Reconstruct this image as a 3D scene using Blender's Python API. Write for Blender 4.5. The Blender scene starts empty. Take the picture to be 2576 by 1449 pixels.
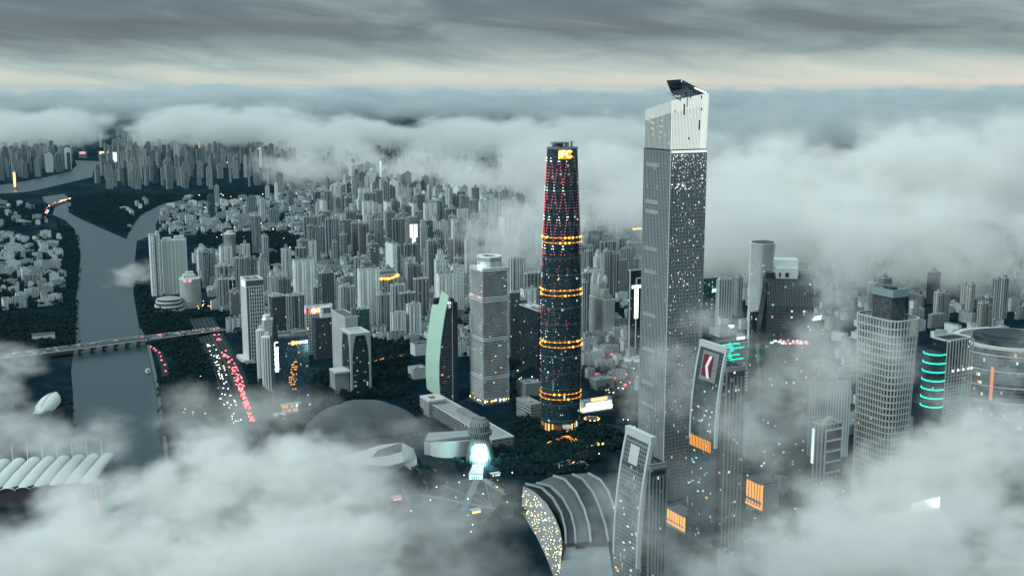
import bpy, bmesh, math, random
import numpy as np
from mathutils import Vector, Matrix
sc = bpy.context.scene
C = sc.collection
R = math.radians
rnd = random.Random(7)

# ---------------------------------------------------------------- camera
F, CX, CY, EYE, PIT = 2893.0, 1288.0, 724.5, 522.0, R(10.0)
cam = bpy.data.objects.new('camera', bpy.data.cameras.new('camera'))
C.objects.link(cam); sc.camera = cam
cam.location = (0, 0, EYE)
cam.rotation_euler = (R(90) - PIT, 0, 0)
cam.data.sensor_width = 36.0
cam.data.lens = 36.0 * F / 2576.0
cam.data.clip_start = 1.0; cam.data.clip_end = 120000.0
# ---------------------------------------------------------------- render and exposure
sc.view_settings.view_transform = 'Standard'; sc.view_settings.look = 'None'
sc.view_settings.exposure = 0.0; sc.view_settings.gamma = 1.0
sc.render.engine = 'CYCLES'
cy = sc.cycles
cy.max_bounces = 8; cy.diffuse_bounces = 2; cy.glossy_bounces = 2; cy.transmission_bounces = 2
cy.volume_bounces = 5; cy.transparent_max_bounces = 8
cy.volume_step_rate = 3.0; cy.volume_max_steps = 256
cy.use_denoising = True
cy.sample_clamp_indirect = 4.0
# ---------------------------------------------------------------- world
SUN_EL, SUN_AZ = R(42), R(-125)          # light from the left, a little behind the camera
w = bpy.data.worlds.new('World'); sc.world = w; w.use_nodes = True
nt = w.node_tree; N = nt.nodes; N.clear()
def nd(t, kind, **kw):
    n = t.nodes.new(kind)
    for k, v in kw.items():
        if hasattr(n, k): setattr(n, k, v)
    return n
def mathn(t, op, a, b=None, c=None, clamp=False):
    n = t.nodes.new('ShaderNodeMath'); n.operation = op; n.use_clamp = clamp
    for i, v in enumerate((a, b, c)):
        if v is None: continue
        if isinstance(v, (int, float)): n.inputs[i].default_value = v
        else: t.links.new(v, n.inputs[i])
    return n.outputs[0]
def mixc(t, fac, a, b, bt='MIX'):
    n = t.nodes.new('ShaderNodeMix'); n.data_type = 'RGBA'; n.blend_type = bt
    for s, v in ((n.inputs[0], fac), (n.inputs[6], a), (n.inputs[7], b)):
        if isinstance(v, (int, float)): s.default_value = v
        elif isinstance(v, tuple): s.default_value = (v + (1,))[:4]
        else: t.links.new(v, s)
    return n.outputs[2]
def ramp(t, fac, stops, interp='LINEAR'):
    n = t.nodes.new('ShaderNodeValToRGB'); cr = n.color_ramp; cr.interpolation = interp
    while len(cr.elements) < len(stops): cr.elements.new(0.5)
    for e, (p, c) in zip(cr.elements, stops):
        e.position = p; e.color = (c if isinstance(c, tuple) else (c, c, c)) + (1,)
    t.links.new(fac, n.inputs[0]); return n.outputs[0]
def noise(t, vec, scale, detail=4, rough=0.55, dist=0.0):
    n = t.nodes.new('ShaderNodeTexNoise')
    n.inputs['Scale'].default_value = scale; n.inputs['Detail'].default_value = detail
    n.inputs['Roughness'].default_value = rough; n.inputs['Distortion'].default_value = dist
    if vec is not None: t.links.new(vec, n.inputs['Vector'])
    return n.outputs['Fac']
tc = nd(nt, 'ShaderNodeTexCoord'); sep = nd(nt, 'ShaderNodeSeparateXYZ')
nt.links.new(tc.outputs['Generated'], sep.inputs[0])
dx, dy, dz = sep.outputs
az = mathn(nt, 'ARCTAN2', dx, dy)
el = mathn(nt, 'ARCSINE', dz)
eld = mathn(nt, 'MULTIPLY', el, 180 / math.pi)
# streaks of an overcast deck: long along azimuth, thin in elevation, sloping gently
slope = mathn(nt, 'MULTIPLY_ADD', az, 4.4, eld)
cmb = nd(nt, 'ShaderNodeCombineXYZ')
nt.links.new(mathn(nt, 'MULTIPLY', az, 8.5), cmb.inputs[0]); nt.links.new(mathn(nt, 'MULTIPLY', slope, 0.85), cmb.inputs[1])
n1 = noise(nt, cmb.outputs[0], 1.0, 8, 0.56, 0.7)
cmb2 = nd(nt, 'ShaderNodeCombineXYZ')
nt.links.new(mathn(nt, 'MULTIPLY', az, 2.2), cmb2.inputs[0]); nt.links.new(mathn(nt, 'MULTIPLY', slope, 0.30), cmb2.inputs[1]); cmb2.inputs[2].default_value = 3.7
n2 = noise(nt, cmb2.outputs[0], 1.0, 3, 0.5, 0.3)
nn = mathn(nt, 'MULTIPLY_ADD', n1, 0.45, mathn(nt, 'MULTIPLY', n2, 0.55))
low = mathn(nt, 'SUBTRACT', 1.0, mathn(nt, 'DIVIDE', eld, 2.6, clamp=True), clamp=True)     # bright strip above the horizon
lowp = mathn(nt, 'POWER', low, 1.05)
val = mathn(nt, 'MULTIPLY_ADD', lowp, 0.66, mathn(nt, 'MULTIPLY_ADD', nn, 1.7, -0.47), clamp=True)
deck = ramp(nt, val, [(0.0, (0.092, 0.122, 0.152)), (0.35, (0.150, 0.200, 0.228)), (0.62, (0.285, 0.375, 0.385)), (0.85, (0.49, 0.59, 0.56)), (1.0, (0.63, 0.69, 0.62))])
warm = mathn(nt, 'MULTIPLY', mathn(nt, 'POWER', low, 2.8), mathn(nt, 'MULTIPLY_ADD', az, 1.2, 0.27, clamp=True), clamp=True)
deck = mixc(nt, warm, deck, (0.84, 0.76, 0.64))
high = mathn(nt, 'DIVIDE', mathn(nt, 'SUBTRACT', eld, 5.0), 10.0, clamp=True)
deck = mixc(nt, high, deck, (0.60, 0.80, 0.84))
sky = nd(nt, 'ShaderNodeTexSky'); sky.sky_type = 'NISHITA'; sky.sun_disc = False
sky.sun_elevation = SUN_EL; sky.sun_rotation = SUN_AZ
ten = nd(nt, 'ShaderNodeVectorMath'); ten.operation = 'SCALE'; ten.inputs['Scale'].default_value = 10.0
nt.links.new(deck, ten.inputs[0])
final = mixc(nt, 0.93, sky.outputs[0], ten.outputs[0])
bg = nd(nt, 'ShaderNodeBackground'); bg.inputs['Strength'].default_value = 0.1
nt.links.new(final, bg.inputs['Color'])
wo = nd(nt, 'ShaderNodeOutputWorld'); nt.links.new(bg.outputs[0], wo.inputs['Surface'])
w.cycles.sampling_method = 'MANUAL'; w.cycles.sample_map_resolution = 256
# ---------------------------------------------------------------- sun behind the overcast
sun = bpy.data.objects.new('sun', bpy.data.lights.new('sun', 'SUN')); C.objects.link(sun)
sun.data.energy = 2.3; sun.data.angle = R(25); sun.data.color = (0.94, 1.0, 0.975)
sdir = Vector((math.sin(SUN_AZ) * math.cos(SUN_EL), math.cos(SUN_AZ) * math.cos(SUN_EL), math.sin(SUN_EL)))
sun.rotation_euler = sdir.to_track_quat('Z', 'Y').to_euler()

# ---------------------------------------------------------------- picture point <-> place
def dep(py): return PIT + math.atan((py - CY) / F)
def Yof(py): return EYE / math.tan(dep(py))                      # distance of a ground point seen at height py
def zat(py, Y): return EYE - Y * math.tan(dep(py))               # height of a point seen at py, standing Y away
def zc(Y, z): return Y * math.cos(PIT) + (EYE - z) * math.sin(PIT)
def Xof(px, Y, z=0.0): return (px - CX) / F * zc(Y, z)
def G(px, py): Y = Yof(py); return Vector((Xof(px, Y), Y, 0))
def P3(px, py, Y): z = zat(py, Y); return Vector((Xof(px, Y, z), Y, z))
# ---------------------------------------------------------------- mesh building
class MB:
    def __init__(s): s.v = []; s.f = []; s.u = []; s.m = []
    def quad(s, pts, uv=None, m=0):
        i = len(s.v); s.v += [tuple(p) for p in pts]; s.f.append(tuple(range(i, i + len(pts))))
        s.u.append(uv or [(p[0], p[1]) for p in pts]); s.m.append(m)
    def prism(s, poly, z0, z1, m=0, mt=None, u0=0.0, bottom=False, top=True, poly1=None):
        """walls round a counter-clockwise outline with UVs in metres, and a lid"""
        n = len(poly); p1 = poly1 or poly; u = u0
        zz0 = z0 if isinstance(z0, (list, tuple)) else [z0] * n
        zz1 = z1 if isinstance(z1, (list, tuple)) else [z1] * n
        for i in range(n):
            j = (i + 1) % n; a, b = poly[i], poly[j]; c, d = p1[j], p1[i]
            L = math.hypot(b[0] - a[0], b[1] - a[1])
            s.quad([(a[0], a[1], zz0[i]), (b[0], b[1], zz0[j]), (c[0], c[1], zz1[j]), (d[0], d[1], zz1[i])],
                   [(u, zz0[i]), (u + L, zz0[j]), (u + L, zz1[j]), (u, zz1[i])], m)
            u += L
        if top: s.quad([(p[0], p[1], z) for p, z in zip(p1, zz1)], None, m if mt is None else mt)
        if bottom: s.quad([(p[0], p[1], z) for p, z in reversed(list(zip(poly, zz0)))], None, m)
        return s
    def box(s, x0, y0, z0, x1, y1, z1, m=0, mt=None, bottom=True, top=True):
        return s.prism([(x0, y0), (x1, y0), (x1, y1), (x0, y1)], z0, z1, m, mt, bottom=bottom, top=top)
    def parapet(s, poly, z, h, t, m=0):
        """a low wall of thickness t along the inside of a convex outline"""
        cx = sum(p[0] for p in poly) / len(poly); cyy = sum(p[1] for p in poly) / len(poly)
        n = len(poly); ins = []
        for p in poly:
            d = math.hypot(p[0] - cx, p[1] - cyy) or 1; k = max(0.05, (d - t * 1.4) / d)
            ins.append((cx + (p[0] - cx) * k, cyy + (p[1] - cyy) * k))
        for i in range(n):
            j = (i + 1) % n; a, b, c, d = poly[i], poly[j], ins[j], ins[i]
            s.quad([(a[0], a[1], z), (b[0], b[1], z), (b[0], b[1], z + h), (a[0], a[1], z + h)], None, m)
            s.quad([(a[0], a[1], z + h), (b[0], b[1], z + h), (c[0], c[1], z + h), (d[0], d[1], z + h)], None, m)
            s.quad([(c[0], c[1], z), (d[0], d[1], z), (d[0], d[1], z + h), (c[0], c[1], z + h)], None, m)
        return s
    def bar(s, a, b, w, h=None, m=0):
        """a straight beam between two points"""
        a, b = Vector(a), Vector(b); h = h or w; d = (b - a).normalized()
        up = Vector((0, 0, 1)) if abs(d.z) < 0.95 else Vector((1, 0, 0))
        x = d.cross(up).normalized() * (w / 2); y = x.cross(d).normalized() * (h / 2)
        A = [a - x - y, a + x - y, a + x + y, a - x + y]; B = [p + (b - a) for p in A]
        for i in range(4):
            j = (i + 1) % 4; s.quad([A[i], A[j], B[j], B[i]], None, m)
        s.quad(A[::-1], None, m); s.quad(B, None, m); return s
    def tube(s, x, y, z0, z1, r0, r1=None, n=12, m=0):
        r1 = r0 if r1 is None else r1
        c = lambda r: [(x + r * math.cos(2 * math.pi * k / n), y + r * math.sin(2 * math.pi * k / n)) for k in range(n)]
        return s.prism(c(r0), z0, z1, m, poly1=c(r1))
    def ball(s, x, y, z, r, n=6, m=0, flat=1.0):
        for i in range(n):
            t0, t1 = math.pi * i / n, math.pi * (i + 1) / n
            for k in range(2 * n):
                a0, a1 = math.pi * k / n, math.pi * (k + 1) / n
                P = lambda t, a: (x + r * math.sin(t) * math.cos(a), y + r * math.sin(t) * math.sin(a), z + r * flat * math.cos(t))
                s.quad([P(t1, a0), P(t1, a1), P(t0, a1), P(t0, a0)], None, m)
        return s
    def build(s, name, mats, parent=None, loc=(0, 0, 0), rz=0.0, smooth=False):
        me = bpy.data.meshes.new(name); me.from_pydata(s.v, [], s.f)
        uv = me.uv_layers.new(name='UVMap'); flat = [c for f in s.u for p in f for c in p]
        uv.data.foreach_set('uv', flat)
        if not isinstance(mats, (list, tuple)): mats = [mats]
        for m in mats: me.materials.append(m)
        me.polygons.foreach_set('material_index', s.m)
        if smooth: me.polygons.foreach_set('use_smooth', [True] * len(s.f))
        me.update()
        o = bpy.data.objects.new(name, me); C.objects.link(o)
        o.location = loc; o.rotation_euler = (0, 0, rz)
        if parent: o.parent = parent
        return o
def tag(o, label, cat, group=None):
    o['label'] = label; o['category'] = cat
    if group: o['group'] = group
    return o
def setting(o): o['kind'] = 'structure'; return o
def stuff(o, label, cat): o['kind'] = 'stuff'; o['label'] = label; o['category'] = cat; return o
def empty(name, loc, rz=0.0, label=None, cat=None, group=None):
    o = bpy.data.objects.new(name, None); C.objects.link(o); o.empty_display_size = 5
    o.location = loc; o.rotation_euler = (0, 0, rz)
    if label: tag(o, label, cat, group)
    return o
def copy_thing(src, loc, rz, label=None, group=None, scale=None):
    o = src.copy(); C.objects.link(o); o.location = loc; o.rotation_euler = (0, 0, rz)
    if scale: o.scale = scale
    if label: o['label'] = label
    if group: o['group'] = group
    for ch in src.children:
        c = ch.copy(); C.objects.link(c); c.parent = o
        for g in ch.children:
            d = g.copy(); C.objects.link(d); d.parent = c
    return o
def circ(x, y, r, n=24, a0=0.0, ry=None):
    ry = ry or r
    return [(x + r * math.cos(a0 + 2 * math.pi * k / n), y + ry * math.sin(a0 + 2 * math.pi * k / n)) for k in range(n)]
def rrect(x0, y0, x1, y1, r, n=5):
    out = []
    for cx_, cy_, a in ((x1 - r, y0 + r, -90), (x1 - r, y1 - r, 0), (x0 + r, y1 - r, 90), (x0 + r, y0 + r, 180)):
        for k in range(n + 1):
            t = R(a + 90 * k / n); out.append((cx_ + r * math.cos(t), cy_ + r * math.sin(t)))
    return out

# ---------------------------------------------------------------- materials
def plain(name, col, rough=0.7, nz=0.0, ns=0.08, metal=0.0, em=None, es=0.0, vary=0.0, spec=0.15):
    m = bpy.data.materials.new(name); m.use_nodes = True; t = m.node_tree; b = t.nodes['Principled BSDF']
    b.inputs['Roughness'].default_value = rough; b.inputs['Metallic'].default_value = metal
    b.inputs['Specular IOR Level'].default_value = spec
    if em:
        b.inputs['Emission Color'].default_value = em + (1,); b.inputs['Emission Strength'].default_value = es
    c = None
    if nz:
        tcn = t.nodes.new('ShaderNodeTexCoord'); f = noise(t, tcn.outputs['Object'], ns, 5, 0.6)
        k = mathn(t, 'MULTIPLY_ADD', mathn(t, 'SUBTRACT', f, 0.5), nz * 2, 1.0)
        hs = t.nodes.new('ShaderNodeVectorMath'); hs.operation = 'SCALE'; hs.inputs[0].default_value = col
        t.links.new(k, hs.inputs['Scale']); c = hs.outputs[0]
    if vary:
        oi = t.nodes.new('ShaderNodeObjectInfo'); hs = t.nodes.new('ShaderNodeVectorMath'); hs.operation = 'SCALE'
        if c is None: hs.inputs[0].default_value = col
        else: t.links.new(c, hs.inputs[0])
        t.links.new(mathn(t, 'MULTIPLY_ADD', oi.outputs['Random'], vary * 2, 1 - vary), hs.inputs['Scale']); c = hs.outputs[0]
    if c is None: b.inputs['Base Color'].default_value = col + (1,)
    else: t.links.new(c, b.inputs['Base Color'])
    return m
def glow(name, col, s): return plain(name, tuple(min(0.6, c * 0.5) for c in col), em=col, es=s)
def facade(name, wall, glass, cw, fh, wx, wz, lit=0.03, em=2.2, roof=(0.16, 0.18, 0.185), vary=0.3, warm=0.45, gr=0.12, wr=0.75, ox=0.0, cool=(0.62, 0.95, 0.92), stripe=None, metal=0.0):
    """a wall with a grid of windows drawn in metres along the wall; a few windows are lit"""
    m = bpy.data.materials.new(name); m.use_nodes = True; t = m.node_tree; b = t.nodes['Principled BSDF']; L = t.links.new
    uv = t.nodes.new('ShaderNodeUVMap'); sp = t.nodes.new('ShaderNodeSeparateXYZ'); L(uv.outputs[0], sp.inputs[0])
    u = mathn(t, 'DIVIDE', mathn(t, 'ADD', sp.outputs[0], ox), cw); v = mathn(t, 'DIVIDE', sp.outputs[1], fh)
    fu, fv = mathn(t, 'FRACT', u), mathn(t, 'FRACT', v)
    ix = mathn(t, 'LESS_THAN', mathn(t, 'ABSOLUTE', mathn(t, 'SUBTRACT', fu, 0.5)), wx / 2)
    iz = mathn(t, 'LESS_THAN', mathn(t, 'ABSOLUTE', mathn(t, 'SUBTRACT', fv, 0.5)), wz / 2)
    win = mathn(t, 'MULTIPLY', ix, iz)
    oi = t.nodes.new('ShaderNodeObjectInfo')
    cell = t.nodes.new('ShaderNodeCombineXYZ'); L(mathn(t, 'FLOOR', u), cell.inputs[0]); L(mathn(t, 'FLOOR', v), cell.inputs[1])
    L(mathn(t, 'MULTIPLY', oi.outputs['Random'], 977.0), cell.inputs[2])
    wn = t.nodes.new('ShaderNodeTexWhiteNoise'); wn.noise_dimensions = '3D'; L(cell.outputs[0], wn.inputs['Vector'])
    geo = t.nodes.new('ShaderNodeNewGeometry'); sn = t.nodes.new('ShaderNodeSeparateXYZ'); L(geo.outputs['Normal'], sn.inputs[0])
    flatf = mathn(t, 'GREATER_THAN', mathn(t, 'ABSOLUTE', sn.outputs[2]), 0.75)
    win = mathn(t, 'MULTIPLY', win, mathn(t, 'SUBTRACT', 1.0, flatf))
    tcn = t.nodes.new('ShaderNodeTexCoord')
    dirt = noise(t, tcn.outputs['Object'], 0.06, 5, 0.65)
    k = mathn(t, 'MULTIPLY', mathn(t, 'MULTIPLY_ADD', dirt, 0.7, 0.65), mathn(t, 'MULTIPLY_ADD', oi.outputs['Random'], vary * 2, 1 - vary))
    wc = wall
    if stripe:                                        # pale and dark uprights alternate along the wall
        sf = mathn(t, 'LESS_THAN', mathn(t, 'FRACT', mathn(t, 'DIVIDE', sp.outputs[0], stripe[0])), stripe[1])
        wc = mixc(t, sf, wall, stripe[2])
    sw = t.nodes.new('ShaderNodeVectorMath'); sw.operation = 'SCALE'; L(k, sw.inputs['Scale'])
    rc = mixc(t, flatf, wc, roof)
    L(rc, sw.inputs[0])
    pane = t.nodes.new('ShaderNodeVectorMath'); pane.operation = 'SCALE'; pane.inputs[0].default_value = glass
    L(mathn(t, 'MULTIPLY_ADD', wn.outputs['Value'], 1.1, 0.45), pane.inputs['Scale'])
    L(mixc(t, win, sw.outputs[0], pane.outputs[0]), b.inputs['Base Color'])
    rr = t.nodes.new('ShaderNodeMix'); L(win, rr.inputs[0]); rr.inputs[2].default_value = wr; rr.inputs[3].default_value = gr
    L(rr.outputs[0], b.inputs['Roughness'])
    b.inputs['Metallic'].default_value = metal; L(mathn(t, 'MULTIPLY_ADD', win, .35, .12), b.inputs['Specular IOR Level'])
    if lit:
        patch = noise(t, cell.outputs[0], 0.17, 2, 0.5)
        thr = mathn(t, 'MULTIPLY', mathn(t, 'MULTIPLY', mathn(t, 'POWER', patch, 3.0), 5.0), lit)
        on = mathn(t, 'MULTIPLY', mathn(t, 'LESS_THAN', wn.outputs['Value'], thr), win)
        sc3 = t.nodes.new('ShaderNodeSeparateColor'); L(wn.outputs['Color'], sc3.inputs[0])
        wcol = mixc(t, mathn(t, 'LESS_THAN', sc3.outputs[1], warm), cool, (1.0, 0.48, 0.13))
        L(wcol, b.inputs['Emission Color'])
        L(mathn(t, 'MULTIPLY', on, mathn(t, 'MULTIPLY_ADD', mathn(t, 'POWER', sc3.outputs[2], 3.0), em, em * 0.08)), b.inputs['Emission Strength'])
    return m
GLASSY = (0.018, 0.034, 0.045)
MT = {}
MT['concrete'] = plain('concrete', (0.26, 0.295, 0.305), 0.85, 0.25, 0.05, vary=0.25)
MT['roof'] = plain('roof felt', (0.10, 0.125, 0.135), 0.9, 0.35, 0.1, vary=0.3)
MT['dark_roof'] = plain('dark roof', (0.03, 0.042, 0.052), 0.8, 0.3, 0.1)
MT['white'] = plain('white paint', (0.64, 0.70, 0.70), 0.6, 0.12, 0.05)
MT['pale'] = plain('pale render', (0.48, 0.53, 0.51), 0.7, 0.2, 0.05)
MT['glass'] = plain('dark glass', (0.016, 0.034, 0.046), 0.12, 0.2, 0.03, spec=0.5)
MT['metal'] = plain('grey metal', (0.16, 0.18, 0.19), 0.5, 0.2, 0.1)
MT['dark'] = plain('dark cladding', (0.03, 0.045, 0.055), 0.5, 0.2, 0.05)
MT['grey'] = plain('grey cladding', (0.19, 0.215, 0.22), 0.65, 0.2, 0.05)
MT['l_white'] = glow('white light', (0.86, 1.0, 0.97), 7.0)
MT['l_red'] = glow('red light', (1.0, 0.10, 0.10), 7.0)
MT['l_pink'] = glow('crimson light', (1.0, 0.16, 0.20), 3.2)
MT['l_orange'] = glow('orange light', (1.0, 0.40, 0.06), 6.0)
MT['l_amber'] = glow('amber light', (1.0, 0.55, 0.10), 5.0)
MT['l_green'] = glow('green light', (0.0, 0.95, 0.55), 2.6)
MT['l_dim'] = glow('dim white light', (0.80, 1.0, 0.96), 1.1)
def text(name, body, size, mat, parent, loc, rot, ext=0.15, align='CENTER', bold=0.0):
    cu = bpy.data.curves.new(name, 'FONT'); cu.body = body; cu.size = size; cu.extrude = ext; cu.align_x = align; cu.align_y = 'CENTER'
    cu.offset = bold; q = bpy.data.objects.new(name, cu); C.objects.link(q); bpy.context.view_layer.update()
    me = bpy.data.meshes.new_from_object(q.evaluated_get(bpy.context.evaluated_depsgraph_get())); bpy.data.objects.remove(q); me.materials.clear(); me.materials.append(mat); me.name = name
    o = bpy.data.objects.new(name, me); C.objects.link(o); o.parent = parent; o.location = loc; o.rotation_euler = rot
    return o
FRONT = (R(90), 0, 0)            # lettering that stands on a wall facing -Y of its building
SIDE = (R(90), 0, R(-90))        # lettering that stands on a wall facing -X
# ---------------------------------------------------------------- sites
HERO = []                        # (x, y, radius) kept clear of the ordinary blocks
LAND = []                        # (name phrase, px, py) landmarks used in descriptions
class Site: pass
def site(pxl, pxc, pxr, yt, yb, rot=28.0):
    """nearest corner pxc, ends of its two faces pxl and pxr along the roof line yt, foot of the corner at yb"""
    s = Site(); Y = Yof(yb); h = zat(yt, Y); X = Xof(pxc, Y, h); z0 = zc(Y, h); a = R(rot)
    ux, uy, vx, vy = math.cos(a), math.sin(a), -math.sin(a), math.cos(a); cp = math.cos(PIT)
    p = (pxr - CX) / F; s.w = (p * z0 - X) / (ux - p * uy * cp)
    p = (pxl - CX) / F; s.d = (p * z0 - X) / (vx - p * vy * cp)
    s.h, s.x, s.y, s.rz = h, X, Y, a; s.loc = (X, Y, 0)
    s.cx = X + s.w / 2 * ux + s.d / 2 * vx; s.cyy = Y + s.w / 2 * uy + s.d / 2 * vy
    HERO.append((s.cx, s.cyy, math.hypot(s.w, s.d) / 2 + 6)); s.px, s.py = pxc, (yt + yb) / 2
    s.poly = [(0, 0), (s.w, 0), (s.w, s.d), (0, s.d)]
    return s
def root(s, name, label, cat='skyscraper', land=None, group=None):
    if land: LAND.append((land, s.px, s.py))
    return empty(name, s.loc, s.rz, label, cat, group)
# ================================================================ landmark towers
def zw(s, py, lx=0, ly=0):       # height at which a point above local (lx, ly) is seen at picture height py
    y = s.y + lx * math.sin(s.rz) + ly * math.cos(s.rz); return zat(py, y)
# ---- tapering round tower with lit bands, red lattice lights and letters at the top
def round_tower():
    Y = Yof(1090) + 30; Rm = lambda wpx, z: wpx / 2 / F * zc(Y, z)
    prof = [(zat(p, Y), Rm(wd, zat(p, Y))) for p, wd in ((1050, 97), (1000, 100), (870, 102.5), (740, 102), (600, 96), (500, 87), (430, 81.5), (372, 76.5))]
    prof[0] = (14.0, prof[0][1])
    zs = [p[0] for p in prof]; rs = [p[1] for p in prof]
    rad = lambda z: float(np.interp(z, zs, rs)); H = zs[-1]
    tri = lambda th: 1.0 + 0.035 * math.cos(3 * th + 0.6)
    X = Xof(1410.5, Y, 200); rt = empty('tapered_round_tower', (X, Y, 0), 0, 'tapering round dark glass tower with orange light bands, red lattice lights and IFC letters', 'skyscraper')
    LAND.append(('tapering round tower', 1410, 700)); HERO.append((X, Y, 48))
    def ring(z, dr=0.0, n=72): return [((rad(z) + dr) * tri(2 * math.pi * k / n) * math.cos(2 * math.pi * k / n), (rad(z) + dr) * tri(2 * math.pi * k / n) * math.sin(2 * math.pi * k / n)) for k in range(n)]
    m = MB(); lv = list(np.linspace(14, H, 40))
    for a, b in zip(lv, lv[1:]): m.prism(ring(a), a, b, 0, poly1=ring(b), top=False)
    m.quad([(x, y, H - 2) for x, y in ring(H)], None, 1)
    m.build('glass_wall', [facade('round tower glass', (0.012, 0.026, 0.034), (0.022, 0.048, 0.062), 3.1, 4.2, 0.86, 0.70, 0.035, 1.5, warm=0.18, vary=0, gr=0.1, wr=0.25), MT['dark_roof']], rt)
    m = MB()
    for z in range(18, int(H), 25):                       # thin floor lines
        m.prism(ring(z, 0.25), z, z + 0.5, 0, bottom=True)
    m.build('floor_line', MT['metal'], rt)
    for py in (606, 738, 868, 999):                        # two lit rings at every plant floor, brighter knots on them
        zb = zat(py, Y - 30); m = MB()
        for dz in (-4.6, 3.2):
            m.prism(ring(zb + dz, 0.5), zb + dz, zb + dz + 1.1, 0, bottom=True)
            for k in range(26):
                th = 2 * math.pi * (k + 0.3 * rnd.random()) / 26; rr = (rad(zb) + 0.7) * tri(th); e = rnd.choice((0.6, 0.6, 0.9, 1.7))
                m.ball(rr * math.cos(th), rr * math.sin(th), zb + dz + 0.6, e, 4, 1)
        m.build('light_band', [glow('band glow', (1.0, 0.34, 0.03), .55), glow('band knot', (1.0, 0.42, 0.04), 4.0)], rt)
    red, wht, dim = MB(), MB(), MB()
    ztop = zat(400, Y - 30); zlow = 26
    per = 84.0; n = 12; z = ztop; row = 0
    while z > zlow:
        white_row = row % 10 in (0, 1)
        for k in range(n):
            for sgn in (-1, 1):
                tr = abs(((z - ztop) / per) % 1.0 - 0.5) * 2
                if rnd.random() < 0.08 or (sgn > 0 and tr < 0.06): continue
                th = 2 * math.pi * (k + 0.1) / n + sgn * (2 * math.pi / n) * 0.46 * tr
                r = (rad(z) + 0.5) * tri(th); x, y = r * math.cos(th), r * math.sin(th)
                if y > 5: continue
                low = z < zat(640, Y)
                if low and rnd.random() < 0.45: continue
                if z < zat(860, Y) and rnd.random() < .4: continue
                b = (wht if math.cos(th) < .35 else dim) if white_row else (red if math.cos(th) < 0.28 else dim)
                e = 0.60 if b is not dim else 0.42
                if low: e *= 0.72
                b.ball(x, y, z, e, 3)
        z -= 4.3; row += 1
    red.build('red_facade_light', glow('lattice red', (1.0, 0.12, 0.14), 2.6), rt)
    wht.build('white_facade_light', glow('lattice white', (0.85, 1.0, 0.98), 4.0), rt)
    dim.build('dim_facade_light', glow('lattice dim', (0.9, 0.40, 0.42), .7), rt)
    m = MB(); m.prism(ring(H, 0.6), H - 1.5, H + 1.0, 0); m.build('roof_rim', MT['metal'], rt)
    m = MB()                                              # helipad deck on struts
    m.prism(circ(-3, 0, 14, 20), H + 7, H + 8.2, 0, bottom=True)
    for k in range(10):
        a = 2 * math.pi * k / 10; m.bar((-3 + 8 * math.cos(a), 8 * math.sin(a), H), (-3 + 14 * math.cos(a), 13 * math.sin(a), H + 7), 0.7)
        m.bar((-3 + 14 * math.cos(a), 14 * math.sin(a), H), (-3 + 8 * math.cos(a + .6), 8 * math.sin(a + .6), H + 7), 0.5)
    m.prism(circ(-3, 0, 5, 12), H, H + 7, 0); m.box(13, -3, H, 16, 2, H + 10, 0)
    m.box(-14, -8, H, -6, -3, H + 6, 0); m.box(4, -10, H, 10, -5, H + 7, 0)
    m.build('helipad', MT['metal'], rt)
    sg = empty('letter_sign', (4, -rad(H - 12) * 1.02 - 1.0, zat(389, Y - 22)), R(8)); sg.parent = rt
    m = MB(); m.box(-8.5, 0.0, -6.5, 8.5, 0.5, 6.5); m.build('sign_glow_panel', glow('sign amber', (1.0, 0.30, 0.0), 1.5), sg)
    text('letters', 'IFC', 14.5, glow('sign letters', (1.0, 0.62, 0.16), 9.0), sg, (0, -0.4, 0), FRONT, 0.3, bold=0.12)
    m = MB(); m.prism(circ(0, 0, rad(20) * 0.94, 40), 0, 14, 0, top=True)
    m.build('lobby', facade('lit lobby', (0.08, 0.05, 0.03), (0.2, 0.1, 0.04), 3.2, 14.5, 0.7, 0.8, 1.2, 2.6, warm=0.95, vary=0), rt)
    m = MB(); m.box(3, -rad(20) - 13, 11, 17, -rad(20) + 2, 13); m.box(3.5, -rad(20) - 12, 0, 4.5, -rad(20) - 11, 11); m.box(15.5, -rad(20) - 12, 0, 16.5, -rad(20) - 11, 11)
    m.build('entrance_canopy', MT['pale'], rt)
    for k in range(8):
        a = (k - 3.5) * 0.16; x0 = 9 + (k - 3.5) * 1.2; y0 = -rad(20) - 14
        m = MB(); m.bar((x0, y0, 0.5), (x0 + 42 * math.sin(a - .12), y0 - 40 * math.cos(a), 0.5), 1.1, 0.5); m.build('ground_light_strip', glow('strip amber', (1.0, 0.33, 0.04), 2.6), rt)
round_tower()

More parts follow.
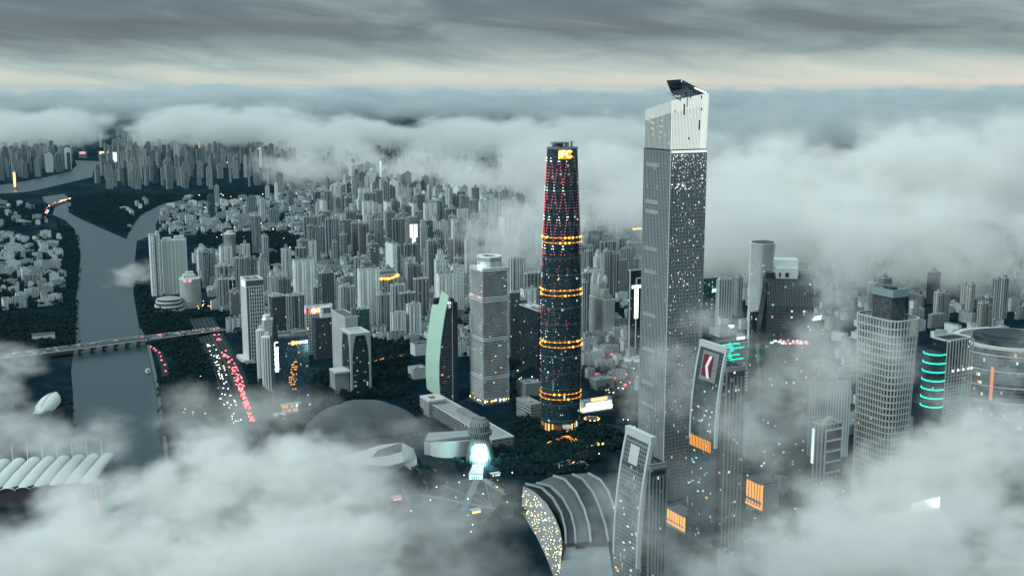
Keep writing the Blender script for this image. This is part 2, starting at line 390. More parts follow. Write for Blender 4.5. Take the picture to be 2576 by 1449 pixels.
# ---- tallest tower: ribbed shaft, set-back lit crown with a slanted top
def ribbed_tower():
    s = site(1621.5, 1688, 1778, 378, 1262); w, d, h = s.w, s.d, s.h
    rt = root(s, 'ribbed_tower', 'tallest tower, finely ribbed grey shaft with a slanting white lit crown', land='tallest ribbed tower')
    m = MB(); m.prism(s.poly, 0, h, 0, 1)
    gl = facade('ribbed tower glass', (0.17, 0.205, 0.225), (0.05, 0.08, 0.10), 1.7, 4.6, 1.1, 0.62, 0.05, 1.3, warm=0.35, vary=0, gr=0.16, wr=0.5)
    m.build('shaft', [gl, MT['dark_roof']], rt)
    m = MB(); n1, n2 = 24, 18
    for k in range(n1 + 1): x = w * k / n1; m.box(x - .26, -.65, 0, x + .26, 0, h - 1, 0)
    m.build('front_rib', plain('front metal rib', (0.27, 0.31, 0.33), 0.5, 0.1, 0.05), rt)
    m = MB()
    for k in range(n2 + 1): y = d * k / n2; m.box(-.9, y - .55, 0, 0, y + .55, h - 1, 0)
    m.build('side_rib', plain('pale metal rib', (0.30, 0.345, 0.355), 0.45, 0.1, 0.05), rt)
    m = MB(); m.bar((-.4, -.4, 0), (-.4, -.4, h), 1.2); m.build('corner_mullion', MT['pale'], rt)
    lou = plain('louvre', (0.34, 0.38, 0.39), 0.6)
    for py in (425, 520, 545, 640, 700, 810, 900, 985, 1040):   # plant floors read as paler stripes on the side wall
        z = zw(s, py); MB().box(-.9, d * .42, z, 0, d * .88, z + 5, 0).build('plant_floor_louvre', lou, rt)
    m = MB(); r = random.Random(4)
    zt = h - 6
    for k in range(400):
        q = r.random() ** 2.0; z = zt - q * (h * 0.72) if k > 90 else zt - r.random() ** 1.3 * 42
        x = r.uniform(1, w - 1); e = r.choice((.18, .18, .24, .24, .32, .46)) * (1.1 if k < 90 else 1.0)
        m.ball(x, -.75, z, e, 3)
    m.build('facade_light', glow('facade dot', (0.93, 1.0, 0.95), 3.4), rt)
    m = MB(); m.box(0, -1.0, h - 4.0, w, -.62, h - 0.8); m.build('lit_cornice', glow('cornice glow', (0.9, 1.0, 0.94), 0.75), rt)
    m = MB(); m.box(-.9, -.9, h - .8, w + .9, d + .9, h); m.build('setback_deck', MT['dark_roof'], rt)
    # crown
    wi = w - 2.6
    zl, zcn, zr = zw(s, 276, 0, d), zw(s, 254), zw(s, 235, w, 0); zb = zw(s, 200, w, d)
    P = [(0.6, 0.6), (wi, 0.6), (w - .3, d - .6), (0.6, d - .6)]; top = [(0.3, 0.3), (w - .2, 0.3), (w, d - .3), (0.3, d - .3)]
    m = MB(); m.prism(P, h, [zcn - 14, zr - 14, zr - 14, zl - 14], 0, 1, poly1=P); m.build('crown_core', [facade('crown glass', (0.05, 0.07, 0.085), (0.04, 0.065, 0.08), 1.7, 4.6, 1.1, 0.5, 0.06, 1.6, warm=0.8, vary=0), MT['dark_roof']], rt)
    lit = glow('rib glow', (0.93, 1.0, 0.93), 0.62); pal = plain('white rib', (0.70, 0.74, 0.72), 0.45)
    m = MB(); n = 24; r = random.Random(9)
    for k in range(n + 1):
        q = k / n; xb = P[0][0] + (P[1][0] - P[0][0]) * q; xt = top[0][0] + (top[1][0] - top[0][0]) * q; z1 = zcn + (zr - zcn) * q
        wd = .56 if k < n - 3 else .95
        def seg(a, b):
            f = lambda z: xb + (xt - xb) * (z - h) / (z1 - h)
            m.prism([(f(a) - wd, -.5), (f(a) + wd, -.5), (f(a) + wd, .3), (f(a) - wd, .3)], a, b, 0, poly1=[(f(b) - wd, -.5), (f(b) + wd, -.5), (f(b) + wd, .3), (f(b) - wd, .3)])
        if r.random() < .28 and k > 1:
            c = h + (z1 - h) * r.uniform(.15, .85); g = r.choice((3, 3, 12)); seg(h + .5, c); seg(c + g, z1)
        else: seg(h + .5, z1)
    m.build('lit_rib', lit, rt)
    m = MB(); n = 21
    for k in range(n + 1):
        q = k / n; y = P[0][1] + (P[3][1] - P[0][1]) * q; z1 = zcn + (zl - zcn) * q
        m.box(-.3, y - .40, h + .5, .6, y + .40, z1, 0)
    m.build('side_crown_rib', plain('side rib', (0.74, 0.78, 0.76), 0.4), rt)
    def wall(name, a, b, za0, zb0, za1, zb1, t, mat):
        mm = MB(); a, b = Vector((*a, 0)), Vector((*b, 0)); nrm = Vector((b - a).normalized().cross(Vector((0, 0, 1)))) * t
        q = [(a.x, a.y), (b.x, b.y), (b.x - nrm.x, b.y - nrm.y), (a.x - nrm.x, a.y - nrm.y)]
        mm.prism(q, [za0, zb0, zb0, za0], [za1, zb1, zb1, za1], bottom=True); return mm.build(name, mat, rt)
    inn = facade('crown inner', (0.035, 0.055, 0.075), (0.012, 0.022, 0.032), 5.0, 5.0, .72, .66, .03, 1.5, warm=.1, vary=0)
    wall('crown_parapet', top[0], top[1], zcn - 14, zr - 14, zcn, zr, 1.0, pal)
    wall('crown_parapet', top[3], top[0], zl - 14, zcn - 14, zl, zcn, 1.0, pal)
    wall('crown_back_wall', top[1], top[2], zr - 14, zb - 22, zr, zb, 1.0, inn)
    # the rear blade stops part of the way along, cut to a curve
    mm = MB(); n = 10
    for k in range(n):
        def pt(q):
            x = w - q * w * .42; lo = zb - 26 + 24 * (q ** 2.2); return x, lo, zb - 1.5 * q
        x0, l0, t0 = pt(k / n); x1, l1, t1 = pt((k + 1) / n)
        mm.prism([(x1, d - 1.2), (x0, d - 1.2), (x0, d), (x1, d)], [l1, l0, l0, l1], [t1, t0, t0, t1], bottom=True)
    mm.build('crown_back_blade', inn, rt)
    mm = MB(); mm.bar((w - 1.6, d * .05, zr + .2), (w - 1.6, d * .45, zr + (zb - zr) * .36), .9); mm.build('crown_light', glow('crown strip', (1, 1, .95), 4.0), rt)
    mm = MB()
    for k in range(7):
        x = w * (.35 + .09 * k); mm.bar((x, d * .3, zr - 14), (x, d * .3, zr - 4 + k * .8), .8); mm.bar((x, d * .2, zr - 6), (x + 5, d * .8, zr + k), .6)
    mm.build('roof_steelwork', MT['metal'], rt)
    # dark slots and warm rooms in the crown
    mm = MB(); r = random.Random(2)
    for x, z0, z1 in ((.33, 462, 418), (.37, 390, 374), (.21, 405, 392), (.50, 395, 380), (.62, 378, 366), (.80, 396, 384)):
        MB().box(w * x - .9, -.75, zw(s, z0 * .628), w * x + .9, -.52, zw(s, z1 * .628), 0).build('dark_slot', MT['dark'], rt)
    WARMROOM = glow('warm room', (1, .62, .25), .9)
    for y in (.82, .74, .68, .42, .36):
        for k in range(4):
            if r.random() < .75: z = h + 20 + k * 7 - (0.4 - .4 * y) * 30; MB().box(-.34, d * y - .6, z, -.31, d * y + .6, z + 2, 0).build('lit_room_window', WARMROOM, rt)
ribbed_tower()

# ---- tower of wavy balcony floors
def wavy_tower():
    s = site(1183, 1215, 1279, 677, 1019); w, d, h = s.w, s.d, s.h
    rt = root(s, 'wavy_floor_tower', 'tall tower of rippling pale floor edges with a white octagonal roof ring', land='rippling striped tower')
    def outline(i, off):
        p = 1.15 * math.sin(i * .62); q = 1.3 * math.sin(i * .47 + 1); m0 = 2.2 * math.sin(i * .38)
        return [(0 - off + .6 * q, 0 - off + .6 * p), (w * .33, -off + m0 * .5), (w * .66, -off - m0 * .35), (w + off + p * .5, -off + q * .5), (w + off + .5 * q, d + off), (-off, d + off - p), (-off - m0 * .5, d * .5)]
    n = 62; fh = (h - 16) / n
    m = MB(); m.prism([(1.2, 1.2), (w - 1.2, 1.2), (w - 1.2, d - 1.2), (1.2, d - 1.2)], 8, h - 4, 0)
    m.build('glass_core', facade('wavy tower glass', (0.03, 0.045, 0.055), (0.02, 0.035, 0.045), 3.4, fh, .8, 1.1, .05, 1.8, warm=.4, vary=0), rt)
    a = MB(); bands = {9: MB(), 28: MB(), 47: MB()}
    for i in range(n):
        z = 10 + i * fh; tgt = bands[{9: 9, 10: 9, 28: 28, 29: 28}.get(i, 47)] if i in (9, 10, 28, 29, 47, 48, 49) else a
        tgt.prism(outline(i, 1.2), z, z + fh * (.36 if tgt is a else .98), 0, bottom=True)
    a.build('floor_edge', plain('balcony edge', (0.47, 0.525, 0.53), .6, .15, .06), rt); pfb = plain('plant floor band', (0.42, 0.46, .465), .6, .2, .1); [b.build('plant_floor', pfb, rt) for b in bands.values()]
    m = MB(); m.prism(outline(2, 1.4), h - 6, h, 0); m.build('roof', MT['pale'], rt)
    m = MB(); o8 = [(w * .5 + w * .44 * math.cos(math.pi / 8 + k * math.pi / 4), d * .5 + d * .44 * math.sin(math.pi / 8 + k * math.pi / 4)) for k in range(8)]
    m.prism(o8, h, h + 17, 0, top=False); m.build('crown_wall', facade('crown rib', (.50, .56, .55), (.30, .35, .36), 1.2, 30, .4, 1.1, 0, vary=0), rt)
    m = MB(); m.parapet([(w * .5 + (x - w * .5) * 1.06, d * .5 + (y - d * .5) * 1.06) for x, y in o8], h + 15.5, 2.2, 6.5); m.build('crown_ring', MT['white'], rt)
    m = MB(); m.prism(o8, h + 11, h + 12); m.build('crown_floor', MT['dark_roof'], rt)
    m = MB(); m.box(-1.9, d * .10, h - 2, -1.5, d * .32, h + 5); m.build('roof_emblem', MT['l_white'], rt)
    zz = zw(s, 752); MB().box(-2.6, d * .08, zz, -2.2, d * .30, zz + 2.2).build('red_sign', MT['l_pink'], rt); MB().box(-2.6, d * .72, zz, -2.2, d * .95, zz + 2.2).build('red_sign', MT['l_pink'], rt)
    m = MB()
    for x in np.linspace(1, w - 2, 12):
        if rnd.random() < .8: MB().box(x, -2.2, 3 + rnd.random() * 3, x + rnd.uniform(.6, 2.4), -1.9, 6 + rnd.random() * 2).build('shop_light', rnd.choice((MT['l_amber'], MT['l_white'])), rt)
    for y in np.linspace(1, d - 2, 9):
        if rnd.random() < .8: MB().box(-2.2, y, 3 + rnd.random() * 3, -1.9, y + rnd.uniform(.6, 2.4), 6 + rnd.random() * 2).build('shop_light', rnd.choice((MT['l_amber'], MT['l_white'])), rt)
    m = MB(); m.prism(outline(0, 1.6), 0, 10, 0); m.build('podium', MT['grey'], rt)
wavy_tower()

# ---- tower with a pale green bowed shell
def shell_tower():
    s = site(1073, 1107, 1151, 764, 1016); w, d, h = s.w, s.d, s.h
    rt = root(s, 'bowed_shell_tower', 'dark slab tower behind a bowed pale green shell that rises past its roof', land='pale green bowed tower')
    ztop = zw(s, 746)
    ts = np.array([0, .1, .22, .39, .59, .78, .92, 1.0, 1.1]); of = np.array([1.2, -1.2, -2.6, -2.0, 1.8, 7.4, 13.0, 16.5, 20.0])
    off = lambda z: float(np.interp(z / ztop, ts, of))
    lv = list(np.linspace(0, h, 34))
    m = MB(); mk = MB()
    for a, b in zip(lv, lv[1:]):
        m.quad([(off(a) + .6, 0, a), (w * .68, 0, a), (w * .68, 0, b), (off(b) + .6, 0, b)], [(off(a), a), (w * .68, a), (w * .68, b), (off(b), b)])
        mk.quad([(w * .68, d, a), (off(a) + .6, d, a), (off(b) + .6, d, b), (w * .68, d, b)], [(0, a), (w, a), (w, b), (0, b)])
    fw = facade('slab floors', (0.10, 0.125, 0.14), (0.018, 0.03, 0.04), 4.0, 4.3, 1.1, .66, .06, 1.2, vary=0, warm=.3); m.build('floor_wall', fw, rt); mk.build('rear_wall', fw, rt)
    m = MB(); m.box(w * .68, 0, 0, w, d, h, 0); m.build('service_core', MT['dark'], rt)
    m = MB(); m.box(w * .675, -.5, 0, w * .70, 0, h + 2, 0); m.build('pale_edge_strip', MT['pale'], rt)
    m = MB(); m.quad([(off(h), 0, h), (w * .68, 0, h), (w * .68, d, h), (off(h), d, h)]); m.box(w * .72, d * .2, h, w * .96, d * .8, h + 4); m.build('roof', MT['dark_roof'], rt)
    m = MB(); nv = 9; T = .9
    def lim(q):                       # lower and upper end of the shell along its width (q=0 at the near corner)
        lo = 2.0 if q < .5 else 11.0 + 4 * (q - .5); hi = ztop + q * 6 if q < .52 else ztop - 19 - 10 * (q - .52)
        return lo, hi
    for k in range(nv):
        q0, q1 = k / nv, (k + 1) / nv; lo, hi = lim((q0 + q1) / 2); y0, y1 = d * q0, d * q1; zl = np.linspace(lo, hi, 28)
        for a, b in zip(zl, zl[1:]):
            A, B = off(a), off(b)
            m.quad([(A - T, y1, a), (A - T, y0, a), (B - T, y0, b), (B - T, y1, b)]); m.quad([(A, y0, a), (A, y1, a), (B, y1, b), (B, y0, b)])
            if k == 0 or k == 5: m.quad([(A - T, y0, a), (A, y0, a), (B, y0, b), (B - T, y0, b)])
            if k == nv - 1 or k == 4: m.quad([(A, y1, a), (A - T, y1, a), (B - T, y1, b), (B, y1, b)])
        for z, sg in ((hi, 1),): m.quad([(off(z) - T, y1, z), (off(z) - T, y0, z), (off(z), y0, z), (off(z), y1, z)])
    m.build('pale_shell', plain('pale green shell', (0.40, 0.60, 0.50), .5, .06, .04), rt)
    m = MB(); zl = np.linspace(30, ztop * .8, 6)
    for a, b in zip(zl[::2], zl[1::2]): m.bar((off(a) - T - .1, d * .5, a), (off(b) - T - .1, d * .5, b), .5)
    m.build('shell_seam', MT['white'], rt)
    m = MB(); m.bar((off(ztop - 8) - .4, .4, ztop - 22), (off(ztop) - .4, .4, ztop - 1), 9.0, .8); m.build('emblem_panel', MT['grey'], rt)
    m = MB(); m.ball(off(ztop - 14) + 3, -.9, ztop - 12, 3.0, 6); m.box(off(ztop - 14) + 1, -1.2, ztop - 20, off(ztop - 14) + 5, -.5, ztop - 16); m.build('roof_emblem', MT['l_dim'], rt)
shell_tower()

# ---- small box building with a roof court at its foot
s = site(1056, 1079, 1121, 1013, 1050); rt = root(s, 'court_building', 'low grey box building with a sunk roof court at the bowed tower foot', 'building')
m = MB(); m.prism(s.poly, 0, s.h, 0, 1); m.build('wall', [facade('court wall', (.26, .29, .29), (.08, .1, .11), 5, 5, .5, .3, .1, 2, vary=0), MT['roof']], rt)
m = MB(); m.parapet(s.poly, s.h, 3, 9); m.build('roof', MT['pale'], rt)
m = MB(); m.box(s.w * .35, -.4, s.h * .5, s.w * .75, 0, s.h * .62); m.build('shop_sign', MT['l_pink'], rt)

# ---- dark blue glass bank tower with a corner blade
def bank_tower():
    s = site(679, 692, 776, 852, 1049); w, d, h = s.w, s.d, s.h
    rt = root(s, 'bank_tower', 'dark blue glass tower with a corner blade and a yellow and white GRCBANK sign', 'office tower', land='blue glass bank tower')
    m = MB(); m.prism(s.poly, 0, h, 0, 1); m.build('glass_wall', [facade('bank glass', (0.022, 0.05, 0.072), (0.028, 0.068, 0.095), 2.6, 4.0, .86, .72, .06, 1.4, vary=0, warm=.15, gr=.12, wr=.3), MT['dark_roof']], rt)
    m = MB(); m.parapet(s.poly, h, 3.0, 1.6); m.box(w * .05, d * .1, h, w * .5, d * .55, h + 2.4); m.box(w * .60, d * .15, h, w * .95, d * .8, h + 4.5); m.parapet([(w * .6, d * .15), (w * .95, d * .15), (w * .95, d * .8), (w * .6, d * .8)], h + 4.5, 1.6, 1.2); m.build('roof', MT['grey'], rt)
    zt = zw(s, 790); q = 7.5; m = MB(); m.prism([(-q * .5, -q * .5), (q * .5, -q * .5), (q * .5, q * .5), (-q * .5, q * .5)], 0, h + 4, 0, top=False)
    m.prism([(-q * .5, -q * .5), (q * .5, -q * .5), (q * .5, q * .5), (-q * .5, q * .5)], h + 4, zt, 0, poly1=[(-1.4, -2.4), (2.4, -2.4), (2.4, 2), (-1.4, 2)]); m.build('corner_blade', MT['dark'], rt)
    text('sign_letters', 'GRC', 5.2, MT['l_amber'], rt, (w * .66, -.4, h - 10), FRONT, .2, bold=.12)
    text('sign_letters', 'BANK', 5.2, MT['l_white'], rt, (w * .84, -.4, h - 10), FRONT, .2, bold=.12)
    m = MB(); m.ball(w * .52, -.5, h - 10, 2.1, 5)
    for k in range(8): a = k * math.pi / 4; m.bar((w * .52 + 2.2 * math.cos(a), -.5, h - 10 + 2.2 * math.sin(a)), (w * .52 + 3.5 * math.cos(a), -.5, h - 10 + 3.5 * math.sin(a)), .8)
    m.build('sun_emblem', MT['l_amber'], rt)
    sg = empty('blade_sign', (0, 0, 0)); sg.parent = rt
    hs = 8.3; z0 = h - 8
    for i, ch in enumerate('\u5e7f\u5dde\u519c\u5546\u94f6\u884c'):
        m = MB(); m.box(-2.6, -q * .5 - .5, z0 - i * hs - 3.8, 2.9, -q * .5 - .1, z0 - i * hs + 3.6); 
        if i: m.build('character_panel', MT['l_dim'], sg)
        text('character', ch, 7.4, MT['l_white'] if not i else MT['l_white'], sg, (.1, -q * .5 - .8, z0 - i * hs), FRONT, .1)
    m = MB(); r = random.Random(5)
    for k in range(34):
        zi = r.randint(0, 11); x = w * .36 + (r.random() * 10) + (3 if zi < 6 else 0); z = h - 42 - zi * 4.0
        m.box(x, -.35, z, x + r.uniform(1.2, 3.2), -.3, z + 1.5)
    m.build('warm_window', glow('office amber', (1.0, .36, .06), 1.8), rt)
    m = MB(); m.box(w * .12, -7, 6, w * .58, 0, 20, 0); m.build('lit_entrance', facade('lit hall', (.2, .12, .05), (.3, .16, .06), 4.2, 7, .8, .75, 2.5, 3.2, warm=.85, vary=0), rt)
    m = MB(); m.box(w * .05, -9, 20, w * .66, 0, 21.5); m.build('entrance_canopy', MT['pale'], rt)
    m = MB(); m.box(-14, -22, 0, 8, -6, 9); m.box(-12, -23, 3, 4, -22.2, 6, 1); m.build('lit_pavilion', [MT['pale'], MT['l_amber']], rt)
bank_tower()

# ---- portal framed tower and its annex
def portal_tower():
    s = site(857, 881, 932, 842, 992); w, d, h = s.w, s.d, s.h
    rt = root(s, 'portal_frame_tower', 'dark glass tower in a pale portal frame that splays at the top corners', 'office tower', land='portal framed tower')
    m = MB(); m.box(1.5, 2, 0, w - 1.5, d - 1.5, h - 3, 0); m.build('glass_wall', facade('portal glass', (.02, .033, .043), (.02, .035, .047), 3, 3.8, .86, .6, .10, 1.0, vary=0, warm=.12), rt)
    m = MB(); n = 16; fl = lambda z: 3.0 + 8.0 * max(0, (z / h - .45) / .55) ** 2.6
    lv = np.linspace(0, h - 3, n)
    for a, b in zip(lv, lv[1:]):
        m.prism([(0, 0), (fl(a), 0), (fl(a), 2.5), (0, 2.5)], a, b, 0, poly1=[(0, 0), (fl(b), 0), (fl(b), 2.5), (0, 2.5)], top=False)
        m.prism([(w - fl(a), 0), (w, 0), (w, 2.5), (w - fl(a), 2.5)], a, b, 0, poly1=[(w - fl(b), 0), (w, 0), (w, 2.5), (w - fl(b), 2.5)], top=False)
        m.prism([(0, 2.5), (2.5, 2.5), (2.5, 2.5 + fl(a)), (0, 2.5 + fl(a))], a, b, 0, poly1=[(0, 2.5), (2.5, 2.5), (2.5, 2.5 + fl(b)), (0, 2.5 + fl(b))], top=False)
        m.prism([(0, d - fl(a)), (2.5, d - fl(a)), (2.5, d), (0, d)], a, b, 0, poly1=[(0, d - fl(b)), (2.5, d - fl(b)), (2.5, d), (0, d)], top=False)
    m.box(0, 0, h - 3, w, d, h); m.build('portal_frame', plain('portal stone', (.34, .38, .385), .6, .12, .05), rt)
    m = MB(); m.parapet(s.poly, h, 1.6, 5); m.build('roof', MT['pale'], rt)
    m = MB(); m.box(-26, d * .2, 0, 0, d * .75, h * .36, 0); m.build('annex', facade('annex wall', (.30, .34, .35), (.10, .12, .13), 4, 4, .4, .4, .03, 1, vary=0), rt)
    m = MB(); m.box(-26, d * .1, h * .36, 6, d * .8, h * .39); m.build('annex_roof', MT['pale'], rt)
portal_tower()
s = site(834, 868, 900, 800, 955); rt = root(s, 'pale_slab_tower', 'pale blank slab tower with dark roof stacks behind the portal framed tower', 'office tower')
m = MB(); m.prism(s.poly, 0, s.h, 0, 1); m.build('wall', [facade('slab wall', (.42, .47, .465), (.2, .23, .24), 3, 3.8, .35, .4, .01, 1, vary=0), MT['roof']], rt)
m = MB(); m.parapet(s.poly, s.h, 2, 1.5); m.build('roof', MT['pale'], rt)
m = MB(); m.box(s.w * .55, 2, s.h, s.w * .7, 8, s.h + 16); m.box(s.w * .75, 2, s.h, s.w * .9, 8, s.h + 20); m.build('roof_stack', MT['grey'], rt)

# ---- white tower of square window frames beside the avenue
def grid_tower():
    s = site(603.6, 618.6, 662.4, 707, 914); w, d, h = s.w, s.d, s.h
    rt = root(s, 'white_grid_tower', 'slim white tower with a tall grid of windows and a blank end wall', 'office tower', land='white grid tower')
    m = MB(); m.prism(s.poly, 0, h, 0, 1); m.build('wall', [plain('white stone', (.52, .58, .56), .6, .1, .03), MT['roof']], rt)
    x0, x1 = w * .16, w * .97; nz = 20; zt = h * .93
    m = MB(); m.box(x0, -.3, h * .02, x1, 0, zt, 0); m.build('window_glass', facade('grid glass', (.03, .04, .05), (.05, .07, .08), 3, 4, .9, .8, .04, 1.5, vary=0, warm=.3), rt)
    m = MB()
    for k in range(7): x = x0 + (x1 - x0) * k / 6; m.box(x - .55, -1.1, h * .02, x + .55, -.3, zt)
    for k in range(nz + 1): z = h * .02 + (zt - h * .02) * k / nz; m.box(x0, -.95, z - .45, x1, -.3, z + .45)
    m.build('window_frame', MT['white'], rt)
    m = MB(); m.box(w * .02, -.4, 0, w * .13, 0, h * .92); m.box(0.2, -.5, h * .935, w, 0, h); m.build('dark_strip', facade('strip', (.10, .13, .15), (.05, .07, .08), 1.2, 4, .5, 1.1, 0, vary=0), rt)
    m = MB(); m.parapet(s.poly, h, 2.6, 1.5); m.build('roof', MT['white'], rt)
    m = MB(); m.box(w * .5, d * .55, h, w * .62, d * .7, h + 2); m.build('roof_unit', MT['pale'], rt)
    m = MB(); m.box(-.5, d * .2, h - 13, -.1, d * .8, h - 2); m.build('lit_sign', MT['l_dim'], rt)
    m = MB(); m.box(-10, -3, 0, w * .3, d + 12, 7); m.build('podium', MT['pale'], rt)
grid_tower()

# ---- white framed tower with an orange roof sign
def sign_tower():
    s = site(765, 770, 837, 775, 893); w, d, h = s.w, s.d, s.h
    rt = root(s, 'orange_sign_tower', 'white framed tower with a glowing orange and white roof sign', 'office tower', land='orange sign tower')
    m = MB(); m.prism(s.poly, 0, h, 0, 1); m.build('wall', [facade('framed wall', (.56, .61, .59), (.06, .08, .09), 4.4, 6.2, .62, .70, .03, 1.6, vary=0), MT['roof']], rt)
    m = MB(); m.parapet(s.poly, h, 3, 1.5); m.build('roof', MT['white'], rt)
    m = MB(); m.ball(w * .28, -1.2, h - 7, 4.6, 6, 0, 1.0); m.build('sign_disc', glow('disc', (1.0, .82, .70), 6), rt)
    m = MB()
    for i in range(4):
        x = w * (.40 + .145 * i)
        for z in (3.2, 6.4, 9.4): m.box(x, -1.2, h - z - .7, x + w * .11, -.6, h - z + .7)
        m.box(x + w * .035, -1.4, h - 10, x + w * .07, -1.25, h - 2.4)
    m.build('sign_character', MT['l_orange'], rt)
    m = MB(); m.box(w * .1, -.5, h - 12.5, w * .97, -.1, h - 1.5); m.build('sign_board', glow('sign board', (1.0, .30, .12), .55), rt)
    m = MB(); m.box(-.5, d * .2, h - 11, -.1, d * .8, h - 2); m.build('side_sign', MT['l_pink'], rt)
sign_tower()
s = site(786, 793, 836, 802, 905); rt = root(s, 'dark_cube_tower', 'dark grey tower with a white rooftop cube, before the orange sign tower', 'office tower')
m = MB(); m.prism(s.poly, 0, s.h, 0, 1); m.build('wall', [facade('dark tower', (.055, .07, .08), (.03, .045, .055), 3.2, 4.2, .5, .5, .06, 1.8, vary=0, warm=.05), MT['dark_roof']], rt)
m = MB(); m.box(s.w * .38, s.d * .1, s.h, s.w, s.d * .8, s.h + 21); m.build('rooftop_cube', MT['white'], rt)
m = MB(); m.box(s.w * .52, s.d * .1 - .5, s.h + 9, s.w * .9, s.d * .1, s.h + 18); m.build('dark_logo_panel', MT['dark'], rt)
m = MB(); m.box(s.w * .58, s.d * .1 - .8, s.h + 14, s.w * .84, s.d * .1 - .52, s.h + 15); m.box(s.w * .58, s.d * .1 - .8, s.h + 11, s.w * .84, s.d * .1 - .52, s.h + 12); m.build('logo_bar', MT['pale'], rt)

# ---- pair of round white ribbed towers
def round_white(pxc, rpx, yt, yb, label):
    Y = Yof(yb); h = zat(yt, Y); X = Xof(pxc, Y, h); r = rpx / F * zc(Y, h)
    rt = empty('round_ribbed_tower', (X, Y + r, 0), 0, label, 'residential tower', 'round white twin towers'); HERO.append((X, Y + r, r + 6)); LAND.append(('round white ribbed towers', pxc, (yt + yb) / 2))
    m = MB(); m.tube(0, 0, 0, h, r - .6, n=28); m.build('wall', facade('round wall', (.34, .385, .38), (.10, .13, .14), 3.0, 3.3, .6, .45, .02, 1, vary=0), rt)
    m = MB()
    for k in range(14): a = 2 * math.pi * k / 14; m.box(r * math.cos(a) - .8, r * math.sin(a) - .8, 0, r * math.cos(a) + .8, r * math.sin(a) + .8, h)
    m.build('rib', MT['white'], rt)
    m = MB(); m.tube(0, 0, h, h + 2.5, r + .6, r * .55, n=28); m.box(-r * .4, -r * .3, h + 2.5, r * .4, r * .4, h + 8); m.build('roof', MT['pale'], rt)
    return rt
round_white(668, 14, 850, 985, 'nearer of two round white ribbed towers beside the blue bank tower')
round_white(653, 11, 832, 962, 'farther of two round white ribbed towers, dark roof garden, touching the white grid tower')
s = site(657, 664, 692, 806, 930); rt = root(s, 'white_block_tower', 'white stepped block with a glowing drum above the round ribbed towers', 'residential tower')
m = MB(); m.prism(s.poly, 0, s.h, 0, 1); m.build('wall', [facade('white block', (.5, .55, .54), (.12, .15, .16), 3.3, 3.2, .5, .45, .02, 1, vary=0), MT['white']], rt)
m = MB(); m.tube(s.w * .3, s.d * .3, s.h, s.h + 9, 7, n=20); m.build('roof_drum', MT['white'], rt)
m = MB(); m.ball(s.w * .05, 2, s.h + 3, 2.2, 5); m.build('roof_lamp', MT['l_white'], rt)
# ---------------------------------------------------------------- a few general tower builders
def simple_tower(name, label, cat, sargs, fmat, roof=None, land=None, parapet=2.0, units=2, notch=None, group=None, rot=28.0, rib=None, crown=None):
    s = site(*sargs, rot=rot); w, d, h = s.w, s.d, s.h; rt = root(s, name, label, cat, land, group)
    poly = s.poly
    if notch:                                           # recessed light wells break up the long walls
        n = notch; q = min(w, d) * .12; poly = [(0, 0)]
        for k in range(n): x = w * (k + 1) / (n + 1); poly += [(x - q * .7, 0), (x - q * .7, q * 1.6), (x + q * .7, q * 1.6), (x + q * .7, 0)]
        poly += [(w, 0), (w, d * .4), (w - q, d * .4), (w - q, d * .6), (w, d * .6), (w, d), (0, d), (0, d * .62), (q * 1.4, d * .62), (q * 1.4, d * .38), (0, d * .38)]
    m = MB(); m.prism(poly, 0, h, 0, 1); m.build('wall', [fmat, roof or MT['roof']], rt)
    m = MB(); m.parapet(s.poly, h, parapet, 1.0); r = random.Random(int(sargs[1] * 7))
    m.build('roof', roof or MT['pale'], rt)
    m = MB()
    for k in range(units):
        x, y = r.uniform(.1, .6) * w, r.uniform(.15, .6) * d; m.box(x, y, h, x + w * r.uniform(.18, .3), y + d * r.uniform(.2, .35), h + r.uniform(3, 8))
    m.build('roof_house', MT['pale'], rt)
    if rib:
        m = MB()
        for k in range(rib[0] + 1): x = w * k / rib[0]; m.box(x - rib[1], -rib[2], 0, x + rib[1], 0, h)
        ns = max(2, int(rib[0] * d / w))
        for k in range(ns + 1): y = d * k / ns; m.box(-rib[2], y - rib[1], 0, 0, y + rib[1], h)
        m.build('upright_rib', rib[3], rt)
    s.rt = rt; return s
FM = {}
FM['white_res'] = facade('white flats', (.66, .725, .735), (.02, .036, .048), 3.4, 3.0, .38, .42, .02, 1.6, vary=.38, stripe=(6.8, .27, (.06, .085, .10)))
FM['white_res_b'] = facade('white balcony flats', (.80, .86, .85), (.025, .04, .05), 5.2, 3.2, .55, .50, .015, 1.6, vary=.12)
FM['grey_res'] = facade('grey flats', (.36, .415, .435), (.012, .026, .036), 3.2, 3.0, .42, .5, .02, 1.6, vary=.28, stripe=(7.0, .42, (.055, .075, .085)))
FM['dark_res'] = facade('dark flats', (.10, .125, .135), (.04, .055, .062), 3.4, 3.0, .55, .5, .02, 1.5, vary=.2, stripe=(8.0, .28, (.42, .47, .46)))
FM['beige_res'] = facade('beige flats', (.40, .43, .42), (.02, .035, .045), 3.2, 3.1, .45, .45, .02, 1.6, vary=.2, stripe=(8.0, .35, (.12, .135, .135)))
FM['low'] = facade('low blocks', (.54, .60, .605), (.015, .03, .04), 4.2, 3.1, .42, .48, .012, 1.8, vary=.4, roof=(.10, .13, .14))
FM['low_b'] = facade('old blocks', (.33, .375, .385), (.015, .03, .04), 4.0, 3.0, .5, .5, .012, 1.8, vary=.45, roof=(.075, .095, .105))
FM['office'] = facade('office glass', (.09, .115, .13), (.03, .05, .06), 3.0, 4.0, .8, .62, .05, 1.4, vary=.3, warm=.25, roof=(.10, .12, .13))
FM['office_band'] = facade('banded office', (.30, .34, .345), (.035, .05, .06), 4.0, 3.8, 1.1, .5, .04, 1.3, vary=.2, warm=.3)
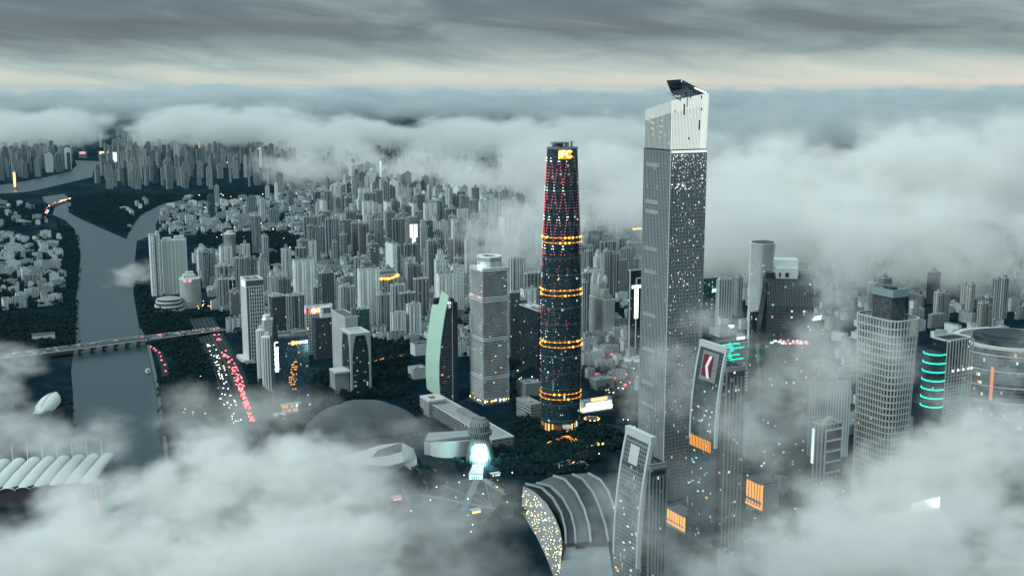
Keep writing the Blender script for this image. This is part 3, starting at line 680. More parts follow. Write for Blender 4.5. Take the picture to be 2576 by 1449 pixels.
FM['black'] = facade('black glass', (.014, .024, .032), (.018, .03, .04), 3, 4, .85, .7, .05, 1.3, vary=0, warm=.3, gr=.1, wr=.25)
FM['teal'] = facade('teal glass', (.05, .085, .095), (.03, .085, .10), 3, 3.9, .9, .66, .14, 1.0, vary=0, warm=.05)
FM['fog_office'] = facade('lit office', (.06, .08, .09), (.03, .045, .055), 3.2, 4.1, .8, .6, .14, 1.5, vary=0, warm=.15)
# ---- riverside towers
def riverside():
    s = site(372.5, 376, 402, 588, 746); w, d, h = s.w, s.d, s.h
    rt = root(s, 'twin_blade_tower', 'slender pair of white flat blades joined by a dark recess on the river bank', 'residential tower', land='riverside twin blades')
    m = MB(); m.box(0, 0, 0, w * .42, d, h - 5, 0); m.build('wall', FM['white_res_b'], rt)
    m = MB(); m.box(w * .62, 2, 0, w, d, h, 0); m.build('wall', FM['white_res_b'], rt)
    m = MB(); m.box(w * .42, d * .35, 0, w * .62, d * .9, h - 12, 0); m.build('recess_wall', FM['grey_res'], rt)
    m = MB(); m.parapet([(0, 0), (w * .42, 0), (w * .42, d), (0, d)], h - 5, 3, 1); m.box(w * .66, 4, h, w * .95, d - 3, h + 4); m.build('roof', MT['pale'], rt)
    s = site(404, 409, 468, 606, 742); w, d, h = s.w, s.d, s.h
    rt = root(s, 'arched_balcony_tower', 'broad white flats with dark arched loggias standing behind the round hotel on the river bank', 'residential tower')
    m = MB(); m.prism(s.poly, 0, h, 0, 1); m.build('wall', [facade('arched flats', (.52, .56, .54), (.04, .05, .06), 5.6, 6.4, .42, .30, .02, 2, vary=0, warm=.9), MT['white']], rt)
    m = MB()
    for k in (0, .18, .34, .5, .66, .97): m.box(w * k, -1.2, 0, w * k + 1.6, 0, h + (6 if k in (0, .5, .97) else 0))
    m.build('upright_rib', MT['white'], rt)
    m = MB(); m.box(w * .05, d * .2, h, w * .4, d * .8, h + 6); m.box(w * .55, d * .2, h, w * .95, d * .8, h + 9); m.build('roof_house', MT['pale'], rt)
    Y = Yof(776); h = zat(706, Y); X = Xof(470, Y, h); r = 26 / F * zc(Y, h); HERO.append((X, Y + r, r + 8)); LAND.append(('round riverside hotel', 470, 735))
    rt = empty('round_hotel', (X, Y + r, 0), R(28), 'round white hotel with window rows and a small red rooftop sign by the river', 'hotel')
    m = MB(); m.tube(0, 0, 0, h, r, n=36); m.build('wall', facade('hotel wall', (.42, .455, .44), (.07, .085, .095), 4.0, 4.4, .62, .42, .01, 1.5, vary=0), rt)
    m = MB(); m.tube(0, 0, h, h + 3, r + .5, r + .5, n=36); m.box(-r * .6, -r * .3, h + 3, r * .5, r * .6, h + 11); m.box(-r * .3, 0, h + 11, r * .4, r * .5, h + 17); m.build('roof', MT['pale'], rt)
    sg = empty('rooftop_sign', (0, 0, 0)); sg.parent = rt; m = MB(); m.bar((-r * .75, -r * .72, h - 1), (-r * .1, -r * 1.05, h - 1), .6, 4.5); m.build('lit_letters', MT['l_pink'], sg)
    m = MB(); m.prism(circ(-6, 4, r * 1.25, 24), 0, 16, 0); m.build('podium', facade('hotel podium', (.42, .46, .45), (.1, .12, .13), 6, 4, .9, .3, .05, 2, vary=0), rt)
    Y = Yof(786); X = Xof(414, Y, 20); rt = empty('drum_pavilion', (X, Y + 34, 0), 0, 'low round drum building with ringed floors on the river bank', 'building'); HERO.append((X, Y + 34, 45))
    m = MB()
    for i in range(3): m.tube(0, 0, i * 9, i * 9 + 4.5, 36 - i * 3, n=36); m.tube(0, 0, i * 9 + 4.5, i * 9 + 9, 33 - i * 3, n=36, m=1)
    m.build('wall', [MT['pale'], MT['glass']], rt)
    m = MB(); m.tube(0, 0, 27, 31, 29, 12, n=36); m.build('roof', MT['concrete'], rt)
riverside()
# ---- mid-city towers that stand out
def crown_tower():
    s = simple_tower('gold_crown_tower', 'grey brown tower whose top is ringed with golden floodlights', 'residential tower', (936, 946, 1001, 694, 800), FM['beige_res'], land='golden crowned tower', notch=2)
    m = MB(); r = random.Random(3)
    for k in range(16): x = s.w * k / 15; m.ball(x, -1.5, s.h - 3 - 6 * math.sin(math.pi * k / 15) + r.uniform(-1, 1), r.uniform(1.3, 2.8), 4)
    for k in range(6): m.ball(-1.5, s.d * k / 5, s.h - 3 - k, r.uniform(1.3, 2.4), 4)
    m.build('floodlight', glow('gold flood', (1.0, .45, .05), 6.0), s.rt)
    m = MB(); m.box(s.w * .1, s.d * .2, s.h, s.w * .9, s.d * .9, s.h + 8); m.build('lit_attic', MT['grey'], s.rt)
crown_tower()
def sign_screen_tower():
    Y = Yof(676); h = zat(556, Y); X = Xof(1035, Y, h); r = 17 / F * zc(Y, h); HERO.append((X, Y + r, r + 10)); LAND.append(('round tower with the white sign', 1035, 610))
    rt = empty('white_sign_tower', (X, Y + r, 0), R(20), 'grey round cornered tower with a tall lit white character sign', 'office tower')
    P = rrect(-r, -r, r, r, r * .45); m = MB(); m.prism(P, 0, h, 0, 1); m.build('wall', [FM['office_band'], MT['roof']], rt)
    m = MB(); m.prism([(x * .8, y * .8) for x, y in P], h, h + 10); m.build('roof_house', MT['grey'], rt)
    m = MB(); 
    for x in (-.62, 0.02): m.box(r * x, -r - 1.4, h - 48, r * x + r * .5, -r - .2, h - 10)
    m.box(-r * .3, -r - 1.5, h - 74, r * .25, -r - .2, h - 48); m.build('lit_sign', glow('sign white', (.86, 1, .97), 1.6), rt)
sign_screen_tower()
def brown_round():
    Y = Yof(660); h = zat(590, Y); X = Xof(574, Y, h); r = 14 / F * zc(Y, h); HERO.append((X, Y + r, r + 8)); LAND.append(('plain round tower', 574, 620))
    rt = empty('plain_round_tower', (X, Y + r, 0), 0, 'windowless looking round grey tower with a wider round cap, alone among trees', 'office tower')
    m = MB(); m.tube(0, 0, 0, h * .86, r, n=28); m.build('wall', facade('round plain', (.24, .265, .265), (.15, .17, .175), 3, 3.5, .5, .4, .0, 1, vary=0), rt)
    m = MB(); m.tube(0, 0, h * .86, h, r * 1.1, n=28); m.build('cap', MT['grey'], rt)
    m = MB(); m.tube(0, 0, h, h + 3, r * 1.1, r * .9, n=28); m.tube(0, 0, h + 3, h + 9, r * .6, n=20); m.build('roof', MT['pale'], rt)
brown_round()
def deco_tower():
    s = site(1482, 1523, 1547, 757, 846); w, d, h = s.w, s.d, s.h
    rt = root(s, 'stepped_tower', 'stepped pale stone tower with turrets, plain window grid, close by the tapering round tower', 'hotel', land='stepped stone tower')
    fm = facade('deco wall', (.36, .395, .385), (.09, .105, .11), 3.6, 3.6, .4, .5, .01, 1.4, vary=0)
    m = MB(); m.prism(s.poly, 0, h, 0); m.build('wall', fm, rt)
    zt = zw(s, 712, 0, d * .7); m = MB(); m.box(w * .05, d * .42, 0, w * .9, d * .98, zt, 0); m.box(w * .1, d * .15, h, w * .7, d * .42, h + 22, 0); m.build('tower_core', fm, rt)
    for x, y in ((.08, .46), (.75, .46), (.08, .82), (.75, .82)): m = MB(); m.box(w * x, d * y, zt, w * x + 6, d * y + 8, zt + 12); m.box(w * x + 1, d * y + 1, zt + 12, w * x + 5, d * y + 6, zt + 16); m.build('turret', MT['pale'], rt)
    m = MB(); m.parapet(s.poly, h, 2.5, 1.2); m.build('roof', MT['pale'], rt)
deco_tower()
def black_slab():
    s = site(1581, 1584.5, 1628, 682, 908); w, d, h = s.w, s.d, s.h
    rt = root(s, 'black_slab_tower', 'black slab tower with white edge lines and white vertical sign, beside the tallest tower', 'office tower', land='black slab tower')
    m = MB(); m.prism(s.poly, 0, h, 0, 1); m.build('glass_wall', [FM['black'], MT['roof']], rt)
    m = MB(); m.box(-.6, -1.2, 4, 1.4, 0, h + 1.5); m.box(w * .36, -1.2, 4, w * .36 + 2, 0, h - 14); m.box(w * .36, -1.2, h - 16, w * .95, 0, h - 14); m.build('white_edge_strip', MT['white'], rt)
    sg = empty('vertical_sign', (w * .36 + 1, -1.3, h - 34)); sg.parent = rt
    m = MB(); m.box(-11, -.5, 0, 11, 0, 6); m.build('lit_bar', glow('sign bar', (1, .93, .80), 2.0), sg)
    for i in range(6):
        m = MB(); z = -6 - i * 9.6
        for q in (-3.2, 0, 3.2): m.box(-4, -.5, z + q - .9, 4, 0, z + q + .9)
        m.box(-1, -.8, z - 4.2, 1, -.55, z + 4.2); m.build('character', MT['l_white'], sg)
    m = MB(); m.parapet(s.poly, h, 2, 1.5); m.build('roof', MT['pale'], rt)
    Y = Yof(925); X = Xof(1597, Y, 15); rt = empty('round_podium', (X, Y + 20, 0), 0, 'low round lit podium at the black slab tower foot', 'building')
    m = MB(); m.tube(0, 0, 0, 12, 24, n=32); m.build('wall', facade('podium ring', (.42, .46, .45), (.2, .24, .25), 5, 6, .7, .4, .2, 2, vary=0), rt)
    m = MB(); m.tube(0, 0, 12, 14, 25, 16, n=32); m.tube(0, 0, 14, 18, 10, n=20); m.build('roof', MT['pale'], rt)
black_slab()
s = simple_tower('orange_strip_tower', 'pale square tower with an orange light strip along its roof, beside the tallest tower shaft', 'office tower', (1566, 1572, 1616, 576, 676), FM['grey_res'])
m = MB(); m.box(s.w * .45, -1, s.h - 4, s.w, -.1, s.h - .5); m.build('roof_light_strip', MT['l_orange'], s.rt)
s = simple_tower('teal_glass_tower', 'teal glass office tower with a dark central slot, peering out behind the tallest tower', 'office tower', (1758, 1764, 1806, 702, 815), FM['teal'])
m = MB(); m.box(s.w * .44, -1, 20, s.w * .6, 0, s.h - 20); m.build('dark_slot', MT['dark'], s.rt)
m = MB(); m.box(s.w * .68, -.6, s.h - 32, s.w * .98, -.1, s.h - 25); m.build('lit_sign', glow('teal sign', (.5, 1, 1), 1.8), s.rt)
s = simple_tower('ribbed_pale_tower', 'pale vertically ribbed tower, neighbour of the teal glass tower', 'residential tower', (1804, 1810, 1842, 705, 822), FM['grey_res'], rib=(5, 1.0, 1.2, MT['pale']))
# ---- individual towers one can pick out of the middle city
for args, fm, nm, lab, cat, kw in (
    ((1306, 1354, 1384, 784, 930), 'black', 'wide_dark_tower', 'wide dark glass tower, few lit windows, close beside the tapering round tower', 'office tower', {}),
    ((1279, 1284, 1308, 738, 905), 'office', 'slim_dark_tower', 'slim dark banded tower tucked between the rippling tower and the wide dark tower', 'office tower', {}),
    ((945, 952, 985, 744, 836), 'white_res', 'cluster_flats', 'white flats tower, riverward end of the dense white cluster behind the portal framed tower', 'block of flats', dict(notch=2)),
    ((981, 988, 1020, 720, 842), 'white_res', 'cluster_flats', 'tallest white flats tower of the dense white cluster beyond the school', 'block of flats', dict(notch=2)),
    ((1004, 1010, 1046, 740, 846), 'grey_res', 'cluster_flats', 'greyer flats tower in the middle of the dense white cluster beyond the school', 'block of flats', dict(notch=2)),
    ((981, 988, 1021, 790, 853), 'white_res_b', 'cluster_flats', 'shortest front flats block of the dense white cluster beyond the school', 'block of flats', dict(notch=3)),
    ((1020, 1027, 1059, 768, 848), 'white_res', 'cluster_flats', 'white flats tower of the dense cluster standing next to the bowed green shell', 'block of flats', dict(notch=2)),
    ((1133, 1139, 1168, 672, 792), 'white_res_b', 'white_capped_tower', 'pale tower with a white roof slab just riverward of the rippling tower', 'block of flats', {}),
    ((1039, 1046, 1079, 704, 802), 'beige_res', 'drab_flats', 'drab flats tower rising beyond the bowed green shell', 'block of flats', dict(notch=2)),
    ((850, 858, 894, 724, 806), 'white_res', 'notched_flats', 'pale notched flats tower rising beyond the pale blank slab tower', 'block of flats', dict(notch=3)),
    ((887, 894, 929, 780, 848), 'teal', 'teal_flats', 'small bluish glazed block beyond the portal framed tower', 'block of flats', {}),
    ((804, 811, 848, 694, 762), 'grey_res', 'striped_flats', 'grey striped flats tower above the orange sign tower', 'block of flats', dict(notch=2)),
    ((560, 565, 594, 706, 774), 'black', 'framed_dark_tower', 'dark tower with thin white upright frames inland of the round hotel', 'office tower', dict(rib=(3, .8, 1.0, MT['white']))),
    ((541, 547, 580, 672, 764), 'white_res', 'crowned_white_flats', 'white flats tower directly beyond the framed dark tower', 'block of flats', dict(notch=2)),
    ((676, 682, 700, 690, 752), 'white_res_b', 'slim_white_flats', 'slim white balcony tower rising inland of the white grid tower', 'block of flats', {}),
    ((718, 726, 766, 746, 838), 'grey_res', 'gabled_flats', 'grey flats tower between the white grid tower and the orange sign tower', 'block of flats', dict(notch=3)),
    ((676, 684, 718, 748, 835), 'office', 'sloped_roof_block', 'dark block with big grey roof just behind the round white ribbed towers', 'office tower', {}),
    ((1276, 1286, 1322, 652, 756), 'white_res', 'tall_pale_flats', 'tall pale flats tower showing over the inland shoulder of the rippling tower', 'block of flats', dict(notch=3)),
    ((1318, 1326, 1360, 690, 790), 'dark_res', 'dark_pair_flats', 'dark striped flats tower touching the riverward edge of the tapering round tower', 'block of flats', dict(notch=2)),
    ((1463, 1468, 1489, 688, 805), 'grey_res', 'narrow_grey_flats', 'narrow grey flats tower between the tapering round tower and the stepped stone tower', 'block of flats', {}),
    ((1128, 1136, 1176, 604, 672), 'office_band', 'dark_banded_block', 'dark horizontally banded office slab beyond the white capped tower', 'office tower', {})):
    simple_tower(nm, lab, cat, args, FM[fm], **kw)
# ---- tower of curving white floor stripes that fades into the cloud
def stripe_tower():
    s = site(1884, 1916, 1957, 612, 880); w, d, h = s.w, s.d, s.h
    rt = root(s, 'curved_stripe_tower', 'curving tower of white floor stripes whose top dissolves into the cloud', 'residential tower', land='curved white striped tower')
    def O(z, o): 
        q = 5 * math.sin(z / h * 2.6); return [(x - q * .4, y) for x, y in rrect(-o, -o, w + o, d + o, 9, 6)]
    m = MB(); lv = np.linspace(0, h, 12)
    for a, b in zip(lv, lv[1:]): m.prism(O(a, -1.6), a, b, 0, poly1=O(b, -1.6), top=(b == lv[-1]))
    m.build('glass_core', FM['office'], rt)
    m = MB(); n = 54
    for i in range(n): z = i * h / n; m.prism(O(z, .4 + .5 * math.sin(i * .5)), z, z + h / n * .45, 0, bottom=True)
    m.build('floor_stripe', MT['white'], rt)
stripe_tower()
def white_top_tower():
    s = site(1921.5, 1931, 2046, 706, 1182, rot=-7.0); w, d, h = s.w, s.d, s.h
    rt = root(s, 'white_penthouse_tower', 'broad dark glass tower with a long white rooftop block and a knife thin black side', 'office tower', land='dark tower with the white rooftop')
    m = MB(); m.prism(s.poly, 0, h, 0, 1); m.build('glass_wall', [FM['fog_office'], MT['dark_roof']], rt)
    m = MB(); lv = np.linspace(0, h - 2, 20); bow = lambda z: 1.0 + 6.5 * max(0, math.sin(math.pi * (z / h - .42) / .5)) if z > h * .42 else 1.0 + .8 * (z / h)
    for a, b in zip(lv, lv[1:]): m.prism([(-bow(a), -1), (0, -1.2), (0, d), (-bow(a), d)], a, b, 0, poly1=[(-bow(b), -1), (0, -1.2), (0, d), (-bow(b), d)])
    m.build('black_side_fin', plain('black fin', (.008, .014, .02), .2), rt)
    m = MB()
    for k in range(28): x = w * (k + .5) / 28; m.box(x - .35, -.8, h - 34, x + .35, 0, h); 
    m.build('upper_mullion', MT['grey'], rt)
    m = MB(); m.box(w * .22, d * .35, h, w * .70, d * .9, h + 14); m.box(w * .20, d * .5, h + 14, w * .72, d * .95, h + 24); m.build('rooftop_block', MT['white'], rt)
    m = MB(); m.box(w * .28, d * .34, h + 2, w * .32, d * .35, h + 8); m.box(w * .42, d * .34, h + 2, w * .50, d * .35, h + 8); m.box(w * .76, d * .3, h, w * .96, d * .8, h + 7); m.tube(w * .1, d * .5, h, h + 7, 6, n=16); m.build('roof_plant', MT['dark'], rt)
    m = MB(); r = random.Random(6)
    for k in range(30): x = w * r.uniform(.05, .95); z = h - 84 + r.uniform(-3, 3); m.box(x, -.5, z, x + r.uniform(1, 5), -.2, z + r.uniform(1.4, 3), r.choice((0, 0, 1)))
    m.build('lit_floor', [MT['l_dim'], MT['l_pink']], rt)
    s2 = simple_tower('small_dark_tower', 'small dark tower with a white plant box tucked against the black side fin', 'office tower', (1887, 1894, 1921, 785, 990), FM['black'])
    m = MB(); m.box(s2.w * .78, -.6, s2.h - 22, s2.w, 3, s2.h + 2); m.build('plant_box', MT['white'], s2.rt)
white_top_tower()
def green_stripe():
    s = site(1796, 1810, 1882, 862, 982); w, d, h = s.w, s.d, s.h
    rt = root(s, 'green_lit_building', 'striped white building with green lit floor lines and a white roof sign', 'office building', land='green lit striped building')
    m = MB(); m.prism(s.poly, 0, h, 0, 1); m.build('glass_wall', [FM['office'], MT['roof']], rt)
    a, b = MB(), MB(); n = 20; r = random.Random(8)
    for i in range(n):
        z = 3 + i * (h - 5) / n; q = w * (.86 - .04 * i if i > n - 8 else .0)
        a.box(-1, -1.2, z, w, 0, z + 2.0)
        if i > n - 10: e = w * r.uniform(.35, .85); b.box(w * .02, -1.6, z + .2, e, -1.2, z + 1.6)
    a.build('floor_stripe', MT['white'], rt); b.build('green_light_line', MT['l_green'], rt)
    sg = empty('roof_sign', (w * .74, 0, h + 3.5)); sg.parent = rt
    m = MB(); m.box(-9, -.4, -2.4, -.4, 0, 2.4); m.box(.6, -.4, -2.4, 9, 0, 2.4); m.build('sign_panel', glow('roof sign', (.9, 1, .97), 1.8), sg)
    s2 = site(1868, 1880, 1900, 935, 985); rt = root(s2, 'rounded_stripe_block', 'little round cornered block with white wavy floor stripes below the green lit building', 'building')
    P = lambda o: rrect(-o, -o, s2.w + o, s2.d + o, 6, 5)
    m = MB(); m.prism(P(-1.2), 0, s2.h, 0); m.build('glass_wall', FM['office'], rt)
    m = MB()
    for i in range(6): m.prism(P(.4), 2 + i * s2.h / 6, 4 + i * s2.h / 6, 0, bottom=True)
    m.build('floor_stripe', MT['white'], rt)
    Y = Yof(842); X = Xof(1832, Y, 10); rt = empty('lit_sign_block', (X, Y, 0), R(28), 'low block with a bright white sign on its roof edge behind the chevron tower', 'building')
    m = MB(); m.box(-30, 0, 0, 25, 26, 16); m.build('wall', FM['low_b'], rt); m = MB(); m.box(-14, -1, 15, 14, -.2, 20); m.build('roof_sign', MT['l_white'], rt)
green_stripe()
# ---- the two curved-top towers in the fog
def curved_top(name, label, pxl, pyl, pxc, pyc, yb, land, logo, rpx, rpy, warm):
    s = site(pxl, pxc, rpx, pyc, yb); w, d, h = s.w, s.d, s.h; rt = root(s, name, label, 'skyscraper', land)
    off = lambda z: 0.0 if z < h * .52 else 12.0 * ((z - h * .52) / (h * .48)) ** 2.2
    Z = list(np.linspace(0, h * .52, 5)) + list(np.linspace(h * .56, h, 14)); T = 3.0; X0 = -4.0
    A = lambda z: X0 + off(z)
    m = MB()                                             # the bowed screen wall
    for a, b in zip(Z, Z[1:]):
        m.quad([(A(a), d, a), (A(a), 0, a), (A(b), 0, b), (A(b), d, b)], [(0, a), (d, a), (d, b), (0, b)])
        m.quad([(A(a) + T, 0, a), (A(a) + T, d, a), (A(b) + T, d, b), (A(b) + T, 0, b)], [(0, a), (d, a), (d, b), (0, b)])
        m.quad([(A(a), 0, a), (A(a) + T, 0, a), (A(b) + T, 0, b), (A(b), 0, b)]); m.quad([(A(a) + T, d, a), (A(a), d, a), (A(b), d, b), (A(b) + T, d, b)])
    m.build('curved_screen_wall', facade(name + ' screen', (.07, .09, .105) if logo else (.19, .225, .24), (.03, .05, .062), 2.6, 3.8, .66, .74, .09, 1.0, vary=0, warm=.15), rt)
    m = MB()
    for y0, y1 in ((0, 2.4), (d - 2.4, d)):
        for a, b in zip(Z[4:], Z[5:]):
            m.quad([(A(a) - .8, y1, a), (A(a) - .8, y0, a), (A(b) - .8, y0, b), (A(b) - .8, y1, b)]); m.quad([(A(a) - .8, y0, a), (A(a) + T, y0 - .01, a), (A(b) + T, y0 - .01, b), (A(b) - .8, y0, b)]); m.quad([(A(a) + T, y1 + .01, a), (A(a) - .8, y1, a), (A(b) - .8, y1, b), (A(b) + T, y1 + .01, b)])
    m.bar((A(h) + 1, -.5, h - 1), (A(h) + 1, d + .5, h - 1), 5.0, 7.0)
    m.build('screen_edge', plain(name + ' edge', (.46, .51, .505), .5, .1, .05), rt)
    m = MB(); hb = h - 25
    m.box(2, 1, 0, w * .5, d - 1, h - 26, 0); m.build('tower_core', FM['fog_office'], rt)
    m = MB(); m.box(w * .2, -2.5, 0, w, d * .8, hb, 0); m.build('glass_wing', FM['fog_office'], rt)
    m = MB()
    for x in (.2, .36, .52, .68, .84, 1.0): m.box(w * x - .7, -3.6, 0, w * x + .7, -2.5, hb - (0 if x in (.2, 1.0) else 6))
    for y in (.25, .5, .75): m.box(w, d * y - .8, 0, w + 1, d * y + .8, hb)
    m.build('wing_mullion', MT['grey'], rt)
    m = MB(); m.box(w * .19, -3.8, hb, w * 1.01, d * .81, hb + 2.0); m.parapet([(w * .2, -2.5), (w, -2.5), (w, d * .8), (w * .2, d * .8)], hb + 2, 2.5, 1.6); m.build('wing_roof', MT['grey'], rt)
    m = MB()                                              # braces that hold the screen up behind
    for k in range(7):
        y = d * (k + .5) / 7; m.bar((A(h - 4) + T, y, h - 5), (w * .5, y, h - 20), 1.0); m.bar((A(h - 14) + T, y, h - 14), (w * .5, y, h - 19), .7)
    m.bar((w * .5, 0, h - 19.5), (w * .5, d, h - 19.5), 1.5); m.bar((w * .3, 0, h - 8.5), (w * .3, d, h - 8.5), 1.2); m.build('roof_brace', MT['grey'], rt)
    m = MB(); m.box(w * .25, d * .2, h - 20, w * .48, d * .8, h - 12); m.build('roof_plant', MT['metal'], rt)
    if logo:
        za, zb = h - 40, h - 7; xa, xb = A(za) - .9, A(zb) - .9
        def pq(y, t, o=0.0): return (xa + (xb - xa) * t - o, y, za + (zb - za) * t)
        m = MB(); m.quad([pq(d * .80, 0), pq(d * .2, 0), pq(d * .2, 1), pq(d * .8, 1)]); m.build('grey_logo_board', MT['grey'], rt)
        m = MB(); m.quad([pq(d * .74, .14, .3), pq(d * .38, .14, .3), pq(d * .38, .88, .3), pq(d * .74, .88, .3)]); m.build('crimson_logo_square', plain('crimson', (.16, .018, .045), .5), rt)
        m = MB(); L3 = lambda q: [pq(d * y, t, .6) for y, t in q]
        m.quad(L3([(.63, .48), (.52, .10), (.42, .10), (.53, .48)])); m.quad(L3([(.63, .48), (.53, .48), (.42, .86), (.52, .86)])); m.build('white_chevron', plain('chevron white', (.75, .78, .77), .5), rt)
    else:
        m = MB()
        for zz in (h - 44, h - 52): m.box(-4.3, d * .36, zz - 4, -3.8, d * .72, zz, 0)
        m.build('dark_vent_panel', MT['dark'], rt)
        za, zb = h - 26, h - 10; m = MB(); m.quad([(A(za) - .5, d * .72, za), (A(za) - .5, d * .36, za), (A(zb) - .5, d * .36, zb), (A(zb) - .5, d * .72, zb)]); m.build('pale_emblem_panel', MT['pale'], rt)
    m = MB(); r = random.Random(int(pxc))
    for (z0, y0, y1, n, wd, hh) in warm:
        for k in range(n): y = d * (y1 + (y0 - y1) * (k + .5) / n); m.box(X0 - .7, y - wd / 2, z0, X0 - .2, y + wd / 2, z0 + hh)
    if warm: m.build('warm_slat_light', glow('slat amber', (1.0, .36, .05), 1.2), rt)
    m = MB()
    for k in range(26): y = d * r.random(); z = h * r.uniform(.25, .78); m.box(X0 - .6 + off(z), y, z, X0 - .2 + off(z), y + r.uniform(.8, 3), z + 1.2, r.choice((0, 0, 0, 0, 1)))
    m.build('lit_office_window', [glow('office mint', (.55, 1, .9), 1.1), glow('office warm', (1, .5, .12), 1.8)], rt)
    return s
curved_top('chevron_tower', 'foggy tower under a bowed screen wall with a crimson and white chevron logo', 1748, 856, 1814.5, 882, 1385, 'chevron logo tower', True, 1872, 890, [(114, .98, .15, 14, .8, 13)])
curved_top('plain_screen_tower', 'nearest tower, bowed grey screen wall without any logo, cut by the picture edge', 1557.5, 1066, 1621, 1110, 1760, 'near bowed screen tower', False, 1674, 1130, [])
# ---- rounded grid tower
def grid_round():
    s = site(2155, 2251, 2315, 808, 1300); w, d, h = s.w, s.d, s.h
    rt = root(s, 'round_grid_tower', 'pale rounded grid tower with flaring rim round a square dark core', 'skyscraper', land='round pale grid tower')
    def O(z, o=0.0, n=10):
        f = 3.2 * (z / h) ** 3 + o; return rrect(-f, -f, w + f, d + f, min(w, d) * .30, n)
    m = MB(); lv = np.linspace(0, h - 24, 16)
    for a, b in zip(lv, lv[1:]): m.prism(O(a, -1.6), a, b, 0, poly1=O(b, -1.6), top=(b == lv[-1]))
    m.build('glass_wall', facade('grid tower glass', (.05, .06, .068), (.03, .04, .05), 4, 4, .9, .8, .015, 1.5, vary=0), rt)
    pale = plain('grid stone', (.40, .445, .44), .6, .1, .05); m = MB(); nz = 30
    for i in range(nz + 1):
        z = h - (h - 8) * (i / nz) ** .93; A, B = O(z, .3), O(z, -1.6); n = len(A)
        for k in range(n):
            j = (k + 1) % n
            m.quad([(*A[k], z - 1.5), (*A[j], z - 1.5), (*A[j], z), (*A[k], z)]); m.quad([(*A[k], z), (*A[j], z), (*B[j], z), (*B[k], z)]); m.quad([(*B[k], z - 1.5), (*B[j], z - 1.5), (*A[j], z - 1.5), (*A[k], z - 1.5)])
    m.build('floor_ring', pale, rt)
    m = MB(); P0 = O(0); per = [0]; 
    for k in range(len(P0)): a, b = P0[k], P0[(k + 1) % len(P0)]; per.append(per[-1] + math.hypot(b[0] - a[0], b[1] - a[1]))
    nc = 46; lv = np.linspace(0, h + .5, 14)
    def at(z, t, o):
        P = O(z, o); q = t * per[-1]; k = max(i for i in range(len(P)) if per[i] <= q + 1e-6); f = (q - per[k]) / max(1e-6, per[k + 1] - per[k]); a, b = P[k], P[(k + 1) % len(P)]
        return a[0] + (b[0] - a[0]) * f, a[1] + (b[1] - a[1]) * f
    for c in range(nc):
        t = (c + .5) / nc
        for a, b in zip(lv, lv[1:]): m.bar((*at(a, t, -.2), a), (*at(b, t, -.2), b), 1.3, 1.3)
    m.build('upright', pale, rt)
    zc_ = zw(s, 728, w * .5, d * .5); m = MB(); m.box(w * .26, d * .26, h - 26, w * .78, d * .76, zc_ - 7, 0); m.build('core', facade('core wall', (.10, .125, .14), (.05, .065, .075), 2, 4, .8, 1.1, .0, 1, vary=0), rt)
    m = MB(); m.box(w * .22, d * .22, zc_ - 7, w * .82, d * .80, zc_, 0); m.parapet([(w * .22, d * .22), (w * .82, d * .22), (w * .82, d * .8), (w * .22, d * .8)], zc_, 2.5, 1.2); m.build('core_roof', plain('core rim', (.20, .28, .29), .5), rt)
    m = MB(); m.tube(w * .52, d * .5, zc_, zc_ + 3, w * .2, n=24); m.build('roof_plant', MT['dark_roof'], rt)
grid_round()
def green_line():
    s = site(2338, 2384, 2449, 860, 1125); w, d, h = s.w, s.d, s.h
    rt = root(s, 'green_line_tower', 'dark round ended tower with six curved turquoise light lines', 'office tower', land='turquoise lined tower')
    O = lambda o: rrect(-o, -o, w + o, d + o, min(w, d) * .25, 6)
    m = MB(); m.prism(O(-1), 0, h, 0, 1); m.build('glass_wall', [FM['black'], MT['dark_roof']], rt)
    m = MB(); m.parapet(O(0), h, 2, 2); m.build('roof_rim', MT['pale'], rt)
    m = MB(); pale = plain('turquoise tower stone', (.36, .40, .40), .6, .1, .05); n = 9; zl = h * .70
    for k in range(n + 1): x = w * k / n; m.box(x - .8, -.9, 0, x + .8, .4, h)
    for i in range(22): z = zl * i / 21; m.box(-.5, -.7, z, w + .5, .4, z + 1.3)
    m.build('grid_frame', pale, rt)
    m = MB()
    for x in (.25, .45, .65, .85, .98): m.ball(w * x, -1.3, zl + 3, 1.3, 4)
    m.build('cornice_lamp', glow('lamp warm white', (1, .93, .8), 6), rt)
    zl = zw(s, 884, 0, d * .5); r = d * .46; cx, cyy_ = -6, d * .52
    arc = lambda rr, a: (cx + rr * math.cos(a) * .9, cyy_ + rr * math.sin(a)); A = [R(90 + 180 * k / 20) for k in range(21)]
    m = MB(); P = [(0, cyy_ - r)] + [] ; P = [arc(r, a) for a in A] + [(2, cyy_ - r), (2, cyy_ + r)]
    m.prism(P, 0, zl, 0, 1); m.build('round_wing', [FM['black'], MT['dark_roof']], rt)
    for i in range(7):
        z = zl - 1.5 - i * 13.0; m = MB(); Q = [arc(r + .4, a) for a in A] + [(2, cyy_ - r - .4)]
        Q = [(2, cyy_ + r + .4)] + [arc(r + .4, a) for a in A] + [(2, cyy_ - r - .4)]
        for a, b in zip(Q, Q[1:]): m.bar((*a, z), (*b, z), .9, 1.6)
        m.build('green_light_line', glow('turquoise', (.0, .85, .55), 2.3), rt)
green_line()
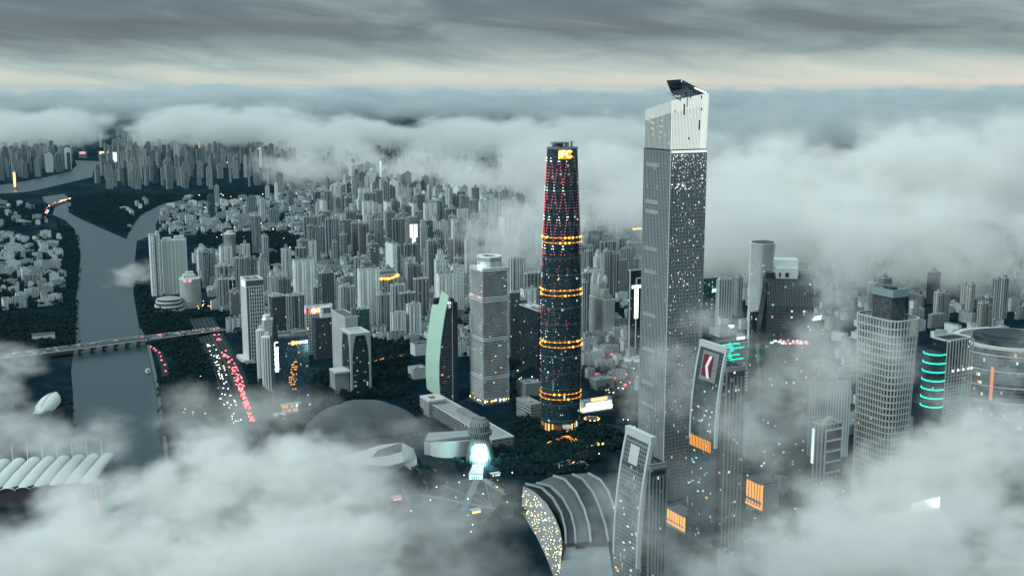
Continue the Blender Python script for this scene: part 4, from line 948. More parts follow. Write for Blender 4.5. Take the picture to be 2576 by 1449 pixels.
def curved_mall():
    Y = Yof(1075); h = zat(880, Y); X = Xof(2585, Y, h); r = 135 / F * zc(Y, h)
    rt = empty('curved_office_block', (X, Y + r * .8, 0), 0, 'large curved dark office block with banded floors and a pale roof rim', 'office building'); HERO.append((X, Y + r, r + 10)); LAND.append(('large curved office block', 2520, 960))
    m = MB(); m.tube(0, 0, 0, h, r, n=64); m.build('glass_wall', facade('curved block', (.12, .145, .155), (.025, .04, .05), 3.2, 6, .9, .72, .10, 1.8, vary=0, warm=.4), rt)
    m = MB()
    for i in range(5): m.prism(circ(0, 0, r + .8, 64), h * (.12 + i * .2), h * (.12 + i * .2) + 1.6, 0, bottom=True)
    m.build('floor_rim', MT['pale'], rt)
    m = MB(); m.parapet(circ(0, 0, r + 1.5, 64), h, 4, 6); m.build('roof_rim', MT['pale'], rt)
    m = MB(); m.tube(0, 0, h, h + 9, r * .66, n=48); m.tube(0, 0, h + 9, h + 12, r * .5, n=48); m.build('roof_drum', MT['dark_roof'], rt)
    m = MB(); m.ball(-r * .92, -r * .3, h + 4, 3.4, 5); m.build('roof_floodlight', glow('flood white', (1, 1, .92), 9), rt)
    m = MB(); a = R(232); m.bar((r * math.cos(a) * 1.01, r * math.sin(a) * 1.01, h * .35), (r * math.cos(a) * 1.01, r * math.sin(a) * 1.01, h * .78), 3.4); m.build('orange_sign', glow('dim orange', (1, .3, .08), .9), rt)
curved_mall()
s = simple_tower('sign_edge_tower', 'small pale tower with a vertical lit sign strip and framed dark panels', 'office tower', (2045, 2072, 2118, 1072, 1214), FM['grey_res'], land='small framed panel tower')
m = MB()
for i in range(4): z = s.h * (.18 + .19 * i); m.box(s.w * .16, -.6, z, s.w * .97, 0, z + s.h * .15)
m.build('framed_panel', MT['dark'], s.rt)
m = MB()
for i in range(5): z = s.h * (.14 + .19 * i); m.box(s.w * .10, -1.4, z, s.w, 0, z + 2.4)
m.box(s.w * .10, -1.4, s.h * .15, s.w * .15, 0, s.h * .92); m.build('panel_frame', MT['white'], s.rt)
m = MB(); m.box(-.8, s.d - 4, 22, 0, s.d, s.h * .9); m.build('sign_strip', MT['l_dim'], s.rt)
simple_tower('pale_fog_tower', 'pale window grid tower almost lost in fog behind the small framed panel tower', 'residential tower', (2037, 2078, 2142, 965, 1160), FM['white_res_b'])
s = simple_tower('dotted_block', 'dark wide block pricked with rows of white lights in a gap of the cloud', 'building', (2106, 2112, 2190, 588, 640), FM['office'])
m = MB()
for i in range(16):
    for j in range(5): m.ball(s.w * (i + .5) / 16, -1, s.h - 4 - j * 7, 1.1, 3)
m.build('facade_light', glow('grid dot', (.85, 1, .98), 2.5), s.rt)
s = simple_tower('att_sign_block', 'fog veiled dark block with white ATT letters on its roof edge', 'office building', (2028, 2036, 2075, 808, 905), FM['fog_office'])
text('sign_letters', 'ATT', 11, MT['l_white'], s.rt, (s.w * .5, -1, s.h + 4), FRONT, .2, bold=.15)
# screen building low in the fog
def fog_screen():
    s = site(2268, 2292, 2362, 1263, 1345); w, d, h = s.w, s.d, s.h
    rt = root(s, 'screen_building', 'fogbound low building carrying one large glowing white screen', 'building', land='glowing screen building')
    m = MB(); m.prism(s.poly, 0, h, 0, 1); m.build('wall', [FM['low_b'], MT['roof']], rt)
    m = MB(); m.box(0, -2.0, h - 13, w, -.6, h - 1); m.build('lit_screen', glow('screen white', (1, 1, .93), 13.0), rt)
    m = MB(); m.box(0, -6, h - 15.5, w, -.4, h - 14); m.build('canopy', MT['l_dim'], rt)
fog_screen()
def low_lit(name, label, sargs, bars, mat):
    s = site(*sargs); rt = root(s, name, label, 'building'); m = MB(); m.prism(s.poly, 0, s.h, 0, 1); m.build('wall', [FM['low_b'], MT['roof']], rt)
    m = MB(); m.parapet(s.poly, s.h, 2, 1.2); m.build('roof', MT['roof'], rt)
    m = MB()
    for k in range(bars): y = s.d * (k + .5) / bars; q = s.d / bars; m.box(-.6, y - q * .24, s.h * .45, 0, y + q * .24, s.h * .95); m.box(-.6, y - q * .15, s.h * .28, 0, y + q * .15, s.h * .36)
    m.box(-.8, 0, s.h * .2, 0, s.d, s.h * .25); m.box(-.8, 0, s.h * .2, 0, 1.4, s.h); m.build('amber_slat_light', mat, rt)
AMB = glow('slat orange', (1.0, .36, .05), 1.6)
low_lit('amber_slat_block', 'low block with a row of amber light slats at the chevron tower foot', (1672, 1724, 1760, 1302, 1345), 8, AMB)
low_lit('amber_column_block', 'block with tall amber columns of light beside the chevron tower, inland', (1878, 1920, 1960, 1220, 1300), 6, AMB)
# ================================================================ low landmarks in the foreground
# ---- opera house: two pebbles
def opera():
    def pebble(name, label, cpx, cpy, Yc, rx, ry, hh, rot, mat, seed, sub=40):
        X = Xof(cpx, Yc); r = random.Random(seed); rt = empty(name, (X, Yc, 0), R(rot), label, 'concert hall'); HERO.append((X, Yc, max(rx, ry) + 5)); m = MB()
        ks = [(r.uniform(0, 6.28), r.uniform(.3, 1)) for _ in range(7)]
        def P(i, j):
            t = i / 9 * math.pi / 2; a = 2 * math.pi * j / 24; c = math.cos(t) ** .75; e = 1 + .13 * math.cos(3 * a + ks[0][0]) + .08 * math.cos(5 * a + ks[1][0])
            z = hh * math.sin(t) ** 1.35 * (1 + .22 * math.cos(a - 2.4) * (1 - math.sin(t))); return (rx * c * e * math.cos(a), ry * c * e * math.sin(a), z)
        for i in range(9):
            for j in range(24): m.quad([P(i, j), P(i, j + 1), P(i + 1, j + 1), P(i + 1, j)])
        m.build('shell', mat, rt); return rt
    dk = plain('charcoal granite', (.075, .092, .098), .7, .3, .03); pl = plain('pale granite', (.37, .405, .41), .65, .18, .03)
    pebble('dark_pebble_hall', 'large dark pebble shaped hall rising like a hill behind the pale shell', 915, 1110, Yof(1100) + 42, 84, 50, 44, 10, dk, 4)
    Y = Yof(1178); rt = empty('pale_shell_hall', (Xof(950, Y), Y, 0), R(8), 'pale faceted shell hall with an angular dark cut and jutting corner', 'concert hall'); HERO.append((Xof(950, Y), Y, 55))
    V = lambda px, py, z: (lambda y: (Xof(px, y, z) - rt.location.x, y - rt.location.y, z))((EYE - z) / math.tan(dep(py)))
    def face(mm, pts):
        c, s_ = math.cos(-R(8)), math.sin(-R(8)); mm.quad([(x * c - y * s_, x * s_ + y * c, z) for x, y, z in (V(*p) for p in pts)])
    m = MB()
    face(m, [(855, 1150, 6), (960, 1118, 22), (1010, 1113, 24), (950, 1132, 25), (935, 1150, 22), (900, 1168, 12)])
    face(m, [(1010, 1113, 24), (1040, 1128, 16), (1048, 1150, 7), (1015, 1162, 15), (975, 1172, 16), (935, 1150, 22), (972, 1146, 20), (1010, 1136, 21), (1012, 1126, 23)])
    face(m, [(1048, 1150, 7), (1050, 1180, 0), (1034, 1184, 0), (1018, 1170, 9), (1015, 1162, 15)])
    face(m, [(855, 1150, 6), (900, 1168, 12), (935, 1150, 22), (975, 1172, 16), (975, 1180, 10), (880, 1180, 2)])
    face(m, [(975, 1172, 16), (1015, 1162, 15), (1018, 1170, 9), (990, 1186, 0), (960, 1190, 0), (975, 1180, 10)])
    m.build('faceted_shell', pl, rt)
    m = MB(); face(m, [(950, 1132, 24.6), (1010, 1113, 23.6), (1012, 1126, 22.6), (1010, 1136, 20.6), (972, 1146, 19.6), (935, 1150, 21.6)]); m.build('dark_cut', plain('slate cut', (.06, .075, .082), .6), rt)
    m = MB(); face(m, [(880, 1180, 2), (975, 1180, 10), (960, 1190, 0), (885, 1205, 0)]); m.build('lower_glass', MT['glass'], rt)
opera()
# ---- children's centre: round white wall, slab wing and a lantern tower with a screen
def centre():
    s = site(1146, 1238, 1293, 1108, 1140); w, d, h = s.w, s.d, s.h
    # a long slab running away from the corner by the trees
    rt = root(s, 'long_slab_building', 'long flat roofed grey building running from the tower lawn to the rippling tower', 'building', land='long flat roofed building')
    Ld = d * 2.1; m = MB(); m.prism([(0, 0), (w, 0), (w, Ld), (0, Ld)], 0, h, 0, 1); m.build('wall', [facade('slab wing', (.17, .195, .20), (.05, .065, .075), 4, 5, .7, .5, .02, 1.2, vary=0), MT['concrete']], rt)
    m = MB(); m.parapet([(0, 0), (w, 0), (w, Ld), (0, Ld)], h, 2, 2.2); m.build('roof_rim', MT['pale'], rt)
    m = MB()
    for k in range(5): m.box(w * (.55 + .08 * k), 3, h, w * (.58 + .08 * k), 5, h + 3.6, 1)
    m.box(w * .2, Ld * .15, h, w * .5, Ld * .3, h + 4); m.box(w * .55, Ld * .4, h, w * .9, Ld * .62, h + 5); m.build('roof_house', [MT['concrete'], MT['pale']], rt)
    Y = Yof(1150); X = Xof(1132, Y, 10); rt = empty('round_wall_hall', (X, Y + 26, 0), R(15), 'hall behind a great curved white wall, before the long flat roofed building', 'building'); HERO.append((X, Y + 26, 48))
    m = MB(); A = [R(200 + 130 * k / 18) for k in range(19)]; c = lambda r, a: (r * math.cos(a), r * math.sin(a) * .85)
    for a, b in zip(A, A[1:]):
        p, q, p1, q1 = c(34, a), c(34, b), c(31, a), c(31, b); f = lambda t: 24 - 5 * abs((t - R(265)) / R(65)) ** 2
        m.quad([(*p, 0), (*q, 0), (*q, f(b)), (*p, f(a))]); m.quad([(*p, f(a)), (*q, f(b)), (*q1, f(b)), (*p1, f(a))]); m.quad([(*q1, 0), (*p1, 0), (*p1, f(a)), (*q1, f(b))])
    m.build('curved_wall', MT['pale'], rt)
    m = MB(); m.prism([(-40, -4), (-24, -14), (34, -6), (36, 26), (-30, 30)], 0, 20, 0); m.build('hall_block', FM['low_b'], rt)
    m = MB(); m.prism([(-38, -3), (-22, -11), (30, -5), (33, 22), (-28, 26)], 20, 23, 0); m.build('roof', MT['concrete'], rt)
    Y = Yof(1172); X = Xof(1207, Y, 20); rt = empty('lantern_tower', (X, Y + 14, 0), R(0), 'round ringed lantern tower bearing a large dazzling white screen', 'tower'); HERO.append((X, Y + 14, 30)); LAND.append(('lantern tower with the bright screen', 1205, 1120))
    prof = [(0, 20), (8, 20), (22, 17), (34, 13.5), (42, 12.5), (42.1, 16.5), (47, 17), (47.1, 13.5), (56, 14), (61, 12.0), (64, 8)]
    m = MB()
    for (z0, r0), (z1, r1) in zip(prof, prof[1:]): m.prism(circ(0, 0, r0, 32), z0, z1, 0, poly1=circ(0, 0, r1, 32), top=False)
    m.prism(circ(0, 0, 8, 32), 64, 65, 0); m.build('ringed_wall', facade('lantern ribs', (.24, .275, .28), (.07, .095, .105), 3.2, 40, .62, 1.1, .0, 1, vary=0), rt)
    m = MB(); scr = []
    def sp(u, v): a = R(252 + 44 * u); r = 20.6 - 3.4 * v; return (r * math.cos(a) * 1.0, r * math.sin(a), 9 + 23 * v)
    g = lambda u, v: sp(.5 + (u - .5) * (.92 + .30 * math.sin(math.pi * (.15 + .7 * (1 - v)))), v)
    for i in range(8):
        for j in range(6): m.quad([g(i / 8, j / 6), g((i + 1) / 8, j / 6), g((i + 1) / 8, (j + 1) / 6), g(i / 8, (j + 1) / 6)])
    m.build('lit_screen', glow('screen glow', (.86, 1, 1), 9), rt)
    # raised entrance hall lit from inside, and a floodlit walk
    Y2 = Yof(1205); X2 = Xof(1197, Y2, 4); rt = empty('lit_stair_hall', (X2, Y2, 0), R(-4), 'brightly lit white stair hall leading from the lantern tower to the plaza', 'building')
    m = MB(); m.prism([(-9, -2), (9, -2), (7, 34), (-7, 34)], 0, 7, 0, 0); m.build('wall', glow('stair hall glow', (.55, .95, 1.0), 1.5), rt)
    m = MB(); m.prism([(-9.5, -2.5), (9.5, -2.5), (7.5, 35), (-7.5, 35)], 7, 8.2, 0); m.build('roof', MT['white'], rt)
    m = MB()
    for k in range(4): m.box(-5 + 3 * k, -3, 0, -4 + 3 * k, -2.4, 5)
    m.build('dark_pillar', MT['dark'], rt)
    l = bpy.data.lights.new('screen_lamp', 'AREA'); l.energy = 1.2e5; l.color = (.45, .92, 1.0); l.size = 18
    lo = bpy.data.objects.new('screen_lamp', l); C.objects.link(lo); lo.location = (X, Y - 10, 22); lo.rotation_euler = (R(50), 0, 0)
centre()
# ---- library: leaf shaped wall pricked with lights, ribbed roof
def library():
    W = [(1316, 1222, 1311, 1290), (1332, 1229, 1322, 1303), (1348, 1239, 1332, 1320), (1375, 1265, 1350, 1350), (1395, 1298, 1367, 1385), (1408, 1330, 1382, 1420), (1414, 1357, 1394, 1455), (1414, 1388, 1402, 1495)]
    o = G(1360, 1400); rt = empty('leaf_wall_library', o, 0, 'leaf shaped hall with a curved pale wall pricked by warm lights and ribbed dark roofs', 'library', None); LAND.append(('leaf shaped library', 1420, 1330))
    HERO.append((G(1430, 1400).x, G(1430, 1400).y + 30, 90))
    bot, top = [], []
    for px, yt, pb, yb in W:
        b = G(pb, yb); z = zat(yt, b.y); x = Xof(px, b.y, z); bot.append(b - o); top.append(Vector((x, b.y, z)) - o)
    m = MB(); u = 0
    for k in range(len(W) - 1):
        L = (bot[k + 1] - bot[k]).length
        for i in range(6):
            q0, q1 = i / 6, (i + 1) / 6; a, b = bot[k].lerp(top[k], q0), bot[k + 1].lerp(top[k + 1], q0); c, d = bot[k + 1].lerp(top[k + 1], q1), bot[k].lerp(top[k], q1)
            m.quad([a, b, c, d], [(u, a.z), (u + L, b.z), (u + L, c.z), (u, d.z)])
        u += L
    m.build('curved_wall', facade('library wall', (.30, .335, .33), (.24, .27, .265), 2.2, 2.6, .5, .4, .05, 2, vary=0, warm=.8), rt)
    m = MB(); r = random.Random(12)
    for k in range(190):
        i = r.random() * (len(W) - 1.001); j = int(i); f = i - j; v = r.random() ** .9; p = bot[j].lerp(bot[j + 1], f).lerp(top[j].lerp(top[j + 1], f), .04 + .9 * v); n = Vector((-.75, -.62, .1)); p = p + n * .5
        m.ball(p.x, p.y, p.z, r.choice((.26, .34, .46)), 3)
    m.build('warm_wall_light', glow('warm dots', (1.0, .78, .42), 7.0), rt)
    # roofs: three long leaves that run from the far tip to the near end
    def leaf(name, P0, P1, z, dz, mat):
        m = MB(); n = len(P0)
        for k in range(n - 1):
            a, b, c, d = (Vector((*G(*p)[:2], 0)) for p in (P0[k], P0[k + 1], P1[k + 1], P1[k]))
            def lift(p, px, py, zz): y = (EYE - zz) / math.tan(dep(py)); return Vector((Xof(px, y, zz), y, zz)) - o
            q = [lift(None, *P0[k], z), lift(None, *P0[k + 1], z), lift(None, *P1[k + 1], z + dz), lift(None, *P1[k], z + dz)]
            m.quad(q); m.quad([p - Vector((0, 0, 3)) for p in reversed(q)])
            m.quad([q[0] - Vector((0, 0, 14)), q[1] - Vector((0, 0, 14)), q[1], q[0]]); m.quad([q[3], q[2], q[2] - Vector((0, 0, 3)), q[3] - Vector((0, 0, 3))])
        return m.build(name, mat, rt)
    dkr = plain('library roof', (.035, .048, .056), .7, .3, .06); glr = plain('roof light glass', (.085, .105, .115), .4, .3, .05); rim = MT['concrete']
    A = [(1322, 1216), (1362, 1226), (1390, 1252), (1412, 1290), (1422, 1330), (1424, 1366)]
    B = [(1350, 1214), (1384, 1222), (1414, 1250), (1436, 1290), (1446, 1330), (1448, 1364)]
    Cc = [(1392, 1196), (1420, 1205), (1448, 1236), (1470, 1280), (1482, 1325), (1486, 1362)]
    D = [(1440, 1192), (1465, 1204), (1492, 1238), (1510, 1280), (1524, 1325), (1530, 1360)]
    E_ = [(1480, 1190), (1510, 1206), (1530, 1236), (1545, 1276), (1555, 1320), (1558, 1360)]
    leaf('roof_leaf', A, B, 41, 1, dkr); leaf('roof_leaf', B, Cc, 45, -2, glr); leaf('roof_leaf', Cc, D, 43, 2, dkr); leaf('roof_leaf', D, E_, 40, -4, glr)
    def ridge(P, z):
        m = MB(); pts = []
        for px, py in P: y = (EYE - z) / math.tan(dep(py)); pts.append(Vector((Xof(px, y, z), y, z)) - o)
        for a, b in zip(pts, pts[1:]): m.bar(a, b, 2.2, 2.2)
        m.build('roof_rib', rim, rt)
    for P, z in ((A, 42.5), (B, 46.5), (Cc, 46.5), (D, 46), (E_, 38)): ridge(P, z)
    m = MB(); q = []
    for px, py in ((1424, 1364), (1530, 1358), (1545, 1449), (1535, 1600), (1400, 1600), (1408, 1420)): p = G(px, py) * .92; q.append((p.x - o.x, p.y - o.y))
    m.prism(q[::-1], 0, 37, 0, 1); m.build('near_hall', [facade('near hall', (.16, .185, .19), (.09, .11, .115), 3.4, 4, .6, .5, .12, 2.4, vary=0, warm=.35), MT['concrete']], rt)
library()
# ---- grandstand with sail vaults and masts
def grandstand():
    Y = Yof(1262); o = Vector((Xof(100, Y, 20), Y, 0)); rt = empty('sail_roof_grandstand', o, R(11), 'riverside grandstand under eight white sail vaults with slim masts', 'grandstand'); LAND.append(('sail roofed grandstand', 130, 1210))
    n = 9; pitch = 18.4
    sail = plain('sail membrane', (.50, .55, .535), .6, .08, .05)
    for k in range(n):
        x0 = -92 + k * pitch; m = MB(); L = 60
        def P(i, j):                                     # a half pipe that rises towards the back
            q = i / 10; a = math.pi * j / 8; rr = pitch * .52 * (1 - .18 * q); cx = x0 + q * 22; return (cx - rr * math.cos(a), -12 + q * L, 27 + 13 * q + 5.2 * math.sin(a) - 2.5 * (1 - q) ** 2 * 3)
        for i in range(10):
            for j in range(8): m.quad([P(i, j), P(i, j + 1), P(i + 1, j + 1), P(i + 1, j)])
        c = P(10, 4)
        for j in range(8): m.quad([P(10, j), P(10, j + 1), (c[0], c[1], c[2] - 7)])
        m.build('sail_vault', sail, rt, smooth=True)
        if k > 0:
            m = MB(); x, y, z = P(10, 0); m.tube(x, y, 0, z + 22, .75, .45, n=8); m.build('mast', MT['white'], rt)
    m = MB(); m.prism([(-100, -8), (82, -14), (86, 12), (74, 44), (-100, 44)], 0, 25, 0); m.build('stand_body', plain('stand maroon', (.055, .052, .065), .7, .4, .05), rt)
    m = MB(); A = [R(-80 + 100 * k / 12) for k in range(13)]
    for a, b in zip(A, A[1:]):
        f = lambda t, r: (70 + r * math.cos(t), 4 + r * math.sin(t) * 1.2); p, q, p1, q1 = f(a, 22), f(b, 22), f(a, 16), f(b, 16)
        m.quad([(*p, 0), (*q, 0), (*q1, 33), (*p1, 33)]); m.quad([(*p1, 33), (*q1, 33), (*q, 0), (*p, 0)])
    m.build('curved_end_wall', MT['concrete'], rt)
    Y = Yof(1290); rt = empty('red_lit_pylon', (Xof(244, Y, 10), Y, 0), 0, 'thin red lit pylon beside the sail roofed grandstand', 'pylon'); m = MB()
    m.tube(0, 0, 0, 20, 1.4, .9, n=8, m=0); m.tube(0, 0, 20, 44, .9, .2, n=8, m=1); m.build('spike', [glow('pylon red', (1, .22, .16), 1.3), MT['white']], rt)
grandstand()
def oval_hall():
    Y = Yof(1045); X = Xof(92, Y, 8); rt = empty('white_oval_hall', (X, Y + 45, 0), R(99), 'white oval roofed hall like an upturned boat in the river park', 'hall'); HERO.append((X, Y + 25, 45)); m = MB(); Lx, Wy, H = 66, 16, 15
    def P(i, j): t = -1 + 2 * i / 20; a = math.pi * j / 8; ww = Wy * max(.0, 1 - abs(t) ** 2.6); return (Lx * t, -ww * math.cos(a), 3 + (H * (1 - .55 * t * t)) * (math.sin(a) ** .8 if ww > 0 else 0))
    for i in range(20):
        for j in range(8): m.quad([P(i, j), P(i + 1, j), P(i + 1, j + 1), P(i, j + 1)])
    m.build('roof_shell', plain('oval white', (.62, .67, .65), .5, .08, .05), rt, smooth=True)
    m = MB(); m.bar((-Lx * .9, 0, 12), (Lx * .9, 0, 12), .1, .1); 
    m = MB()
    for i in range(3, 17): a, b = P(i, 4), P(i + 1, 4); m.bar((a[0], a[1], a[2] + .2), (b[0], b[1], b[2] + .2), .9, .5)
    m.build('roof_ridge', MT['grey'], rt)
    m = MB(); m.prism([(Lx * t, Wy * .85 * s_ * (1 - abs(t) ** 2.6)) for t, s_ in [(-.95 + 1.9 * k / 10, -1) for k in range(11)] + [(.95 - 1.9 * k / 10, 1) for k in range(11)]], 0, 4, 0); m.build('wall', MT['glass'], rt)
    m = MB(); m.box(-Lx - 4, -7, 0, -Lx * .72, 7, 11); m.build('entrance_block', MT['pale'], rt)
oval_hall()
# ---- plain low buildings
def low_block(name, label, sargs, mat=None, roofm=None, cat='building', lit=None, rot=28.0):
    s = site(*sargs, rot=rot)
    if not 8 < s.d < 120: s.d = 22.0; s.poly = [(0, 0), (s.w, 0), (s.w, s.d), (0, s.d)]
    rt = root(s, name, label, cat); m = MB(); m.prism(s.poly, 0, s.h, 0, 1); m.build('wall', [mat or FM['low'], roofm or MT['roof']], rt)
    m = MB(); m.parapet(s.poly, s.h, 1.6, 1.2); m.box(s.w * .3, s.d * .3, s.h, s.w * .5, s.d * .55, s.h + 3); m.build('roof', roofm or MT['concrete'], rt); s.rt = rt; return s
low_block('white_riverside_hall', 'long low white hall alone in the trees of the far bank', (74, 80, 138, 846, 866), MT['pale'], MT['roof'], rot=22)
s = low_block('theatre_block', 'grey sharp edged theatre block standing before the tapering round tower', (1299, 1322, 1362, 968, 1008), MT['grey'], MT['concrete'])
s = low_block('theatre_podium', 'pale striped podium block lying before the theatre block', (1299, 1335, 1364, 1020, 1062), facade('podium bands', (.26, .29, .295), (.10, .12, .13), 6, 5, 1.1, .4, .02, 1, vary=0), MT['concrete'])
low_block('flat_roof_school', 'pale flat roofed school block beside the bowed tower', (1026, 1040, 1074, 930, 955), MT['pale'], MT['concrete'])
low_block('school_annex', 'grey annex behind the pale flat roofed school', (1032, 1044, 1078, 866, 896), FM['low'], MT['roof'])
low_block('sunken_roof_block', 'low dark block with a square roof court below the crimson light lines', (1483, 1500, 1545, 958, 982), MT['grey'], MT['concrete'])
s = low_block('bright_mall', 'low shopping mall with blazing white and orange shop fronts', (1458, 1468, 1540, 1012, 1040), FM['low'], MT['concrete']); LAND.append(('bright shopping mall', 1500, 1020))
m = MB(); m.box(0, -1.5, 3, s.w, -.2, 9); m.box(s.w * .1, -1.5, 12, s.w * .95, -.2, 15); m.build('lit_front', glow('mall white', (.95, 1, .95), 3.0), s.rt)
m = MB(); m.box(s.w * .25, -2, s.h, s.w * .8, -1, s.h + 5); m.box(-1, 0, 2, 0, s.d, 7); m.build('orange_sign', glow('mall orange', (1, .5, .2), 2.2), s.rt)
def lit_pavilion(name, label, px, py, r, mat, em):
    p = G(px, py); rt = empty(name, p, 0, label, 'pavilion'); m = MB(); m.tube(0, 0, 0, 3, r, n=24); m.tube(0, 0, 3, 6, r * .8, r * .3, n=24); m.build('roof', mat, rt)
    m = MB()
    for k in range(10): a = k * .628; m.ball((r + .5) * math.cos(a), (r + .5) * math.sin(a), 2.2, 1.2, 4)
    m.build('lamp_ring', em, rt)
lit_pavilion('fountain_pavilion', 'round pavilion ringed with orange lamps below the bright shopping mall', 1489, 1056, 11, MT['metal'], MT['l_orange'])
p = G(1500, 1145); rt = empty('curved_ring_walk', p, 0, 'dim orange curved ramp ring near the near bowed screen tower', 'walkway'); m = MB()
A = [R(90 + 170 * k / 16) for k in range(17)]
for a, b in zip(A, A[1:]): m.bar((26 * math.cos(a), 22 * math.sin(a), 1.4), (26 * math.cos(b), 22 * math.sin(b), 1.4), 4.0, .8)
m.build('ramp', glow('ramp orange', (1, .30, .12), .22), rt)
lamps = []
for k, (px, py, r) in enumerate(((1478, 1128, 1.7), (1490, 1125, 1.7), (1503, 1121, 2.6), (1517, 1120, 1.9), (1532, 1120, 2.0))):
    p = G(px, py + 8); rt = empty('globe_lamp', p, 0, 'big orange globe lamp in a row of five above the curved ramp', 'lamp', 'orange globe lamps'); m = MB(); m.tube(0, 0, 0, 5, .25, n=8); m.build('post', MT['metal'], rt); m = MB(); m.ball(0, 0, 5 + r, r, 6); m.build('globe', MT['l_amber'], rt)
def strip_roof(name, label, pts, h, wd, mat, roofm):
    o = G(*pts[0]); rt = empty(name, o, 0, label, 'building'); q = [G(*p) - o for p in pts]; m = MB()
    for a, b in zip(q, q[1:]): m.bar((a.x, a.y, h * .5), (b.x, b.y, h * .5), wd, h)
    m.build('wall', FM['low_b'], rt); m = MB()
    for a, b in zip(q, q[1:]): n = Vector((b - a)).normalized().cross(Vector((0, 0, 1))) * (wd * .5 + .4); n = n if n.y < 0 else -n; m.bar((a.x + n.x, a.y + n.y, h * .7), (b.x + n.x, b.y + n.y, h * .7), .6, h * .45)
    m.build('light_line', mat, rt)
    m = MB()
    for a, b in zip(q, q[1:]): m.bar((a.x, a.y, h + .3), (b.x, b.y, h + .3), wd + 2, .6)
    m.build('roof', roofm, rt)
CR = glow('crimson line', (1, .05, .14), 2.6)
strip_roof('crimson_line_arcade', 'dark arcade roof edged by a crimson light line, farther of two', [(1463, 893), (1502, 889), (1528, 897), (1545, 893)], 7, 10, CR, MT['dark_roof'])
strip_roof('crimson_line_arcade', 'dark arcade roof edged by a crimson light line, nearer of two', [(1488, 946), (1512, 944), (1535, 959), (1552, 950)], 7, 10, CR, MT['dark_roof'])
strip_roof('lit_kiosk_row', 'angled kiosk row with white and orange counters under a flat roof by the library', [(1400, 1178), (1450, 1163), (1472, 1180)], 5, 9, glow('kiosk', (1, .62, .35), 2.5), MT['concrete'])
strip_roof('garden_roof_row', 'orange edged long roof running behind the portal framed tower', [(934, 912), (985, 903), (1020, 898)], 6, 8, glow('roof edge orange', (1, .42, .14), 1.6), MT['dark_roof'])
for px, py, lab, em in ((1196, 1289, 'small orange lit kiosk at the plaza edge under the lantern tower', MT['l_orange']), (998, 1257, 'small red lit kiosk by the fog at the pale shell hall', MT['l_pink']), (1246, 1197, 'small white kiosk beside the lit stair hall', MT['l_dim'])):
    p = G(px, py); rt = empty('kiosk', p, R(25), lab, 'kiosk'); m = MB(); m.box(-6, -3, 0, 6, 3, 4); m.build('wall', MT['dark'], rt); m = MB(); m.box(-7, -4, 4, 7, 4, 4.6); m.build('roof', MT['pale'], rt); m = MB(); m.box(-5.5, -3.4, 1, 5.5, -3.05, 3); m.build('lit_counter', em, rt)
# ================================================================ ground, water, roads
def poly_w(pts): return [tuple(G(*p)[:2]) for p in pts]
def inside(p, poly):
    x, y = p; c = False; n = len(poly); j = n - 1
    for i in range(n):
        xi, yi = poly[i]; xj, yj = poly[j]
        if (yi > y) != (yj > y) and x < (xj - xi) * (y - yi) / (yj - yi) + xi: c = not c
        j = i
    return c
def sheet(name, polys, z, mat):
    m = MB()
    for p in polys:
        a = sum(p[i][0] * p[(i + 1) % len(p)][1] - p[(i + 1) % len(p)][0] * p[i][1] for i in range(len(p)))
        m.quad([(x, y, z) for x, y in (p if a > 0 else p[::-1])])
    return setting(m.build(name, mat))
def ground_mat():
    m = bpy.data.materials.new('city ground'); m.use_nodes = True; t = m.node_tree; b = t.nodes['Principled BSDF']
    tcn = t.nodes.new('ShaderNodeTexCoord'); f = noise(t, tcn.outputs['Object'], 0.004, 6, 0.65); g = noise(t, tcn.outputs['Object'], 0.03, 4, 0.6)
    c = ramp(t, mathn(t, 'MULTIPLY_ADD', g, .4, mathn(t, 'MULTIPLY', f, .6)), [(.36, (.002, .010, .016)), (.47, (.003, .013, .020)), (.53, (.007, .017, .026)), (.64, (.024, .036, .048))])
    t.links.new(c, b.inputs['Base Color']); b.inputs['Roughness'].default_value = .9; b.inputs['Specular IOR Level'].default_value = 0.0; return m
m = MB(); S = 26000; m.quad([(-S, -S, 0), (S, -S, 0), (S, S, 0), (-S, S, 0)]); setting(m.build('ground', ground_mat()))
RIV = [(203, 640), (191, 757), (188, 863), (179, 934), (184, 993), (184, 1066), (190, 1449), (440, 1449), (403, 1066), (388, 963), (368, 869), (350, 822), (338, 757), (333, 699), (341, 640), (344, 607), (318, 602), (283, 587), (235, 566), (203, 552), (171, 534), (180, 511), (165, 506), (140, 517), (132, 540), (165, 555), (188, 578)]
BRA = [(344, 606.5), (374, 596), (394, 584), (391, 566), (412, 530), (459, 508), (459, 505), (412, 513), (359, 537), (338, 561), (324, 587), (318, 601.5)]
REA = [(0, 487), (59, 484), (97, 478), (147, 466), (206, 452), (232, 446), (235, 428), (282, 417), (262, 407), (188, 404), (194, 416), (177, 431), (118, 446), (44, 460), (0, 466), (-200, 480), (-200, 500)]
CON = [(106, 496), (160, 488), (176, 500), (165, 505.5), (140, 516.5), (133, 520), (112, 508)]
def water_mat():
    m = bpy.data.materials.new('river water'); m.use_nodes = True; t = m.node_tree; b = t.nodes['Principled BSDF']
    b.inputs['Base Color'].default_value = (.020, .042, .055, 1); b.inputs['Roughness'].default_value = .38; b.inputs['Specular IOR Level'].default_value = .13
    tcn = t.nodes.new('ShaderNodeTexCoord'); f = noise(t, tcn.outputs['Object'], .05, 4, .6); bp = t.nodes.new('ShaderNodeBump'); bp.inputs['Strength'].default_value = .25; bp.inputs['Distance'].default_value = 2
    t.links.new(f, bp.inputs['Height']); t.links.new(bp.outputs[0], b.inputs['Normal']); return m
